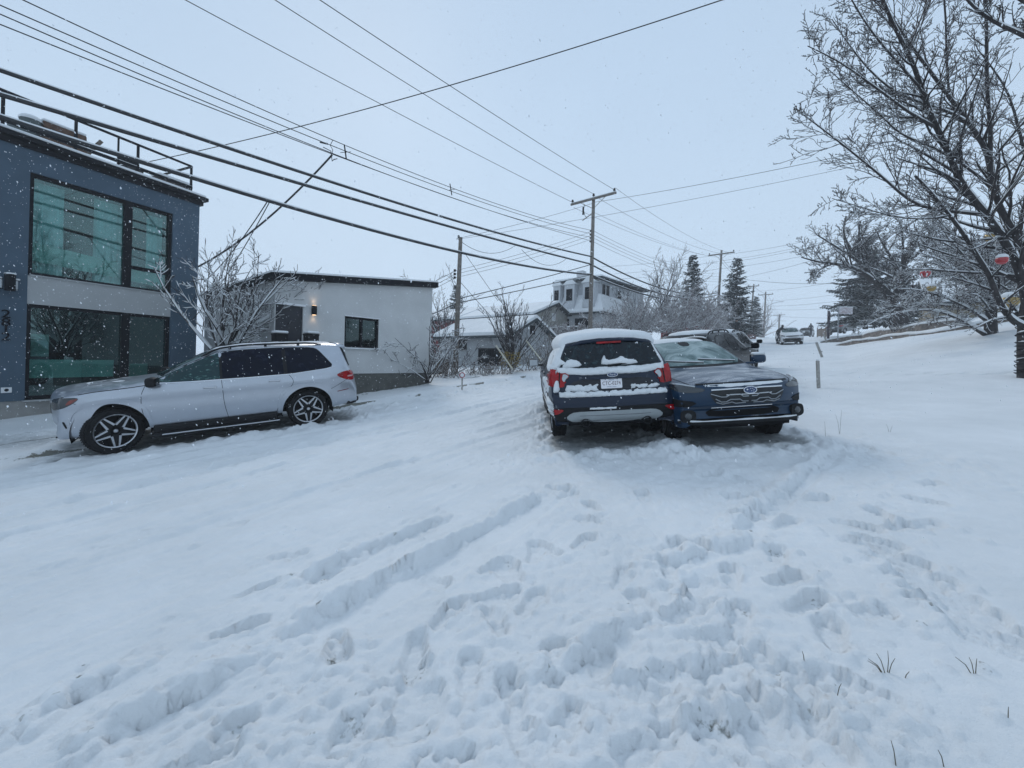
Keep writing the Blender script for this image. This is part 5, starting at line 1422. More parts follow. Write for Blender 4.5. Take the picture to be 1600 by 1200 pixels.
mb.build('slats', simple('brown_timber', (.10, .055, .035), .8, var=.4, vscale=9), PB)
mb = MB(); mb.rbox(((a0_ + a1_) / 2, 1.3, hz_ + .03), (a1_ - a0_ + .04, .54, .09), .04); mb.build('snow_cap', M_SNOW, PB, smooth=True)
a, z = deck_pt(140, 213, 1.2)
pk = MB(); pk.box((0, 0, z / 2 - (zR + .12) / 2), (.10, .06, z - zR), ry=.5); o = pk.build('leaning_plank', M_WOOD); o.matrix_world = frame_at(o1 + Vector((0, 0, zR + .12)) + (frame_at(Vector((0, 0, 0)), AZ1) @ Vector((a, 1.2, 0))), AZ1)
tag(o, 'short timber plank leaning beside the planter box on the roof', 'plank')
for u, nm, lb in ((48, 'garden_stool', 'rounded snow-covered stool left of the roof planter'), (30, 'snow_mound', 'low snow-covered pot at the left end of the roof deck')):
    a, z = deck_pt(u, 190, 1.2); hgt = z - zR - (.1 if u == 48 else .25)
    t = thing(nm if u == 48 else 'garden_pot', lb, 'stool' if u == 48 else 'pot')
    t.matrix_world = frame_at(o1 + Vector((0, 0, zR + .12)) + (frame_at(Vector((0, 0, 0)), AZ1) @ Vector((a, 1.2, 0))), AZ1)
    mb = MB(); mb.lathe([(.12, 0), (.13, hgt * .5), (.2, hgt * .7), (.22, hgt)], 16); mb.build('base', simple('grey_pot' + nm, (.09, .11, .11), .8), t, fixn=True)
    mb = MB(); mb.lathe([(.23, hgt), (.24, hgt + .04), (.18, hgt + .12), (0, hgt + .15)], 16); mb.build('snow_cap', M_SNOW, t, smooth=True, fixn=True)
a0_, _ = deck_pt(243, 270, 1.0); a1_, _ = deck_pt(294, 285, 1.0)
t = thing('storage_box', 'dark brown storage chest at the right end of the roof deck', 'chest'); t.matrix_world = frame_at(o1 + Vector((0, 0, zR + .12)), AZ1)
mb = MB(); mb.rbox(((a0_ + a1_) / 2, 1.0, .24), (a1_ - a0_, .5, .48), .02); mb.build('chest', simple('dark_brown', (.05, .04, .035), .8, var=.4, vscale=8), t)
mb = MB(); mb.rbox(((a0_ + a1_) / 2, 1.0, .51), (a1_ - a0_ + .05, .55, .08), .03); mb.build('snow_cap', M_SNOW, t, smooth=True)
t = thing('garden_chair', 'dark metal garden chair on the roof deck behind the middle railing posts', 'chair'); a, _ = deck_pt(205, 250, 1.1)
t.matrix_world = frame_at(o1 + Vector((0, 0, zR + .12)) + (frame_at(Vector((0, 0, 0)), AZ1) @ Vector((a, 1.1, 0))), AZ1)
for dx, dy in ((-.22, -.22), (.22, -.22), (-.22, .22), (.22, .22)):
    mb = MB(); mb.box((dx, dy, .2), (.03, .03, .4)); mb.build('leg', M_FRAME, t)
mb = MB(); mb.box((0, 0, .42), (.5, .5, .04)); mb.build('seat', M_FRAME, t); mb = MB(); mb.box((0, .24, .7), (.5, .03, .5), rx=-.15); mb.build('backrest', M_FRAME, t)
mb = MB(); mb.rbox((0, 0, .48), (.46, .46, .08), .03); mb.build('snow_cap', M_SNOW, t, smooth=True)

# ---- white single-storey house with a black mono-pitch roof edge
AZ2 = math.radians(40)
h2 = hit(672, 600); p2 = P(672, 600, 15.65); W2 = 5.62
o2 = Vector((p2.x, p2.y, 0)) - Vector((math.sin(AZ2), math.cos(AZ2), 0)) * W2
B2 = thing('white_house', 'low pale stucco house with a black sloping roof edge, black door and lit wall lamp', 'house')
B2.matrix_world = frame_at(o2, AZ2)
pl2 = lambda u, v: on_plane(u, v, o2, AZ2)
zl2 = pl2(421, 436)[1]; zr2 = pl2(672, 449)[1]; zf = 1.0; D2 = 7.5
wa0, wa1 = pl2(539, 493)[0], pl2(592, 500)[0]; wz1 = (pl2(539, 493)[1] + pl2(592, 500)[1]) / 2; wz0 = (pl2(538, 541)[1] + pl2(590, 546)[1]) / 2
da0, da1 = pl2(431, 474)[0], pl2(474, 480)[0]; dz1 = (pl2(431, 474)[1] + pl2(474, 480)[1]) / 2
print('B2', zl2, zr2, wa0, wa1, wz0, wz1, da0, da1, dz1, gz(o2.x, o2.y))
top = lambda a: zl2 + (zr2 - zl2) * a / W2
mb = MB()
def vwall(x0, x1, z0, z1l, z1r, y0=0, y1=.25):
    mb.add([(x0, y0, z0), (x1, y0, z0), (x1, y1, z0), (x0, y1, z0), (x0, y0, z1l), (x1, y0, z1r), (x1, y1, z1r), (x0, y1, z1l)], [(3, 2, 1, 0), (4, 5, 6, 7), (0, 1, 5, 4), (1, 2, 6, 5), (2, 3, 7, 6), (3, 0, 4, 7)])
vwall(0, da0, zf, top(0), top(da0)); vwall(da0, da1, dz1, top(da0), top(da1)); vwall(da1, wa0, zf, top(da1), top(wa0))
vwall(wa0, wa1, zf, wz0, wz0); vwall(wa0, wa1, wz1, top(wa0), top(wa1)); vwall(wa1, W2, zf, top(wa1), top(W2))
vwall(0, .25, zf, top(0), top(.25), .25, D2); vwall(W2 - .25, W2, zf, top(W2 - .25), top(W2), .25, D2)
vwall(.25, W2 - .25, zf, top(.25), top(W2 - .25), D2 - .25, D2)
mb.build('wall', M_STUCCO, B2)
mb = MB(); mb.box((W2 / 2, D2 / 2, zf / 2 - .6), (W2 - .06, D2 - .06, zf + 1.2)); mb.build('foundation', simple('dark_foundation', (.10, .10, .09), .9, var=.2, vscale=4, bump=.4, bscale=30), B2)
mb = MB(); sl_ = math.atan2(zr2 - zl2, W2)
def slab(za, th, ov, m_, nm):
    x0, x1 = -ov, W2 + ov; zz = lambda a: zl2 + (zr2 - zl2) * a / W2 + za
    q = MB(); q.add([(x0, -ov, zz(x0)), (x1, -ov, zz(x1)), (x1, D2 + ov, zz(x1)), (x0, D2 + ov, zz(x0)), (x0, -ov, zz(x0) + th), (x1, -ov, zz(x1) + th), (x1, D2 + ov, zz(x1) + th), (x0, D2 + ov, zz(x0) + th)], [(3, 2, 1, 0), (4, 5, 6, 7), (0, 1, 5, 4), (1, 2, 6, 5), (2, 3, 7, 6), (3, 0, 4, 7)])
    return q.build(nm, m_, B2)
slab(.003, .20, .16, M_FRAME, 'roof'); slab(.206, .055, .15, M_SNOW, 'roof_snow')
mb = MB(); mb.box(((wa0 + wa1) / 2, .08, (wz0 + wz1) / 2), (wa1 - wa0, .06, .05))
fr = MB(); w = .06
for a in (wa0 + w / 2, wa1 - w / 2, (wa0 + wa1) / 2): fr.box((a, .08, (wz0 + wz1) / 2), (w, .1, wz1 - wz0))
for z in (wz0 + w / 2, wz1 - w / 2): fr.box(((wa0 + wa1) / 2, .082, z), (wa1 - wa0 - 2 * w, .098, w))
f = fr.build('window', M_FRAME, B2)
mm = (wa0 + wa1) / 2
for x0, x1 in ((wa0 + w, mm - w / 2), (mm + w / 2, wa1 - w)):
    p = MB(); p.box(((x0 + x1) / 2, .10, (wz0 + wz1) / 2), (x1 - x0, .01, wz1 - wz0 - 2 * w)); p.build('pane', M_PANE2, f)
    p = MB(); p.box(((x0 + x1) / 2, .16, wz1 - w - (wz1 - wz0) * .14), (x1 - x0, .01, (wz1 - wz0) * .28)); p.build('blind', M_CURT, f)
mb = MB(); mb.box(((wa0 + wa1) / 2, -.02, wz1 + .02), (wa1 - wa0 + .06, .06, .03)); mb.box(((wa0 + wa1) / 2, -.03, wz0 - .02), (wa1 - wa0 + .06, .09, .04)); mb.build('window_trim', M_WHITE, f)
mb = MB(); mb.box(((da0 + da1) / 2, .10, (dz1 + zf) / 2), (da1 - da0, .06, dz1 - zf)); d_ = mb.build('door', simple('black_door', (.008, .010, .018), .35, var=.3), B2)
mb = MB(); mb.lathe([(0, .03), (.03, .02), (.03, 0)], 12, Matrix.Translation((da1 - .1, .065, zf + 1.0)) @ Matrix.Rotation(PI / 2, 4, 'X')); mb.build('door_handle', M_CHROME, d_, fixn=True)
mb = MB(); mb.box(((da0 + da1) / 2, -.01, dz1 + .03), (da1 - da0 + .12, .06, .06)); mb.build('door_trim', M_WHITE, d_)
mb = MB(); mb.box((.75, -.65, zf - .5), (1.5, 1.25, .98)); mb.build('porch_step', M_CONC, B2)
mb = MB(); mb.rbox((.75, -.66, zf + .03), (1.48, 1.22, .08), .03); mb.build('porch_snow', M_SNOW, B2)
a, z = pl2(489.5, 485)
mb = MB(); mb.rbox((a, -.07, z), (.13, .12, .28), .02); wl = mb.build('wall_lamp', M_FRAME, B2)
m, nt_, b_ = new_mat('lamp_glow'); b_.inputs['Emission Color'].default_value = (1, .62, .3, 1); b_.inputs['Emission Strength'].default_value = 3
for s in (-1, 1):
    mb = MB(); mb.box((a, -.07, z + s * .143), (.09, .08, .006)); mb.build('bulb', m, wl)
    L_ = bpy.data.lights.new('lamp_light', 'SPOT'); L_.energy = 1.4; L_.color = (1, .66, .36); L_.spot_size = math.radians(110); L_.spot_blend = .8; L_.shadow_soft_size = .04
    lo = bpy.data.objects.new('lamp_light', L_); COL.objects.link(lo); lo.parent = wl; lo.location = (a, -.07, z + s * .16)
    lo.rotation_euler = (PI if s > 0 else 0, 0, 0)
for u, lb in ((437, 'black bin with a snow lid left on the white house porch'), (486, 'black bin with a snow lid right of the white house door')):
    a = on_plane(u, 530, o2 + Vector((math.cos(AZ2), -math.sin(AZ2), 0)) * .9, AZ2)
    t = thing('wheelie_bin', lb, 'bin', group='bins on the white house porch'); t.matrix_world = frame_at(o2 + frame_at(Vector((0, 0, 0)), AZ2) @ Vector((a[0], -.9, zf + .05)), AZ2)
    hb = a[1] + .06 - zf
    mb = MB(); mb.box((0, 0, hb / 2), (.27, .3, hb), taper=1.1); mb.build('bin_body', M_TRIM, t)
    mb = MB(); mb.rbox((0, 0, hb + .02), (.33, .36, .05), .02); mb.build('lid', M_TRIM, t); mb = MB(); mb.rbox((0, 0, hb + .08), (.32, .35, .07), .03); mb.build('snow_cap', M_SNOW, t, smooth=True)

# ---- houses further up: corner nearest the camera, one face looks downhill (left), one along the street (right)
DL = Vector((-CA, SA, 0)); DR = Vector((SA, CA, 0))
def house_frame(u, v, Y):
    p = P(u, v, Y); M = Matrix((DR, DL, Vector((0, 0, 1)))).transposed().to_4x4(); M.translation = Vector((p.x, p.y, 0)); return M, p
def gable_house(name, label, u, Y, LL, LR, zb, ze, zp, wall, roofc, windows=(), trim=M_WHITE, oh=.35, group=None, th=.16, sn=.2):
    """LL along the downhill face, LR along the street face; ridge runs back from the street (gable looks at the street)"""
    M, p = house_frame(u, 560, Y); t = thing(name, label, 'house', group=group); t.matrix_world = M
    mb = MB()
    mb.add([(0, 0, zb), (LR, 0, zb), (LR, LL, zb), (0, LL, zb), (0, 0, ze), (LR, 0, ze), (LR, LL, ze), (0, LL, ze), (LR / 2, 0, zp), (LR / 2, LL, zp)],
           [(0, 1, 5, 8, 4), (3, 0, 4, 7), (1, 2, 6, 5), (2, 3, 7, 9, 6), (4, 8, 9, 7), (8, 5, 6, 9)])
    mb.build('wall', wall, t, fixn=True)
    sl = (zp - ze) / (LR / 2)
    for nm, lift, tk, m_, o_ in (('roof', .01, th, roofc, oh), ('roof_snow', .012 + th, sn, M_SNOW, oh - .03)):
        mb = MB()
        for sgn in (0, 1):
            xa, xb = (-o_, LR / 2) if sgn == 0 else (LR / 2, LR + o_)
            za = ze - sl * o_ + lift if sgn == 0 else zp + lift; zc = zp + lift if sgn == 0 else ze - sl * o_ + lift
            y0, y1 = -o_, LL + o_
            mb.add([(xa, y0, za), (xb, y0, zc), (xb, y1, zc), (xa, y1, za), (xa, y0, za + tk), (xb, y0, zc + tk), (xb, y1, zc + tk), (xa, y1, za + tk)], [(3, 2, 1, 0), (4, 5, 6, 7), (0, 1, 5, 4), (1, 2, 6, 5), (2, 3, 7, 6), (3, 0, 4, 7)])
        mb.build(nm, m_, t)
    for face, a0, a1, z0, z1, kind in windows:
        dd = .04
        def bx(m_b, c0, c1, zz0, zz1, y, d):
            if face == 'R': m_b.box(((c0 + c1) / 2, -y, (zz0 + zz1) / 2), (c1 - c0, d, zz1 - zz0))
            else: m_b.box((-y, (c0 + c1) / 2, (zz0 + zz1) / 2), (d, c1 - c0, zz1 - zz0))
        mb = MB()
        if kind == 'door':
            bx(mb, a0, a1, z0, z1, .02, .06)
            for k in range(4): bx(mb, a0 + .03, a1 - .03, z0 + (z1 - z0) * k / 4 + .04, z0 + (z1 - z0) * (k + 1) / 4 - .02, .035, .06)
            mb.build('garage_door', simple('garage_door_' + name, (.27, .29, .31), .6), t); continue
        for c in (a0, a1, (a0 + a1) / 2): bx(mb, c - .05, c + .05, z0 - .05, z1 + .05, .03, .06)
        for c in (z0, z1): bx(mb, a0 - .05, a1 + .05, c - .051, c + .051, .034, .06)
        f = mb.build('window', trim, t)
        p_ = MB(); bx(p_, a0, a1, z0, z1, .01, .02); p_.build('pane', M_DGLASS, f)
    return t
M_GARAGE = simple('grey_stucco', (.32, .335, .345), .9, var=.10, vscale=1.5, bump=.3, bscale=60)
M_SHING = simple('dark_shingle', (.03, .04, .045), .8)
gable_house('garage', 'low grey stucco garage with a snowy gable roof beside the street pole', 795, 23.0, 6.2, 4.4, .4, 3.0, 4.05, M_GARAGE, M_SHING,
  [('L', 3.6, 4.3, 2.15, 2.75, 'w'), ('L', .6, 2.4, 1.2, 2.2, 'w'), ('R', 2.0, 2.35, 3.25, 3.7, 'w')], trim=M_FRAME)
M_BEIGE = siding_mat('beige_siding', (.33, .32, .29), .2)
gable_house('beige_house', 'beige sided house with a wide snow-covered roof above the grey garage', 830, 34.0, 9.5, 6.6, 1.5, 5.5, 6.75, M_BEIGE, M_SHING,
  [('L', 6.7, 7.9, 3.9, 5.1, 'w'), ('L', .8, 2.2, 3.9, 5.1, 'w'), ('R', 3.0, 3.4, 5.3, 5.9, 'w')], trim=M_WHITE, oh=.5)
M_REDW = siding_mat('red_siding', (.16, .018, .022), .22)
gable_house('red_house', 'barn-red house with a snowy roof behind the first utility pole on the left', 716, 40.0, 8, 7, 1.0, 5.6, 6.9, M_REDW, M_SHING, [('R', 2.6, 3.6, 3.6, 4.8, 'w')], oh=.5)
gable_house('red_cottage', 'small red cottage almost hidden by the frosted hedge up the street', 1096, 58.0, 6, 5, 4.2, 7.4, 8.9, M_REDW, simple('red_roof', (.14, .02, .025), .8), [], oh=.4)
# ---- white mansard house
M_MANS = simple('off_white_stucco', (.5, .52, .54), .9, var=.06, vscale=2)
Mx, px_ = house_frame(937, 560, 36.0)
t = thing('mansard_house', 'tall white two-storey house with a snowy mansard skirt up the hill', 'house'); t.matrix_world = Mx
LL, LR = 5.2, 11.0
mb = MB(); mb.box((LR / 2, LL / 2, 4.2), (LR, LL, 4.4)); mb.box((LR / 2, LL / 2, 7.85), (LR - .7, LL - .7, 2.9)); mb.build('wall', M_MANS, t)
mb = MB(); o_ = .45
def ring(o, z): return [(-o, -o, z), (LR + o, -o, z), (LR + o, LL + o, z), (-o, LL + o, z)]
mb.add(ring(o_, 6.15) + ring(o_, 6.32) + ring(-.30, 7.9) + ring(-.36, 6.2), [(0, 1, 5, 4), (1, 2, 6, 5), (2, 3, 7, 6), (3, 0, 4, 7), (4, 5, 9, 8), (5, 6, 10, 9), (6, 7, 11, 10), (7, 4, 8, 11)]); mb.build('mansard_snow', M_SNOW, t)
mb = MB(); mb.add(ring(o_ + .03, 6.02) + ring(o_ + .03, 6.15), [(0, 1, 5, 4), (1, 2, 6, 5), (2, 3, 7, 6), (3, 0, 4, 7), (3, 2, 1, 0)]); mb.build('gutter', M_SHING, t)
mb = MB(); mb.add([(-.1, -.1, 9.25), (LR + .1, -.1, 9.55), (LR + .1, LL + .1, 9.55), (-.1, LL + .1, 9.25), (-.1, -.1, 9.4), (LR + .1, -.1, 9.7), (LR + .1, LL + .1, 9.7), (-.1, LL + .1, 9.4)], [(3, 2, 1, 0), (4, 5, 6, 7), (0, 1, 5, 4), (1, 2, 6, 5), (2, 3, 7, 6), (3, 0, 4, 7)]); mb.build('roof', M_SHING, t)
mb = MB(); mb.add([(0, 0, 9.404), (LR, 0, 9.704), (LR, LL, 9.704), (0, LL, 9.404), (0.1, .1, 9.6), (LR - .1, .1, 9.9), (LR - .1, LL - .1, 9.9), (.1, LL - .1, 9.6)], [(4, 5, 6, 7), (0, 1, 5, 4), (1, 2, 6, 5), (2, 3, 7, 6), (3, 0, 4, 7)]); mb.build('roof_snow', M_SNOW, t)
mb = MB(); mb.box((2.2, 3.4, 10.0), (.7, .7, 1.3)); mb.build('chimney', M_MANS, t)
for face, a0, a1, z0, z1, up in (('L', 3.4, 4.7, 4.4, 5.6, 0), ('L', .8, 2.6, 4.3, 5.6, 0), ('R', .6, 2.2, 6.9, 8.9, 1), ('R', 3.8, 4.8, 7.3, 8.9, 1), ('R', 4.4, 7.2, 4.0, 5.6, 0)):
    y = .03 - (.33 if up else 0)
    fr = MB(); pn = MB()
    def bx(m_b, c0, c1, zz0, zz1, yy, d):
        if face == 'R': m_b.box(((c0 + c1) / 2, -yy, (zz0 + zz1) / 2), (c1 - c0, d, zz1 - zz0))
        else: m_b.box((-yy, (c0 + c1) / 2, (zz0 + zz1) / 2), (d, c1 - c0, zz1 - zz0))
    for c in (a0, a1, (a0 + a1) / 2 if a1 - a0 > 1 else a0): bx(fr, c - .06, c + .06, z0 - .06, z1 + .06, y, .07)
    for c in (z0, z1): bx(fr, a0 - .06, a1 + .06, c - .061, c + .061, y + .004, .07)
    if up and face == 'R' or (up and z0 < 7.5): # dormer cheeks
        bx(fr, a0 - .1, a1 + .1, z0 - .12, z0 - .06, y + .2, .5); bx(fr, a0 - .1, a1 + .1, z1 + .06, z1 + .14, y + .2, .6)
    f = fr.build('window', M_FRAME if not up else M_MANS, t); bx(pn, a0, a1, z0, z1, y - .012, .02); pn.build('pane', M_DGLASS, f)
for ya, yb in ((.5, 1.7), (2.6, 3.7), (4.2, 5.0)):
    mb = MB(); mb.box((-.02, (ya + yb) / 2, 7.75), (.75, yb - ya, 2.3)); dm = mb.build('dormer', M_MANS, t)
    mb = MB(); mb.add([(-.5, ya - .15, 8.9), (-.5, yb + .15, 8.9), (.5, yb + .15, 8.9), (.5, ya - .15, 8.9), (-.5, (ya + yb) / 2, 9.5), (.5, (ya + yb) / 2, 9.5)], [(0, 1, 4), (3, 5, 2), (0, 4, 5, 3), (1, 2, 5, 4), (0, 3, 2, 1)]); mb.build('dormer_roof', M_SNOW, dm)
    mb = MB(); mb.box((-.41, (ya + yb) / 2, 7.9), (.04, (yb - ya) * .6, 1.1)); mb.build('dormer_window', M_DGLASS, dm)
mb = MB(); mb.box((-.9, 1.7, 3.9), (1.6, 2.4, .16)); mb.box((-1.66, 1.7, 4.4), (.08, 2.4, .12)); mb.build('balcony', M_SHING, t)

# ---- tan house deep behind the right-hand trees
gable_house('tan_house', 'tan house glimpsed through the snowy twigs on the right', 1585, 25.0, 3.6, 7, 2.6, 6.3, 8.2, siding_mat('tan_siding', (.21, .18, .125), .25), M_SHING, [('L', 2, 3.5, 4, 5.3, 'w')], oh=.4)

# ---- slatted fence/deck below the mansard house
def fence(name, label, pts, h, mat, slats=5, step=1.6, snow=True):
    t = thing(name, label, 'fence', loc=(pts[0].x, pts[0].y, gz(pts[0].x, pts[0].y))); inv = Matrix.Translation(-t.location)
    sn_ = MB(); b = MB()
    for a, c in zip(pts[:-1], pts[1:]):
        n = max(1, int((c - a).length / step)); az = math.atan2(c.y - a.y, c.x - a.x)
        for k in range(n):
            q0 = a.lerp(c, k / n); q1 = a.lerp(c, (k + 1) / n); L = (q1 - q0).length; mid = (q0 + q1) / 2; z = min(gz(q0.x, q0.y), gz(q1.x, q1.y))
            for s in range(slats): b.box(inv @ Vector((mid.x, mid.y, z + h * (s + .5) / slats)), (L - .02, .04, h / slats * .72), rz=az)
            sn_.rbox(inv @ Vector((mid.x, mid.y, z + h + .05)), (L - .01, .12, .1), .04, rz=az)
            pz = MB(); pz.box(inv @ Vector((q0.x, q0.y, z + h / 2)), (.1, .1, h + .1), rz=az); pz.build('post', mat, t)
    b.build('slats', mat, t)
    if snow: sn_.build('snow_cap', M_SNOW, t, smooth=True)
    return t
fence('slat_fence', 'dark slatted fence in front of the mansard house', [P(845, 505, 32), P(872, 505, 31), P(905, 505, 30)], 2.3, simple('dark_slats', (.03, .03, .033), .8), 8)
fence('brown_fence', 'reddish brown fence low beside the far spruce', [P(1150, 522, 56), P(1181, 520, 62)], 1.2, simple('red_brown_slats', (.10, .04, .04), .85), 3)
fence('board_fence', 'weathered brown board fence at the top of the street on the right', [P(1277, 520, 57), P(1297, 521, 52)], 1.5, M_WOOD, 1)
fence('garden_fence', 'brown garden fence beside the white house shrub', [P(672, 585, 18.2), P(700, 584, 19.5)], 1.0, M_WOOD, 1)

# ---- stone retaining walls with snow on the lawn
def stone_wall(label, pix, h, th=.4):
    P3 = [P(u, v, Y) for u, v, Y in pix]; pts = []
    for a, b in zip(P3[:-1], P3[1:]):
        n = max(2, int((b - a).length / .4)); pts += [a.lerp(b, k / n) for k in range(n)]
    pts.append(P3[-1])
    t = thing('retaining_wall', label, 'wall', loc=pts[0], group='low retaining walls on the right'); vs = []; sn_ = []
    for i, p in enumerate(pts):
        d = pts[min(i + 1, len(pts) - 1)] - pts[max(i - 1, 0)]; d.z = 0; d.normalize(); nn = Vector((d.y, -d.x, 0))
        if nn.dot(p) > 0: nn = -nn
        hh = h * min(1, .35 + i / 6) * (1 + .25 * mnoise.noise(Vector((i * .35, h, 0)))); q = p - pts[0]; j = .05 * mnoise.noise(Vector((i * .8, 3, h)))
        vs += [q + nn * (.06 + j) + Vector((0, 0, -.6)), q + nn * (.0 + j) + Vector((0, 0, hh)), q - nn * th + Vector((0, 0, hh)), q - nn * th + Vector((0, 0, -.6))]
        e = .10 + .05 * mnoise.noise(Vector((i * .5, 9, h)))
        sn_ += [q + nn * .05 + Vector((0, 0, hh - .02)), q + nn * .03 + Vector((0, 0, hh + e)), q - nn * (th + .5) + Vector((0, 0, hh + e * 1.3)), q - nn * (th + 1.6) + Vector((0, 0, hh - .5))]
    n = len(pts); fs = [(4 * i + j, 4 * i + (j + 1) % 4, 4 * i + 4 + (j + 1) % 4, 4 * i + 4 + j) for i in range(n - 1) for j in range(4)] + [(0, 1, 2, 3), (4 * n - 1, 4 * n - 2, 4 * n - 3, 4 * n - 4)]
    mb = MB(); mb.add(vs, fs); mb.build('stonework', M_STONE, t, fixn=True); mb = MB(); mb.add(sn_, fs); mb.build('snow_cap', M_SNOW, t, smooth=True, fixn=True)
stone_wall('longest snow-topped stone wall along the lawn edge', [(1303, 543, 31), (1380, 535, 25.5), (1450, 529, 21), (1520, 519, 18.5), (1600, 505, 17.5)], .34)
stone_wall('short upper stone wall behind the lawn wall, under the branches', [(1348, 526, 33), (1395, 522, 29), (1440, 516, 26), (1500, 509, 24)], .38)
stone_wall('thin stone edging nearest the street signs', [(1282, 535, 38), (1315, 530, 36), (1350, 526, 34.5)], .2)
# ------------------------------------------------------------------ trees
class Tubes:
    """many thin tapered tubes as one mesh"""
    def __init__(self): self.V = []; self.F = []; self.n = 0
    def add(self, pts, rad, k=4):
        P_ = np.asarray(pts, float); R_ = np.asarray(rad, float); m = len(P_)
        T = np.empty_like(P_); T[1:-1] = P_[2:] - P_[:-2]; T[0] = P_[1] - P_[0]; T[-1] = P_[-1] - P_[-2]
        T /= np.maximum(np.linalg.norm(T, axis=1, keepdims=True), 1e-9)
        ref = np.array([.31, .22, .92]) if abs(T[0, 2]) < .8 else np.array([.93, .2, .1])
        A = np.cross(T, ref); A /= np.maximum(np.linalg.norm(A, axis=1, keepdims=True), 1e-9); B = np.cross(A, T)
        th = np.arange(k) * 2 * PI / k
        ring = P_[:, None, :] + R_[:, None, None] * (A[:, None, :] * np.cos(th)[None, :, None] + B[:, None, :] * np.sin(th)[None, :, None])
        self.V.append(ring.reshape(-1, 3))
        i = np.arange(m - 1)[:, None] * k; j = np.arange(k)[None, :]; j2 = (j + 1) % k
        self.F.append((np.stack([i + j, i + j2, i + k + j2, i + k + j], -1).reshape(-1, 4)) + self.n)
        self.n += m * k
    def build(self, name, mat, parent, smooth=True):
        if not self.V: return None
        return np_mesh(name, np.concatenate(self.V), np.concatenate(self.F), mat, parent, smooth)

def unit(v): return v / max(np.linalg.norm(v), 1e-9)
class Tree:
    def __init__(self, name, label, cat, base, bark, twig, min_r=.004, snow=1.0, group=None, snow_min=.0, seed=0):
        self.root = thing(name, label, cat, loc=base, group=group); self.b = np.array(base, float)
        self.limb = Tubes(); self.tw = Tubes(); self.sn = Tubes(); self.bark = bark; self.twig = twig; self.min_r = min_r; self.snow = snow; self.r = random.Random(seed); self.count = 0
    def stroke(self, pts, rad, thick):
        pts = np.asarray(pts, float) - self.b
        (self.limb if thick else self.tw).add(pts, rad, 7 if thick else 3)
        if self.snow > 0:
            run = []; 
            for i in range(len(pts)):
                a = pts[min(i + 1, len(pts) - 1)] - pts[max(i - 1, 0)]; tz = abs(unit(a)[2])
                hf = math.sqrt(max(0, 1 - tz * tz))
                ok = hf > (.22 if thick else .42); tv = unit(a); up_n = unit(np.array([0, 0, 1.0]) - tv * tv[2])
                if ok: run.append((pts[i] + up_n * (rad[i] * (.80 if thick else .8) + .002), max(rad[i] * (.92 if thick else .85), self.min_r * .9) * self.snow * min(1, hf * 1.25)))
                if (not ok or i == len(pts) - 1) and run:
                    if len(run) > 1 and (thick or self.r.random() < .82):
                        q = [a_ for a_, _ in run]; rr = [b_ for _, b_ in run]; rr[0] *= .4; rr[-1] *= .4
                        self.sn.add(q, rr, 5 if thick else 3)
                    run = []
    def grow(self, p, d, L, r, lvl, maxl, dens=1.0, up=.0, wob=.18, ang=(30, 60), ratio=(.3, .55), nk=6, start=.2):
        n = 5 if lvl < maxl else 3
        pts = [np.array(p, float)]; d = unit(np.array(d, float)); rr = [r]
        for i in range(n):
            d = unit(d + np.array([self.r.gauss(0, wob), self.r.gauss(0, wob), self.r.gauss(0, wob) + up]))
            pts.append(pts[-1] + d * (L / n)); rr.append(max(self.min_r, r * (1 - .72 * (i + 1) / n)))
        self.stroke(pts, rr, r > self.min_r * 4); self.count += 1
        if lvl < maxl: self.sprout(pts, rr, L, lvl, maxl, dens, up, wob, ang, ratio, nk, start)
    def sprout(self, pts, rr, L, lvl, maxl, dens=1.0, up=.0, wob=.18, ang=(30, 60), ratio=(.3, .55), nk=6, start=.2):
        pts = [np.array(q, float) for q in pts]
        seg = [np.linalg.norm(pts[i + 1] - pts[i]) for i in range(len(pts) - 1)]; tot = sum(seg)
        nn = nk[min(lvl - 1, len(nk) - 1)] if isinstance(nk, (tuple, list)) else nk
        k_n = max(1, int(nn * dens + self.r.random()))
        ratio_l = ratio[min(lvl - 1, len(ratio) - 1)] if isinstance(ratio[0], (tuple, list)) else ratio
        for k in range(k_n):
            f = start + (1 - start) * (k + self.r.random()) / k_n; s = f * tot; i = 0
            while i < len(seg) - 1 and s > seg[i]: s -= seg[i]; i += 1
            p = pts[i] + (pts[i + 1] - pts[i]) * (s / max(seg[i], 1e-6)); t = unit(pts[i + 1] - pts[i])
            v = np.array([self.r.gauss(0, 1), self.r.gauss(0, 1), self.r.gauss(0, 1) + .25]); v = unit(v - t * v.dot(t))
            a = math.radians(self.r.uniform(*ang)); dd = t * math.cos(a) + v * math.sin(a)
            l2 = L * self.r.uniform(*ratio_l) * (1 - .45 * f); r0 = rr[i] + (rr[i + 1] - rr[i]) * (s / max(seg[i], 1e-6))
            self.grow(p, dd, l2, max(self.min_r, r0 * .5), lvl + 1, maxl, dens, up, wob, ang, ratio, nk, .12)
    def done(self, trunk='trunk', crown='crown'):
        self.limb.build(trunk, self.bark, self.root); self.tw.build(crown, self.twig, self.root); self.sn.build('snow_cover', M_SNOW, self.root)
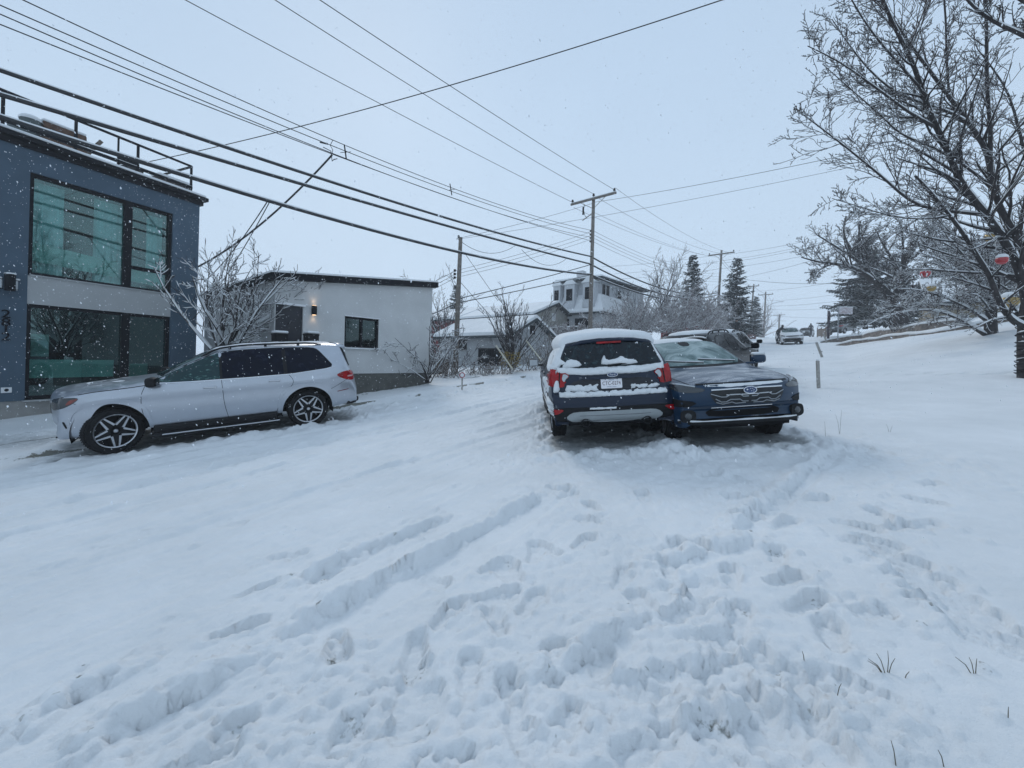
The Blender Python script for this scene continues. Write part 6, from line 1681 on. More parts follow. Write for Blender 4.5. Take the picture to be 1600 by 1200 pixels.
def limb_px(T, pix, r0, r1, Y0, Y1, maxl, nk, L_=None, **k):
    """a limb whose course was read off the photo, given its own depth"""
    n = len(pix); pts = []
    for i, (u, v) in enumerate(pix):
        f = i / (n - 1); pts.append(np.array(P(u, v, Y0 + (Y1 - Y0) * f)))
    # refine
    q = []
    for i in range(n - 1):
        for t in (0, .5): q.append(pts[i] * (1 - t) + pts[i + 1] * t)
    q.append(pts[-1]); m = len(q)
    for _ in range(2):
        q = [q[0]] + [(q[i - 1] + 2 * q[i] + q[i + 1]) / 4 for i in range(1, m - 1)] + [q[-1]]
    rr = [r0 + (r1 - r0) * (i / (m - 1)) ** .8 for i in range(m)]
    T.stroke(q, rr, True)
    L = sum(np.linalg.norm(q[i + 1] - q[i]) for i in range(m - 1))
    T.sprout(q, rr, L_ or L, 1, maxl, nk=nk, **k)

# ---- the big bare tree at the right edge
tb = P(1606, 594, 9.0); tb.z = gz(tb.x, tb.y) - .05
T1 = Tree('bare_tree', 'big bare snow-dusted tree at the right edge, black wire wound round its trunk', 'tree', tb, M_BARK, M_TWIG, .0044, snow=1.12, seed=3)
kw = dict(ang=(26, 55), ratio=((.12, .30), (.28, .6), (.2, .42)), wob=.11, up=.03, start=.10)
limb_px(T1, [(1606, 600), (1605, 545), (1606, 500), (1612, 470)], 0.176, .17, 9, 9, 1, 0)
limb_px(T1, [(1604, 512), (1585, 505), (1570, 490), (1557, 463), (1547, 430), (1532, 410), (1507, 367), (1482, 335), (1455, 300), (1430, 275)], 0.070, .02, 9, 8.2, 4, (22, 9, 3), **kw)
limb_px(T1, [(1606, 500), (1600, 445), (1582, 394), (1562, 370), (1546, 338), (1503, 297), (1489, 255), (1469, 210), (1455, 184), (1441, 142), (1430, 108), (1415, 74), (1393, 37), (1372, -20)], 0.083, .025, 9, 7.6, 4, (42, 9, 3), **kw)
limb_px(T1, [(1614, 440), (1597, 385), (1575, 350), (1560, 320), (1547, 283), (1546, 241), (1526, 210), (1503, 178), (1483, 153), (1461, 122), (1435, 88), (1400, 40), (1370, -10)], 0.070, .02, 8.8, 8.6, 4, (40, 9, 3), **kw)
limb_px(T1, [(1547, 272), (1549, 198), (1540, 142), (1543, 57), (1538, -30)], 0.038, .025, 8.7, 8.4, 4, (22, 9, 3), **kw)
limb_px(T1, [(1548, 338), (1503, 331), (1455, 329), (1418, 314), (1390, 286), (1356, 258), (1328, 235), (1288, 204), (1240, 168)], 0.038, .008, 8.8, 7.6, 4, (33, 9, 3), **kw)
limb_px(T1, [(1458, 197), (1418, 176), (1379, 144), (1347, 122), (1313, 96), (1262, 72)], 0.028, .007, 8.0, 7.2, 4, (28, 9, 3), **kw)
limb_px(T1, [(1519, 197), (1489, 176), (1458, 167), (1418, 154), (1390, 139), (1356, 110), (1320, 62), (1300, 30)], 0.032, .007, 8.5, 7.8, 4, (28, 9, 3), **kw)
limb_px(T1, [(1484, 157), (1478, 99), (1479, 28), (1472, -30)], 0.022, .015, 8.3, 8.4, 4, (16, 9, 3), **kw)
limb_px(T1, [(1545, 288), (1503, 255), (1475, 241), (1447, 224), (1404, 212), (1379, 181), (1340, 150), (1285, 100)], 0.028, .006, 8.7, 7.9, 4, (28, 9, 3), **kw)
limb_px(T1, [(1440, 140), (1400, 95), (1360, 50), (1330, 0), (1310, -40)], 0.022, .008, 7.9, 7.5, 4, (22, 9, 3), **kw)
limb_px(T1, [(1415, 90), (1440, 40), (1455, 0), (1460, -40)], 0.019, .01, 7.9, 8.0, 4, (13, 9, 3), **kw)
limb_px(T1, [(1625, 330), (1600, 240), (1585, 170), (1570, 130), (1530, 80)], 0.038, .012, 9.2, 9.4, 4, (25, 9, 3), **kw)
limb_px(T1, [(1640, 80), (1600, 54), (1566, 42), (1534, 23), (1509, 0), (1490, -30)], 0.038, .012, 6.5, 6.6, 4, (20, 9, 3), **kw)
limb_px(T1, [(1640, 20), (1600, 5), (1565, -20)], 0.032, .02, 6.5, 6.5, 4, (11, 9, 3), **kw)
limb_px(T1, [(1482, 337), (1440, 345), (1390, 338), (1350, 325), (1300, 310)], 0.019, .005, 8.3, 7.5, 4, (22, 9, 3), **kw)
limb_px(T1, [(1610, 400), (1590, 470), (1560, 440), (1520, 420)], 0.026, .01, 9.2, 9.5, 4, (16, 9, 3), **kw)
T1.done(crown='twigs'); print('T1 twigs', T1.count)
mb = MB()
for k in range(13):
    z = .1 + k * .105 + random.uniform(-.035, .035); n = 14; pts = []; tl = random.uniform(-.06, .06); ta = random.uniform(0, 6)
    for i in range(n + 1):
        a = 2 * PI * i / n; pts.append((.198 * math.cos(a), .198 * math.sin(a), z + .10 * i / n + tl * math.sin(a + ta) + .012 * random.uniform(-1, 1)))
    mb.tube(pts, .009, 5)
lw_ = mb.build('light_string', M_BLACK, T1.root)
mb = MB()
for k in range(12):
    z = .16 + k * .105 + random.uniform(-.04, .04); pts = []; sc_ = random.uniform(.4, 1.5); a0_ = random.uniform(2.2, 4.2); al_ = random.uniform(.5, 1.6)
    for i in range(7):
        a = a0_ + al_ * i / 6; pts.append((.205 * math.cos(a), .205 * math.sin(a), z + .05 + .10 * (i + 5) / 14))
    mb.tube(pts, [.004] + [.012 * sc_ * random.uniform(.5, 1.2) for _ in range(5)] + [.004], 5)
mb.build('snow_ledge', M_SNOW, T1.root, smooth=True)

# ---- the low spreading tree, heavy with snow
tb = P(1548, 526, 15.0); tb.z = gz(tb.x, tb.y) - .05
T2 = Tree('snowy_tree', 'low spreading tree with every twig loaded with snow, behind the big bare one', 'tree', tb, M_BARK, M_TWIG, .007, snow=1.75, seed=5)
kw = dict(ang=(30, 65), ratio=((.14, .34), (.3, .6), (.3, .6)), wob=.2, up=-.005, start=.12)
limb_px(T2, [(1548, 528), (1547, 500), (1548, 465)], .2, .15, 15, 15, 1, 0)
for pix, r0, Y1, nk in (([(1540, 524), (1510, 505), (1480, 488), (1445, 482), (1405, 488), (1375, 497), (1355, 508)], .10, 14.5, 17), ([(1546, 505), (1520, 485), (1490, 470), (1460, 458), (1420, 450), (1395, 452)], .09, 14.5, 17),
                        ([(1547, 480), (1525, 450), (1495, 425), (1460, 410), (1425, 405)], .09, 15, 17), ([(1548, 465), (1530, 430), (1510, 400), (1475, 378), (1450, 370)], .08, 14.5, 16),
                        ([(1549, 462), (1545, 420), (1530, 385), (1515, 360)], .08, 15, 15), ([(1550, 470), (1570, 430), (1580, 395), (1590, 370)], .08, 15.5, 15), ([(1550, 490), (1575, 465), (1600, 450), (1625, 450)], .07, 15, 14),
                        ([(1547, 498), (1510, 480), (1470, 476), (1425, 472), (1380, 482)], .08, 16.5, 16), ([(1548, 480), (1510, 440), (1470, 425), (1430, 428), (1400, 425)], .08, 17, 16), ([(1548, 476), (1560, 455), (1575, 440), (1610, 420)], .06, 13.5, 12)):
    limb_px(T2, pix, r0 * .7, .010, 15, Y1, 4, (nk, 9, 5), **kw)
R_ = random.Random(9)
for k in range(14):
    u1 = R_.uniform(1405, 1625); v1 = R_.uniform(352, 470) + max(0, (1450 - u1)) * .3; f = R_.uniform(.35, .65)
    u0, v0 = 1548 + R_.uniform(-4, 4), R_.uniform(468, 500)
    limb_px(T2, [(u0, v0), (u0 + (u1 - u0) * f * .5, v0 + (v1 - v0) * f * .75 - 6), (u0 + (u1 - u0) * .7, v0 + (v1 - v0) * .85 - 8), (u1, v1)], .045, .010, 15, 15 + R_.uniform(-2.2, 2.5), 4, (14, 9, 5), **kw)
T2.done(crown='twigs'); print('T2', T2.count)

# ---- hanging balls
def ball(u, v, Y, dia, mat, label, stripes=False):
    p = P(u, v, Y); t = thing('hanging_ball', label, 'ornament', loc=p, group='big ornament balls in the trees'); r = dia / 2
    mb = MB(); prof = [(r * math.sin(PI * k / 14), -r * math.cos(PI * k / 14)) for k in range(15)]; mb.lathe(prof, 28); mb.lathe([(r * .14, r * .95), (r * .14, r * 1.1), (0, r * 1.1)], 12); o = mb.build('ball', mat, t, smooth=True, fixn=True)
    if stripes:
        mb = MB()
        for k in range(6):
            a = 2 * PI * k / 6
            mb.add([((r + .004) * math.cos(a + d) * math.sin(q), (r + .004) * math.sin(a + d) * math.sin(q), -(r + .004) * math.cos(q)) for q in (PI * .2, PI * .32, PI * .45) for d in (-.16, .16)], [(0, 1, 3, 2), (2, 3, 5, 4)])
        mb.build('stripe', M_WHITE, o, fixn=True)
    mb = MB(); mb.lathe([(r * .90, r * .42), (r * .98, r * .5), (r * .85, r * .9), (r * .5, r * 1.22), (0, r * 1.32)], 24); mb.build('snow_cap', M_SNOW, t, smooth=True, fixn=True)
    mb = MB(); mb.tube([(0, 0, r), (0.02, 0, r + .25 + dia)], .006, 5); mb.build('hanging_cord', M_WIRE, t)
M_RBALL = simple('red_ball', (.36, .008, .014), .2, coat=.7); M_GBALL = simple('gold_ball', (.32, .22, .07), .3, .5, coat=.3)
ball(1565.5, 406, 8.0, .19, M_RBALL, 'plain glossy red ball with a snow cap, nearest the big trunk'); ball(1446, 427, 11.5, .24, M_RBALL, 'red ball with white stripes hanging among the snowy twigs', True)
ball(1455.5, 450, 11.5, .20, M_GBALL, 'small gold ball just below the striped red one'); ball(1578, 470, 12.0, .42, M_GBALL, 'large gold ball half hidden behind the forked limb on the right'); ball(1548, 370, 11.0, .27, M_GBALL, 'gold ball high between the two main limbs')

# ---- bare trees further along on the right
def far_tree(name, label, u, v, Y, limbs, seed, min_r, snow, nk, maxl=4, **kw2):
    tb = P(u, v, Y); T = Tree(name, label, 'tree', tb, M_BARK, M_TWIG, min_r, snow=snow, seed=seed)
    kw = dict(ang=(25, 55), ratio=((.22, .5), (.3, .6), (.3, .6)), wob=.15, up=.05, start=.15); kw.update(kw2)
    for pix, r0, r1, Y1 in limbs: limb_px(T, pix, r0, r1, Y, Y1, maxl, (nk, 7, 4) if len(pix) > 2 else 2, **kw)
    T.done(crown='twigs'); print(name, T.count)
far_tree('bare_tree', 'bare tree leaning far out to the left over the street, right of the road', 1412, 502, 25.0,
  [([(1412, 505), (1405, 478), (1395, 466), (1370, 443)], .28, .2, 25), ([(1370, 443), (1340, 420), (1310, 412), (1285, 412), (1252, 402)], .16, .03, 24), ([(1370, 443), (1350, 415), (1330, 400), (1305, 385), (1275, 366)], .14, .03, 25),
   ([(1345, 412), (1325, 385), (1315, 362), (1322, 340)], .10, .03, 25.5), ([(1360, 430), (1345, 395), (1340, 365), (1345, 345)], .1, .03, 25), ([(1300, 412), (1280, 420), (1262, 438)], .07, .02, 24)], 11, .011, 1.0, 15)
far_tree('bare_tree', 'upright bare tree with forked trunk between the leaning tree and the snowy one', 1404, 503, 24.0,
  [([(1404, 505), (1405, 470), (1405, 432)], .26, .2, 24), ([(1405, 432), (1420, 400), (1432, 372), (1450, 345)], .16, .03, 24), ([(1405, 430), (1395, 405), (1380, 385), (1370, 362)], .13, .03, 24.5), ([(1415, 412), (1440, 390), (1470, 375), (1495, 360)], .1, .03, 23), ([(1410, 420), (1412, 385), (1408, 350)], .1, .03, 24), ([(1405, 440), (1380, 425), (1350, 415)], .09, .02, 24)], 12, .011, 1.0, 15)

# ---- spruces
M_NEEDLE = simple('spruce_needles', (.024, .042, .040), .9, var=.5, vscale=1.2); M_NEEDLE2 = simple('blue_spruce_needles', (.032, .05, .052), .9, var=.5, vscale=1.2)
def spruce(label, u, v0, v1, Y, half_w, seed, mat, snow=.5, group=None, lean=0.0, cover=.16):
    base = P(u, v0, Y); topz = P(u, v1, Y).z - base.z; R_ = random.Random(seed)
    t = thing('spruce_tree', label, 'tree', loc=base, group=group)
    tr_ = MB(); tr_.tube([(0, 0, -.3), (lean * .5, 0, topz * .5), (lean, 0, topz)], [.03 * topz ** .9, .016 * topz, .01], 8); tr_.build('trunk', M_BARK, t)
    V = []; Fq = []; VS = []; FS = []
    def quad(a, b, w, V_, F_, droop=0):
        d = unit(b - a); s = unit(np.cross(d, np.array([0, 0, 1.0])) + 1e-6) * w; n_ = len(V_)
        m = (a + b) / 2 + np.array([0, 0, droop])
        V_ += [a - s * .25, a + s * .25, m + s, b, m - s]; F_ += [(n_, n_ + 1, n_ + 2, n_ + 3), (n_, n_ + 3, n_ + 4, n_)]
    z = topz * .07
    while z < topz * .985:
        f = z / topz; rad = half_w * (1 - f) ** .8 * (.82 + .3 * mnoise.noise(Vector((seed, z * 1.7, 0)))) + .1
        nb = max(4, int(5 + 9 * (1 - f)))
        for k in range(nb):
            a = R_.uniform(0, 2 * PI); L = rad * R_.uniform(.6, 1.15); c = np.array([lean * f, 0, z + R_.uniform(-.15, .15)])
            rise = .35 * f; sag = .33 * (1 - f * .5)
            dirh = np.array([math.cos(a), math.sin(a), 0])
            npt = max(3, int(L / .22)); prev = c
            for i in range(1, npt + 1):
                q = i / npt; p = c + dirh * L * q + np.array([0, 0, L * (rise * q - sag * q * q + (.14 * max(0, q - .75) * 4))])
                quad(prev, p + (p - prev) * .25, .10 + .05 * L, V, Fq)
                for s in (-1, 1):
                    for rep in range(2):
                        side = np.array([-dirh[1], dirh[0], 0]) * s; l2 = (.20 + .24 * L * (1 - q) + .10) * R_.uniform(.7, 1.2)
                        e = p + (side * R_.uniform(.7, 1) + dirh * R_.uniform(.3, .7)) * l2 + np.array([0, 0, -.22 * l2 * R_.uniform(.2, 2.2)])
                        quad(p, e, .06 + .07 * l2, V, Fq, .02)
                        if R_.random() < snow * (.4 + .6 * q):
                            up_ = np.array([0, 0, .05]); quad(p + up_, e + up_ * .7, (.05 + .06 * l2) * R_.uniform(.6, 1.2), VS, FS, .035)
                prev = p
        z += topz * .022 + .09
    for nm, V_, F_, m_ in (('crown', V, Fq, mat), ('snow_cover', VS, FS, M_SNOW)):
        if not V_: continue
        me = bpy.data.meshes.new(nm); me.from_pydata([tuple(q) for q in V_], [], [f[:3] if f[3] == f[0] else f for f in F_]); me.materials.append(m_); o = bpy.data.objects.new(nm, me); COL.objects.link(o); o.parent = t
    return t
spruce('tall spruce left of the second utility pole, above the frosted hedge', 1080, 512, 397, 44, 2.2, 1, M_NEEDLE, .5)
spruce('tall leaning spruce just right of the second utility pole', 1146, 522, 400, 47, 3.1, 2, M_NEEDLE, .55, lean=.3)
spruce('small spruce top behind the leftmost utility pole', 711, 540, 443, 48, 1.9, 3, M_NEEDLE, .4)
spruce('broad blue spruce behind the bare trees on the right', 1352, 510, 362, 44, 4.9, 4, M_NEEDLE2, .62)
spruce('second broad spruce right of the blue one, deep in the twigs', 1395, 506, 395, 42, 4.0, 5, M_NEEDLE2, .6)
spruce('spruce peeking over the snowy tree on the far right', 1486, 490, 370, 30, 2.6, 6, M_NEEDLE2, .5)
spruce('little spruce at the foot of the far poles', 1180, 526, 462, 72, 2.0, 7, M_NEEDLE, .5)

# ---- shrubs and multi-stem trees
def shrub(name, label, u, v, Y, H, spread, stems, seed, min_r=.006, snow=1.1, nk=5, maxl=3, up=.06, twig=None, group=None, tilt=(10, 45), wob=.14, cat='shrub', ratio=(.3, .55), ang=(22, 55), width=0.0, along=None):
    p = hit(u, v) if Y is None else P(u, v, Y); R_ = random.Random(seed)
    T = Tree(name, label, cat, p, M_BARK, twig or M_TWIG, min_r, snow=snow, seed=seed, group=group)
    for k in range(stems):
        a = R_.uniform(0, 2 * PI); ti = math.radians(R_.uniform(*tilt)); d = (math.cos(a) * math.sin(ti), math.sin(a) * math.sin(ti), math.cos(ti))
        o = np.array(p) + np.array([R_.uniform(-1, 1) * .12 * spread, R_.uniform(-1, 1) * .12 * spread, 0])
        if along is not None: o = o + np.array(along) * R_.uniform(-width, width)
        T.grow(o, d, H * R_.uniform(.7, 1.1), max(.012 * H * R_.uniform(.6, 1.1), min_r * 1.5), 1, maxl, nk=nk, up=up, wob=wob, ang=ang, ratio=ratio, start=.15)
    T.done(trunk='stems', crown='twigs'); return T
shrub('garden_tree', 'small multi-stemmed garden tree, snow on its branches, between the blue and white houses', 346, 560, 10.9, 3.1, 1.4, 17, 21, min_r=.0065, snow=2.4, nk=(9, 8), maxl=3, up=.07, tilt=(4, 52), cat='tree', ratio=(.25, .5))
T = shrub('garden_tree', 'snow-crusted drooping shrub at the right corner of the white house', 668, 598, 15.2, 2.35, 1.0, 10, 22, min_r=.008, snow=1.8, nk=5, maxl=3, up=-.03, tilt=(8, 42), cat='shrub', ratio=(.3, .55))
shrub('garden_tree', 'snowy shrub squeezed between the white house and the leftmost pole', 702, 588, 18.5, 2.2, 1.6, 10, 23, min_r=.010, snow=1.7, nk=5, maxl=3, up=.0, tilt=(10, 55), cat='shrub')
shrub('fan_shrub', 'tall fan-shaped bare shrub in front of the grey garage', 800, 575, 19.5, 3.7, 1.5, 20, 24, min_r=.008, snow=.7, nk=6, maxl=3, up=.09, tilt=(3, 38), cat='shrub', ratio=(.28, .5), ang=(14, 36))
M_YLEAF = simple('yellow_leaf', (.22, .15, .02), .8, var=.3)
ty = thing('yellow_bush', 'small bush with a few yellow leaves left, below the fan shrub', 'bush', loc=P(797, 578, 18.5)); mb = MB(); R_ = random.Random(4)
for k in range(420):
    a = R_.uniform(0, 2 * PI); rr = .5 * math.sqrt(R_.random()); z = R_.uniform(.15, .85); c = Vector((rr * math.cos(a), rr * math.sin(a), z)); e = Vector((R_.uniform(-1, 1), R_.uniform(-1, 1), R_.uniform(-1, .4))).normalized() * .06; s = e.orthogonal().normalized() * .03
    mb.add([c, c + e * .5 + s, c + e, c + e * .5 - s], [(0, 1, 2, 3)])
mb.build('leaves', M_YLEAF, ty); mb = MB()
for k in range(14):
    a = R_.uniform(0, 2 * PI); mb.tube([(0, 0, -.05), (.25 * math.cos(a), .25 * math.sin(a), .5), (.45 * math.cos(a), .45 * math.sin(a), .85)], [.012, .008, .005], 4)
mb.build('stems', M_BARK, ty)
M_DRY = simple('dry_brown_stems', (.10, .075, .06), .9, var=.4, vscale=10); M_FROSTTW = simple('frosted_twig', (.28, .25, .25), .95, var=.35, vscale=6)
for i, (u, v, Y, H, lb) in enumerate(((700, 590, 17.0, .8, 'low dry brush right of the white house corner'), (745, 588, 18.0, .75, 'low dry brush in front of the garage window'), (780, 586, 18.3, .8, 'low dry brush at the foot of the fan shrub'), (835, 580, 19.5, 1.3, 'frosted brush left of the navy SUV'), (862, 570, 21.0, 1.9, 'tall frosted brush behind the navy SUV mirror'))):
    shrub('dry_brush', lb, u, v, Y, H, 3.0, 26, 40 + i, min_r=.009, snow=1.0, nk=5, maxl=2, up=.02, twig=M_DRY, tilt=(10, 75), cat='bush', width=.7, along=(1, 0, 0), group='low brush along the left verge')
for i, (u, v, Y, H, w_, st_, lb) in enumerate(((880, 530, 27, 1.15, 1.4, 40, 'snow-crusted bush below the slatted fence'), (935, 530, 27, 1.25, 1.6, 44, 'snow-crusted bush behind the navy SUV roof'), (985, 522, 31, 2.5, 2.2, 50, 'big frosted hedge bush right of the utility pole'), (1035, 520, 34, 3.6, 2.4, 52, 'biggest frosted hedge bush, below the mansard house'),
        (1078, 518, 37, 3.9, 2.2, 42, 'frosted hedge bush in front of the left spruce'), (1108, 520, 42, 3.8, 1.8, 30, 'last frosted hedge bush beside the second utility pole'))):
    shrub('frosted_bush', lb, u, v, Y, H, 3.0, st_, 60 + i, min_r=.013, snow=1.5, nk=6, maxl=3, up=.0, twig=M_FROSTTW, tilt=(5, 70), cat='bush', width=w_, along=(.8, -.2, 0), group='frosted hedge along the left side of the street', ratio=(.3, .5))
shrub('bare_tree', 'dark bare tree standing against the right side of the mansard house', 1003, 520, 33.5, 6.2, 1.0, 5, 71, min_r=.013, snow=1.0, nk=7, maxl=3, up=.08, tilt=(3, 36), cat='tree')
shrub('bare_tree', 'pale frosted tree between the mansard house and the left spruce', 1040, 515, 38, 7.0, 1.2, 8, 72, min_r=.015, snow=1.2, nk=7, maxl=3, up=.04, twig=M_FROSTTW, tilt=(5, 40), cat='tree')
shrub('bare_tree', 'bare tree behind the white house beside the red house', 690, 560, 30, 6.0, 1.0, 9, 73, min_r=.013, snow=1.1, nk=6, maxl=3, up=.05, tilt=(5, 40), cat='tree')
shrub('bare_tree', 'hazy bare tree at the foot of the two far poles', 1190, 527, 75, 5.8, 2.0, 16, 74, min_r=.03, snow=1.0, nk=5, maxl=2, up=.02, twig=M_FROSTTW, tilt=(5, 65), cat='tree')
shrub('verge_bush', 'snowy bush on the right lawn under the low branches', 1398, 518, 28, 1.3, 1.0, 14, 75, min_r=.012, snow=1.8, nk=5, maxl=2, tilt=(10, 70), cat='bush')
# ------------------------------------------------------------------ utility poles
def pole(label, base, H, r=.14, arm=None, arm_z=.25, arm_dir=(CA, -SA), lean=(0, 0), ins=3, extra=None, group='wooden utility poles', street=False):
    t = thing('utility_pole', label, 'pole', loc=base, group=group); tx, ty = lean
    mb = MB(); mb.tube([(0, 0, -.4), (tx * .5, ty * .5, H * .5), (tx, ty, H)], [r, r * .85, r * .68], 14); mb.build('shaft', M_POLE, t, smooth=True)
    if arm:
        ax = Vector((arm_dir[0], arm_dir[1], 0)); a = math.atan2(ax.y, ax.x); c = Vector((tx, ty, H - arm_z)) + Vector((-ax.y, ax.x, 0)) * -(r * .8)
        mb = MB(); mb.box(c, (arm, .10, .12), rz=a); 
        for s in (-1, 1): mb.tube([c + ax * s * arm * .3, Vector((tx * .9, ty * .9, H - arm_z - .6))], .018, 5)
        cr0 = mb.build('crossarm', M_POLE, t)
        mb = MB(); mb.rbox(c + Vector((0, 0, .085)), (arm * .98, .10, .06), .025, rz=a); mb.build('snow_cover', M_SNOW, cr0, smooth=True)
        pos = [c - ax * arm * .46 + Vector((0, 0, .06)), c + ax * arm * .46 + Vector((0, 0, .06))] + ([Vector((tx, ty, H))] if ins == 3 else [])
        for q in pos:
            mb = MB(); mb.lathe([(.02, 0), (.02, .08), (.075, .09), (.085, .13), (.05, .15), (.07, .17), (.06, .22), (.03, .25), (0, .25)], 14, Matrix.Translation(q)); mb.build('insulator', M_TRIM, t, smooth=True, fixn=True)
    return t
HD = Vector((SA, CA, 0))                                   # along the street
pA = P(921, 556, 26.0); pA.z = gz(pA.x, pA.y); HA = P(921, 308, 26.0).z - pA.z
A_T = pole('tallest near utility pole with a long snowy crossarm, behind the navy SUV', pA, HA, .15, arm=3.3, arm_z=.15)
zA = lambda v: P(921, v, 26.0).z
mb = MB()
for v in (360, 365.5, 371, 376.5): mb.rbox((.0 - CA * .16, SA * .16, zA(v) - pA.z), (.10, .10, .12), .03)
mb.build('spool_rack', M_TRIM, A_T)
mb = MB(); c = Vector((-CA * .75, SA * .75, HA - .55)); mb.lathe([(.03, -.3), (.06, -.28), (.06, .2), (.03, .25)], 10, Matrix.Translation(c + Vector((0, 0, -.15)))); mb.tube([c + Vector((0, 0, .3)), c + Vector((.1, -.1, .1)), c, c + Vector((.12, 0, -.5)), c + Vector((.2, -.1, -.62))], .02, 5); mb.build('cutout_fuse', M_TRIM, A_T)
mb = MB(); mb.tube([(0, 0, zA(332) - pA.z), (-CA * .9 + .1, SA * .9, zA(340) - pA.z)], .03, 6); mb.build('bracket', M_POLE, A_T)
p2_ = P(1120, 512, 50.0); H2 = P(1126, 391, 50.0).z - p2_.z
pole('second utility pole up the street, spruces on either side of it', p2_, H2, .17, arm=3.0, arm_z=.5, lean=(.35, 0), ins=2)
p3 = P(1171, 524, 72.0); pole('thin leaning far pole left of its neighbour', p3, P(1177, 444, 72).z - p3.z, .17, arm=1.7, arm_z=.4, lean=(.55, 0), ins=2)
p4 = P(1193, 527, 80.0); P4T = pole('far pole with a wide crossarm and a street lamp arm', p4, P(1195, 456, 80).z - p4.z, .19, arm=2.6, arm_z=.6, lean=(.2, 0), ins=2)
mb = MB(); mb.tube([(.1, 0, P(1196, 481, 80).z - p4.z), (1.3, -.4, P(1207, 475, 80).z - p4.z), (2.6, -.8, P(1216, 472, 80).z - p4.z)], .05, 6); mb.rbox((2.9, -.9, P(1218, 472.5, 80).z - p4.z), (.6, .2, .12), .04); mb.build('lamp_arm', M_GALV, P4T)
p5 = P(1217, 520, 130.0); pole('farthest pole standing against the sky at the top of the street', p5, P(1217, 491, 130).z - p5.z, .3, arm=3.2, arm_z=.3, ins=2)
pB = P(711, 586, 20.0); HB = P(714, 371, 20.0).z - pB.z
B_T = pole('plain grey pole without crossarm, right of the white house', pB, HB, .14, lean=(.1, 0))
mb = MB()
for v in (423, 428.5, 434): mb.rbox((-.14, -.05, P(712, v, 20).z - pB.z), (.12, .10, .12), .03)
mb.rbox((0, 0, HB + .04), (.1, .1, .14), .03); mb.build('spool_rack', M_TRIM, B_T)
mb = MB(); mb.rbox((-.04, -.12, P(708, 533, 20).z - pB.z), (.28, .10, .5), .03); mb.rbox((-.04, -.12, P(708, 517, 20).z - pB.z), (.3, .14, .08), .03); mb.build('meter_box', M_GALV, B_T)

# ------------------------------------------------------------------ overhead lines
GW = 'overhead wires along and across the street'
def wire(label, p0, p1, sag=0.0, r=.010, t0=0.0, t1=1.0, n=28, snow=False, group=GW, name='overhead_wire', mat=None):
    pts = []
    for i in range(n + 1):
        t = t0 + (t1 - t0) * i / n; q = p0.lerp(p1, t) if 0 <= t <= 1 else p0 + (p1 - p0) * t
        q = q.copy(); q.z -= sag * 4 * t * (1 - t); pts.append(q)
    o_ = pts[0].copy()
    mb = MB(); mb.tube([q - o_ for q in pts], r, 6)
    o = mb.build(name, mat or M_WIRE, None, smooth=True); o.location = o_; tag(o, label, 'wire', group)
    if snow:
        mb = MB(); mb.tube([q - o_ + Vector((0, 0, r * 1.05)) for q in pts], [r * (.62 + .25 * mnoise.noise(Vector((i * 2.1, r * 90, 0)))) for i in range(len(pts))], 5); mb.build('snow_cover', M_SNOW, o, smooth=True)
    return o
def on_line(u, v, A):
    """where the sight line meets the vertical plane through A along the street"""
    r = ray(u, v); nn = Vector((CA, -SA)); Y = (nn.x * A.x + nn.y * A.y) / (nn.x * r.x + nn.y * r.y); return P(u, v, Y)
def span(label, A, vA, uA, mid, end, t1=1.3, **k):
    """wire from the pole point A back toward the camera's left; mid and end are two sightings of it"""
    p0 = Vector((A.x, A.y, P(uA, vA, A.y).z)); p1 = on_line(end[0], end[1], A); pm = on_line(mid[0], mid[1], A)
    L = Vector((p1.x - p0.x, p1.y - p0.y)).length; tm = Vector((pm.x - p0.x, pm.y - p0.y)).length / L
    sag = (p0.z + (p1.z - p0.z) * tm - pm.z) / (4 * tm * (1 - tm))
    return wire(label, p0, p1, max(sag, 0), t1=t1, n=40, **k)
axA = Vector((CA, -SA, 0))
AL = pA - axA * 1.5; AR = pA + axA * 1.5
def span2(label, A, pa, mid, end, **k): return span(label, Vector((A.x, A.y, 0)), pa[1], pa[0], mid, end, **k)
span2('topmost-left high wire ending at the left end of the long crossarm', AL, (890, 317), (590, 160), (290, 0), r=.012)
span2('high wire ending on the tip of the tallest near pole', pA, (921, 303), (640, 133), (430, 0), r=.012)
span2('high wire ending at the right end of the long crossarm', AR, (950, 297), (720, 145), (500, 0), r=.012)
for i, (va, mid, end, wd) in enumerate(((360, (537, 226), (36, 0), 'top'), (365.5, (512, 225), (0, 8), 'second'), (371, (541, 248), (0, 22), 'third'), (376.5, (541, 249), (0, 38), 'bottom'))):
    span2('%s wire of the four thin parallel wires on the near pole rack' % wd, pA, (918, va), mid, end, r=.012)
span2('upper of the three thick snowy cables crossing the left of the sky', pA, (919, 401), (400, 246), (0, 110), r=.040, snow=True)
span2('middle thick snowy cable, just under the upper one', pA, (919, 413), (400, 267), (0, 148), r=.043, snow=True)
span2('lowest thick snowy cable, passing in front of the roof railing', pA, (919, 429), (541, 349), (300, 278), r=.048, snow=True, t1=2.0)
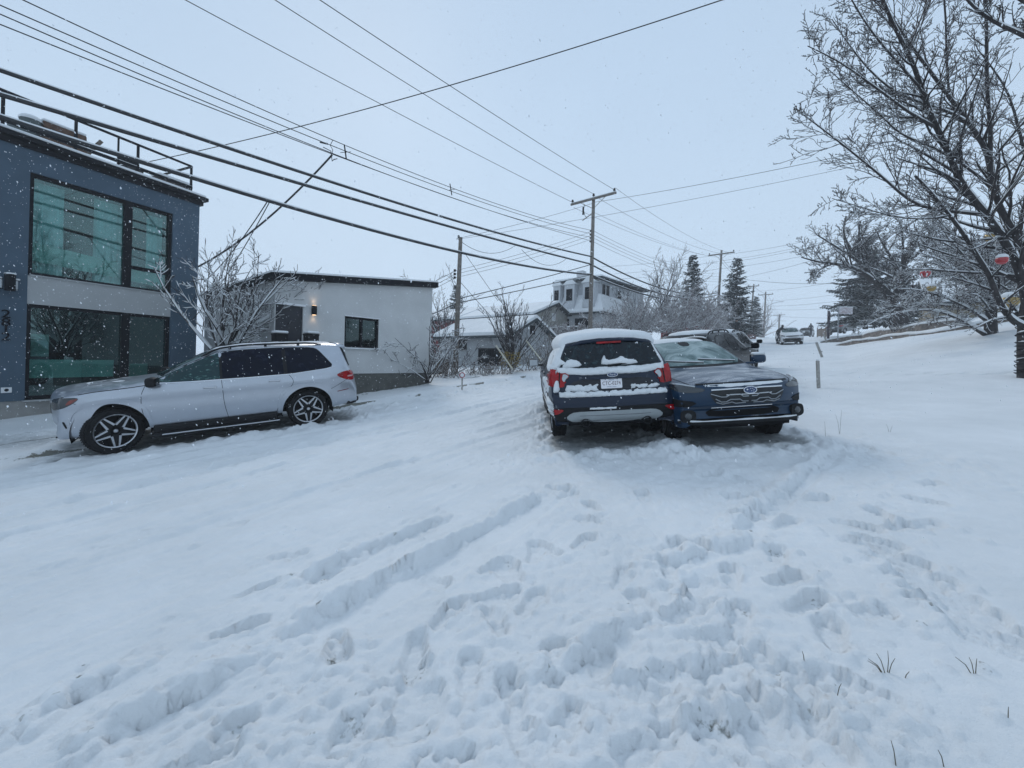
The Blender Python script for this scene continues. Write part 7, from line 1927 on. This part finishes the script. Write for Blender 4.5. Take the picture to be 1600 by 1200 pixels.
# onward up the street to the second pole
q2 = lambda v, du=0: P(1123 + du, v, 50.0)
for lb, a, b, sg, r, sn in (('high wire from the left crossarm end on to the second pole', Vector((AL.x, AL.y, zA(316))), q2(400, -12), .5, .010, 0), ('high wire from the near pole tip on to the second pole', Vector((pA.x, pA.y, zA(305))), q2(396, 4), .6, .010, 0), ('high wire from the right crossarm end on to the second pole', Vector((AR.x, AR.y, zA(300) - .1)), q2(395, 18), .6, .010, 0),
                            ('neutral wire below the crossarm on to the second pole', Vector((pA.x, pA.y, zA(331))), q2(402, 0), .5, .009, 0),
                            ('top rack wire going on up the street', Vector((pA.x, pA.y, zA(360))), q2(428), .7, .010, 0), ('second rack wire going on up the street', Vector((pA.x, pA.y, zA(366))), q2(432), .7, .010, 0), ('third rack wire going on up the street', Vector((pA.x, pA.y, zA(371))), q2(436), .7, .010, 0), ('bottom rack wire going on up the street', Vector((pA.x, pA.y, zA(377))), q2(440), .7, .010, 0),
                            ('upper snowy cable sagging on to the second pole', Vector((pA.x, pA.y, zA(402))), q2(457), 1.1, .045, 1), ('middle snowy cable sagging on to the second pole', Vector((pA.x, pA.y, zA(414))), q2(460), 1.2, .045, 1), ('lowest snowy cable sagging on to the second pole', Vector((pA.x, pA.y, zA(430))), q2(466), 1.0, .05, 1)):
    wire(lb, a, b, sg, r, snow=bool(sn))
# wires across
roof_pt = P(226, 254, 13.2)
wire('long lone wire slanting over the sky down to the blue house roof', roof_pt, P(1128, 0, 9.0), .25, .012, t1=1.35)
wire('cross-street wire from the near pole top into the big tree', Vector((pA.x, pA.y, zA(316))), P(1290, 249, 18.2), .1, .011, t1=1.5)
wire('wire from the near pole top to the grey pole without crossarm', Vector((pA.x, pA.y, zA(317))), P(713, 373, 20.0), .1, .010)
wire('thin wire from the grey pole passing behind the near pole to the right', P(713, 374, 20.0), P(1330, 261, 16.5), .15, .007, t1=1.25)
wire('service wire from the snowy cables down to the blue house wall', on_line(519, 242, pA), P(309, 417, 14.6), .35, .030)
wire('twin service wire under it ending lower on the blue house', on_line(417, 316, pA), P(318, 441, 15.2), .2, .016)
wire('third service wire from the lowest cable to the garden tree', on_line(421, 316, pA), P(300, 500, 13.5), .25, .014)
for i, (v0, v1) in enumerate(((361, 423), (367, 428.5), (373, 434))):
    wire('%s of three wires between the two left poles' % ('highest', 'middle', 'lowest')[i], Vector((pA.x, pA.y, zA(v0))), P(711, v1, 20.0), .12, .010)
    wire('%s of three wires from the grey pole to behind the white house' % ('highest', 'middle', 'lowest')[i], P(711, v1, 20.0), P(630, v1 + 36, 23.0), .1, .010)
wire('upper snowy cable between the two left poles', Vector((pA.x, pA.y, zA(413))), P(711, 468, 20.0), .05, .022, snow=True); wire('lower snowy cable between the two left poles', Vector((pA.x, pA.y, zA(429))), P(711, 474, 20.0), .05, .022, snow=True)
wire('snowy cable from the grey pole down to the left behind the shrub', P(708, 476, 20.0), P(640, 500, 22.0), .1, .022, snow=True)
wire('drooping loop of wire between the grey pole and the cables', P(716, 374, 20.0), P(805, 384, 22.0), .55, .012); wire('short drooping loop left of the near pole', P(815, 390, 22), P(884, 405, 25), .6, .012)
wire('guy wire slanting right from the grey pole', P(716, 437, 20.0), P(772, 500, 18.6), 0, .012); wire('guy wire slanting right from the cable to the garage', P(727, 397, 20.5), P(778, 470, 20.0), 0, .012)
M_GUARD = simple('pale_guy_guard', (.55, .52, .42), .6)
for (u0, v0, u1, v1, Y, lb) in ((775, 540, 801, 577, 18.0, 'pale guy wire guard in front of the fan shrub'), (822, 532, 846, 563, 19.0, 'pale guy wire guard left of the navy SUV mirror')):
    wire(lb, P(u0, v0, Y), P(u1, v1, Y - .4), 0, .035, group='pale guards on the guy wires', name='guy_guard', mat=M_GUARD)
# second pole and beyond
for i, (v0, u1, v1, Y1, lb) in enumerate(((399, 1310, 365, 44, 'first'), (408, 1310, 372, 44, 'second'), (412, 1310, 375, 44, 'third'), (420, 1310, 388, 43, 'fourth'), (440, 1300, 398, 42, 'fifth'))):
    wire('%s wire from the second pole across to the bare trees on the right' % lb, q2(v0), P(u1, v1, Y1), .25, .013, t1=1.35)
for i, (v0, u1, v1, lb) in enumerate(((398, 940, 417, 'higher'), (408, 960, 428, 'lower'), (420, 960, 436, 'lowest'))):
    wire('%s wire from the second pole back left above the mansard house' % lb, q2(v0), P(u1, v1, 48), .2, .013)
for i, (u0, v0, u1, v1, Y0, Y1, lb) in enumerate(((1160, 436, 1330, 442, 52, 40, 'slack wire low across the street from the spruce'), (1178, 455, 1330, 436, 72, 50, 'thin far wire above the slack one'), (1178, 478, 1330, 468, 72, 50, 'far wire at mid height over the street'), (1196, 483, 1330, 479, 80, 55, 'far wire just above the white SUV'), (1196, 470, 1330, 456, 80, 55, 'far wire from the lamp pole to the right'), (1196, 492, 1340, 496, 80, 60, 'lowest far wire over the street crest'))):
    wire(lb, P(u0, v0, Y0), P(u1, v1, Y1), .3, .016 if i else .02, t1=1.1)
for i, v in enumerate((398, 404, 432, 462)):
    wire('%s wire from the second pole to the far poles' % ('first', 'second', 'third', 'fourth')[i], q2(v), P(1176, (448, 450, 470, 486)[i], 72), .5, .016)
wire('upper wire from the leaning far pole to its neighbour', P(1177, 447, 72), P(1195, 459, 80), .1, .02); wire('lower snowy wire from the leaning far pole to its neighbour', P(1174, 482, 72), P(1194, 494, 80), .3, .04)
for i in range(3): wire('%s thin wire descending to the farthest pole' % ('left', 'middle', 'right')[i], P(1190 + 5 * i, 460, 80), P(1214 + 3 * i, 493, 130), .6, .02)
# spacers and drip loops on the lines
for i, (u, v0, v1) in enumerate(((538, 226, 248), (703, 287, 305))):
    a = on_line(u, v0, pA); b = on_line(u + 3, v1, pA)
    mb = MB(); mb.tube([Vector((0, 0, 0)), b - a], .022, 6); mb.tube([(b - a) * .55 + Vector((-.12, -.1, -.06)), (b - a) * .5 + Vector((.14, .1, .05))], .010, 5)
    o = mb.build('wire_spacer', M_TRIM); o.location = a; tag(o, ('wire spacer clamp beside the service loop' if i == 0 else 'wire spacer clamp nearer the utility pole'), 'clamp', 'spacers on the thin wires')
a = on_line(512, 225, pA)
o = MB(); b = lambda u, v: on_line(u, v, pA) - a
o.tube([b(520, 219), b(516, 227), b(520, 234), b(519, 240)], .010, 5); o.tube([b(505, 230), b(517, 236), b(519, 252), b(522, 249), b(527, 248)], .014, 5); o.tube([b(500, 222), b(512, 225)], .026, 6)
o = o.build('drip_loop', M_WIRE); o.location = a; tag(o, 'tangle of drip-loop wires where the service wire leaves the lines', 'wire')
# ------------------------------------------------------------------ stakes, signs, people, stems, falling snow
M_STAKE = simple('grey_stake_wood', (.32, .31, .29), .8, var=.25, vscale=20)
def stake(label, u0, v0, u1, v1, Y, w_):
    p = P(u0, v0, Y); q = P(u1, v1, Y); d = q - p
    t = thing('survey_stake', label, 'stake', loc=p); mb = MB(); a = math.atan2(d.x, d.z)
    mb.box(d / 2 - d.normalized() * .1, (w_, .035, d.length + .2), ry=a); mb.build('shaft', M_STAKE, t); mb = MB(); mb.rbox(d + Vector((0, 0, .02)), (w_ * .9, .05, .05), .02); mb.build('snow_cap', M_SNOW, t, smooth=True)
    if Y > 15: 
        mb = MB(); mb.box(d * .35 + Vector((.06, -.02, 0)), (.10, .03, .05)); mb.build('cleat', M_STAKE, t)
stake('upright grey wooden stake in the snow right of the crossover', 1279, 603, 1277.5, 564, 10.2, .075); stake('taller stake leaning left, further up the verge', 1284, 557, 1275.5, 535, 20, .11); stake('small leaning stake by the stone edging near the signs', 1291, 534, 1286.5, 521, 36, .12)
p = P(1294, 529, 37); t = thing('sign_post', 'dark square post left of the sign board on the right verge', 'post', loc=p); H_ = P(1295, 486, 37).z - p.z
mb = MB(); mb.box((0, 0, H_ / 2), (.14, .14, H_)); mb.build('shaft', simple('dark_post', (.025, .02, .03), .7), t); mb = MB(); mb.box((.02, 0, H_ - .5), (.22, .1, .7)); mb.build('plank', simple('plum_board', (.06, .04, .055), .8), t); mb = MB(); mb.rbox((0, 0, H_ + .03), (.2, .2, .08), .03); mb.build('snow_cap', M_SNOW, t)
p = P(1309, 531, 36); t = thing('sale_sign', 'grey pole carrying a pale snow-spattered board with washed-out red marks', 'sign', loc=p); H_ = P(1310, 480, 36).z - p.z
mb = MB(); mb.tube([(0, 0, 0), (0, 0, H_)], .045, 8); mb.build('pole', M_GALV, t)
mb = MB(); mb.rbox((.68, 0, H_ - .3), (1.2, .04, .60), .01); bo = mb.build('board', frost_glass('snowy_sign_board', (.40, .30, .31), (.68, .69, .72), .38, .6, 3, rough=.6), t); mb = MB(); mb.box((.75, -.002, H_ - .72), (.9, .036, .13)); mb.build('lower_board', M_TRIM, t); mb = MB(); mb.rbox((.7, 0, H_ + .03), (1.2, .12, .08), .03); mb.build('snow_cap', M_SNOW, t)
p = P(722, 600, 14.0); p.z = gz(p.x, p.y); t = thing('curb_sign', 'small round sign on a short post by the left pavement', 'sign', loc=p)
mb = MB(); mb.box((0, 0, .25), (.05, .03, .5)); mb.build('post', M_STAKE, t); mb = MB(); Mx = Matrix.Translation((0, -.03, .52)) @ Matrix.Rotation(PI / 2, 4, 'X'); mb.lathe([(0, .01), (.10, .01), (.10, -.01), (0, -.01)], 20, Mx); s_ = mb.build('disc', M_WHITE, t, fixn=True); mb = MB(); mb.lathe([(.07, .012), (.098, .012), (.098, .008)], 20, Mx); mb.build('ring', simple('sign_red', (.35, .02, .03), .5), s_, fixn=True)

def person(label, p, face, H, pose, coat, trousers, hood=True, group=None):
    """one continuous skinned figure; pose gives the joints in metres for a 1.75 m adult (x to its left, y forward)"""
    t = thing('person', label, 'person', loc=p, rotz=-face); k = H / 1.75
    def skin(name, J, E_, R_, mat, sub=2):
        me = bpy.data.meshes.new(name); me.from_pydata([Vector(j) * k for j in J], E_, []); o = bpy.data.objects.new(name, me); COL.objects.link(o)
        sk = o.modifiers.new('skin', 'SKIN'); sb_ = o.modifiers.new('sub', 'SUBSURF'); sb_.levels = sub; sb_.render_levels = sub
        for i, r in enumerate(R_): me.skin_vertices[0].data[i].radius = (r * k, r * k * (.8 if i in (0, 1, 2) else 1)); me.skin_vertices[0].data[i].use_root = (i == 0)
        dg = bpy.context.evaluated_depsgraph_get(); dg.update(); m2 = bpy.data.meshes.new_from_object(o.evaluated_get(dg)); bpy.data.objects.remove(o)
        m2.materials.clear(); m2.materials.append(mat); m2.name = name; m2.polygons.foreach_set('use_smooth', [True] * len(m2.polygons)); q = bpy.data.objects.new(name, m2); COL.objects.link(q); q.parent = t; return q
    J = pose; E_ = [(0, 1), (1, 2), (2, 3), (3, 4), (2, 5), (5, 6), (6, 7), (2, 8), (8, 9), (9, 10), (0, 11), (11, 12), (12, 13), (13, 17), (0, 14), (14, 15), (15, 16), (16, 18)]
    R_ = [.155, .15, .165, .065, .105, .085, .065, .045, .085, .065, .045, .105, .075, .05, .105, .075, .05, .045, .045]
    b = skin('body', J, E_, R_, coat)
    # trousers and hands by material zone on the one surface
    b.data.materials.append(trousers); b.data.materials.append(simple('skin_tone', (.38, .24, .18), .6)); zh = J[0][2] * k - .06
    hands = [Vector(J[7]) * k, Vector(J[10]) * k]
    for q in b.data.polygons:
        if q.center.z < zh: q.material_index = 1
        if min((q.center - h).length for h in hands) < .06: q.material_index = 2 if q.center.z > zh - .2 else q.material_index
    hd = Vector(J[4]) * k
    mb = MB(); mb.lathe([(0, -.13), (.05, -.12), (.085, -.06), (.098, .02), (.09, .08), (.05, .125), (0, .135)], 18, Matrix.Translation(hd)); mb.rbox(hd + Vector((0, .10, -.005)), (.03, .05, .045), .012)
    for s in (-1, 1): mb.rbox(hd + Vector((s * .096, 0, 0)), (.02, .05, .06), .008)
    mb.build('head', simple('skin_face', (.38, .24, .18), .6), t, smooth=True, fixn=True)
    mb = MB(); mb.lathe([(.105, -.02), (.112, .03), (.10, .09), (.055, .135), (0, .15)], 18, Matrix.Translation(hd + Vector((0, -.01, .0)))); mb.rbox(hd + Vector((0, -.06, -.08)), (.2, .12, .14), .05); mb.build('hood', coat, t, smooth=True, fixn=True)
    for f in (17, 18):
        q = Vector(J[f]) * k; mb = MB(); mb.rbox(q + Vector((0, -.02, -.0)), (.10, .28, .10), .04); mb.build('boot', M_BLACK, t, smooth=True)
    return t
M_COAT = simple('dark_coat', (.014, .016, .02), .9, var=.3); M_COAT2 = simple('charcoal_coat', (.03, .033, .038), .9, var=.3); M_JEAN = simple('dark_trousers', (.02, .024, .034), .9, var=.3)
walk = [(0, 0, .95), (0, .03, 1.15), (0, .08, 1.38), (0, .11, 1.50), (0, .14, 1.63), (.20, .04, 1.36), (.27, -.06, 1.10), (.26, .08, .88), (-.20, .06, 1.36), (-.28, .05, 1.10), (-.26, .20, .88), (.10, .0, .90), (.11, .14, .50), (.11, .08, .10), (-.10, 0, .90), (-.10, -.05, .50), (-.11, -.28, .14), (.11, .20, .05), (-.11, -.18, .06)]
lean_ = [(0, -.15, .92), (0, .0, 1.10), (0, .2, 1.27), (0, .30, 1.36), (0, .38, 1.46), (.20, .22, 1.25), (.24, .42, 1.12), (.20, .62, 1.15), (-.20, .22, 1.25), (-.24, .42, 1.12), (-.20, .62, 1.15), (.10, -.17, .88), (.11, -.1, .48), (.11, -.35, .10), (-.10, -.17, .88), (-.10, .05, .48), (-.11, -.05, .10), (.11, -.25, .05), (-.11, .07, .05)]
stand = [(0, 0, .95), (0, 0, 1.15), (0, .02, 1.39), (0, .03, 1.51), (0, .05, 1.64), (.20, 0, 1.37), (.25, .02, 1.10), (.22, .14, .90), (-.20, 0, 1.37), (-.25, .02, 1.10), (-.22, .14, .90), (.10, 0, .90), (.11, .03, .50), (.12, 0, .10), (-.10, 0, .90), (-.11, .02, .50), (-.12, 0, .10), (.12, .10, .05), (-.12, .10, .05)]
q = P(1217, 533.5, 38.5); person('person in dark coat leaning on the far side of the white SUV, pushing it', q, math.radians(80), 1.78, lean_, M_COAT, M_JEAN)
q = P(1267, 523, 62); person('person in dark hooded coat walking up the middle of the street', q, math.radians(20), 1.78, walk, M_COAT2, M_JEAN)
q = P(1150, 532, 33); person('person in black standing by the spruce behind the parked SUVs', q, math.radians(200), 1.78, stand, M_COAT, M_JEAN)

# grass stems poking through
def tuft(label, u, v, stems, name='grass_stems'):
    h = hit(u, v); t = thing(name, label, 'grass stems', loc=(h.x, h.y, h.z)); mb = MB()
    for (dx, dz, bend) in stems: mb.tube([(0, 0, -.03), (dx * .55, bend * .3, dz * .6), (dx, bend, dz)], [.0022, .0018, .0010], 4)
    mb.build('stem', simple('straw_' + str(u), (.10, .085, .05), .9, var=.3), t)
tuft('widest tuft of dry stems in the clean snow at lower right', 1386, 1052, [(-.07, .05, .02), (-.05, .09, 0), (.02, .09, .02), (.035, .07, 0), (-.09, .055, 0)])
tuft('tuft of thin dry stems further right in the clean snow', 1524, 1053, [(-.03, .075, 0), (-.07, .06, .02), (.005, .07, 0)])
tuft('single short stem beside the widest tuft', 1410, 1063, [(.03, .04, 0)]); tuft('single thin stem left of the widest tuft', 1258, 1034, [(-.015, .05, 0)]); tuft('dark bent stem at the bottom edge of the snow', 1402, 1196, [(-.025, .09, 0)]); tuft('fine stem at the bottom right', 1478, 1198, [(-.03, .06, 0)])
tuft('lone upright stem near the right edge', 1575, 1128, [(.0, .06, 0)]); tuft('tiny stem below the left of the tufts', 1307, 1084, [(.02, .045, 0)])
tuft('taller weed stems beside the crossover front corner', 1312, 678, [(.02, .35, 0), (-.03, .28, .05)]); tuft('weed stems near the crossover, left pair', 1290, 682, [(-.02, .22, 0)]); tuft('fine weeds right of the crossover in trodden snow', 1390, 676, [(-.05, .12, 0), (.04, .1, 0)])

# ---- falling snow
def falling_snow(n):
    R_ = np.random.default_rng(5)
    X = R_.uniform(-14, 14, n); Y = 2.3 + 15 * R_.random(n) ** .8; Z = R_.uniform(-.2, 8.5, n)
    keep = Z > ground(X, Y) + .05; X, Y, Z = X[keep], Y[keep], Z[keep]; n = len(X)
    sz = R_.uniform(.0028, .0054, n) * (1 + .8 * (R_.random(n) < .2)); el = R_.uniform(1.0, 2.1, n)
    D = np.stack([.42 + R_.normal(0, .22, n), R_.normal(0, .25, n), -np.ones(n)], 1); D /= np.linalg.norm(D, axis=1, keepdims=True)
    A = np.cross(D, np.array([0, 1, 0.2])); A /= np.linalg.norm(A, axis=1, keepdims=True); B = np.cross(D, A); C = np.stack([X, Y, Z], 1)
    s = sz[:, None]; l = (sz * el)[:, None]; j = lambda: R_.uniform(.7, 1.2, (n, 1))
    V = np.stack([C + D * l, C - D * l, C + A * s * j(), C - A * s * j(), C + B * s * j(), C - B * s * j()], 1).reshape(-1, 3)
    f = np.array([(0, 2, 4), (0, 4, 3), (0, 3, 5), (0, 5, 2), (1, 4, 2), (1, 3, 4), (1, 5, 3), (1, 2, 5)]); Fq = (f[None] + 6 * np.arange(n)[:, None, None]).reshape(-1, 3)
    o = np_mesh('falling_snow', V, Fq, simple('snowflake', (.88, .9, .93), .8), smooth=False)
    o['kind'] = 'stuff'; o['label'] = 'fine snowflakes drifting down through the air'; o['category'] = 'snowfall'
falling_snow(46000)

# ------------------------------------------------------------------ the snowy air that pales far things
hm = bpy.data.materials.new('snowy_air'); hm.use_nodes = True
nt_ = hm.node_tree; nt_.nodes.clear(); ou = nt_.nodes.new('ShaderNodeOutputMaterial'); pv = nt_.nodes.new('ShaderNodeVolumePrincipled')
pv.inputs['Color'].default_value = (.93, .95, .98, 1); pv.inputs['Density'].default_value = .0018; pv.inputs['Anisotropy'].default_value = .2
nt_.links.new(pv.outputs['Volume'], ou.inputs['Volume'])
mb = MB(); mb.box((40, 175, 4.5), (800, 500, 80)); hz_o = mb.build('haze', hm); hz_o['kind'] = 'stuff'; hz_o['label'] = 'pale snowy air over the whole street'; hz_o['category'] = 'haze'
scene.cycles.volume_bounces = 1; scene.cycles.volume_max_steps = 64
build_ground()
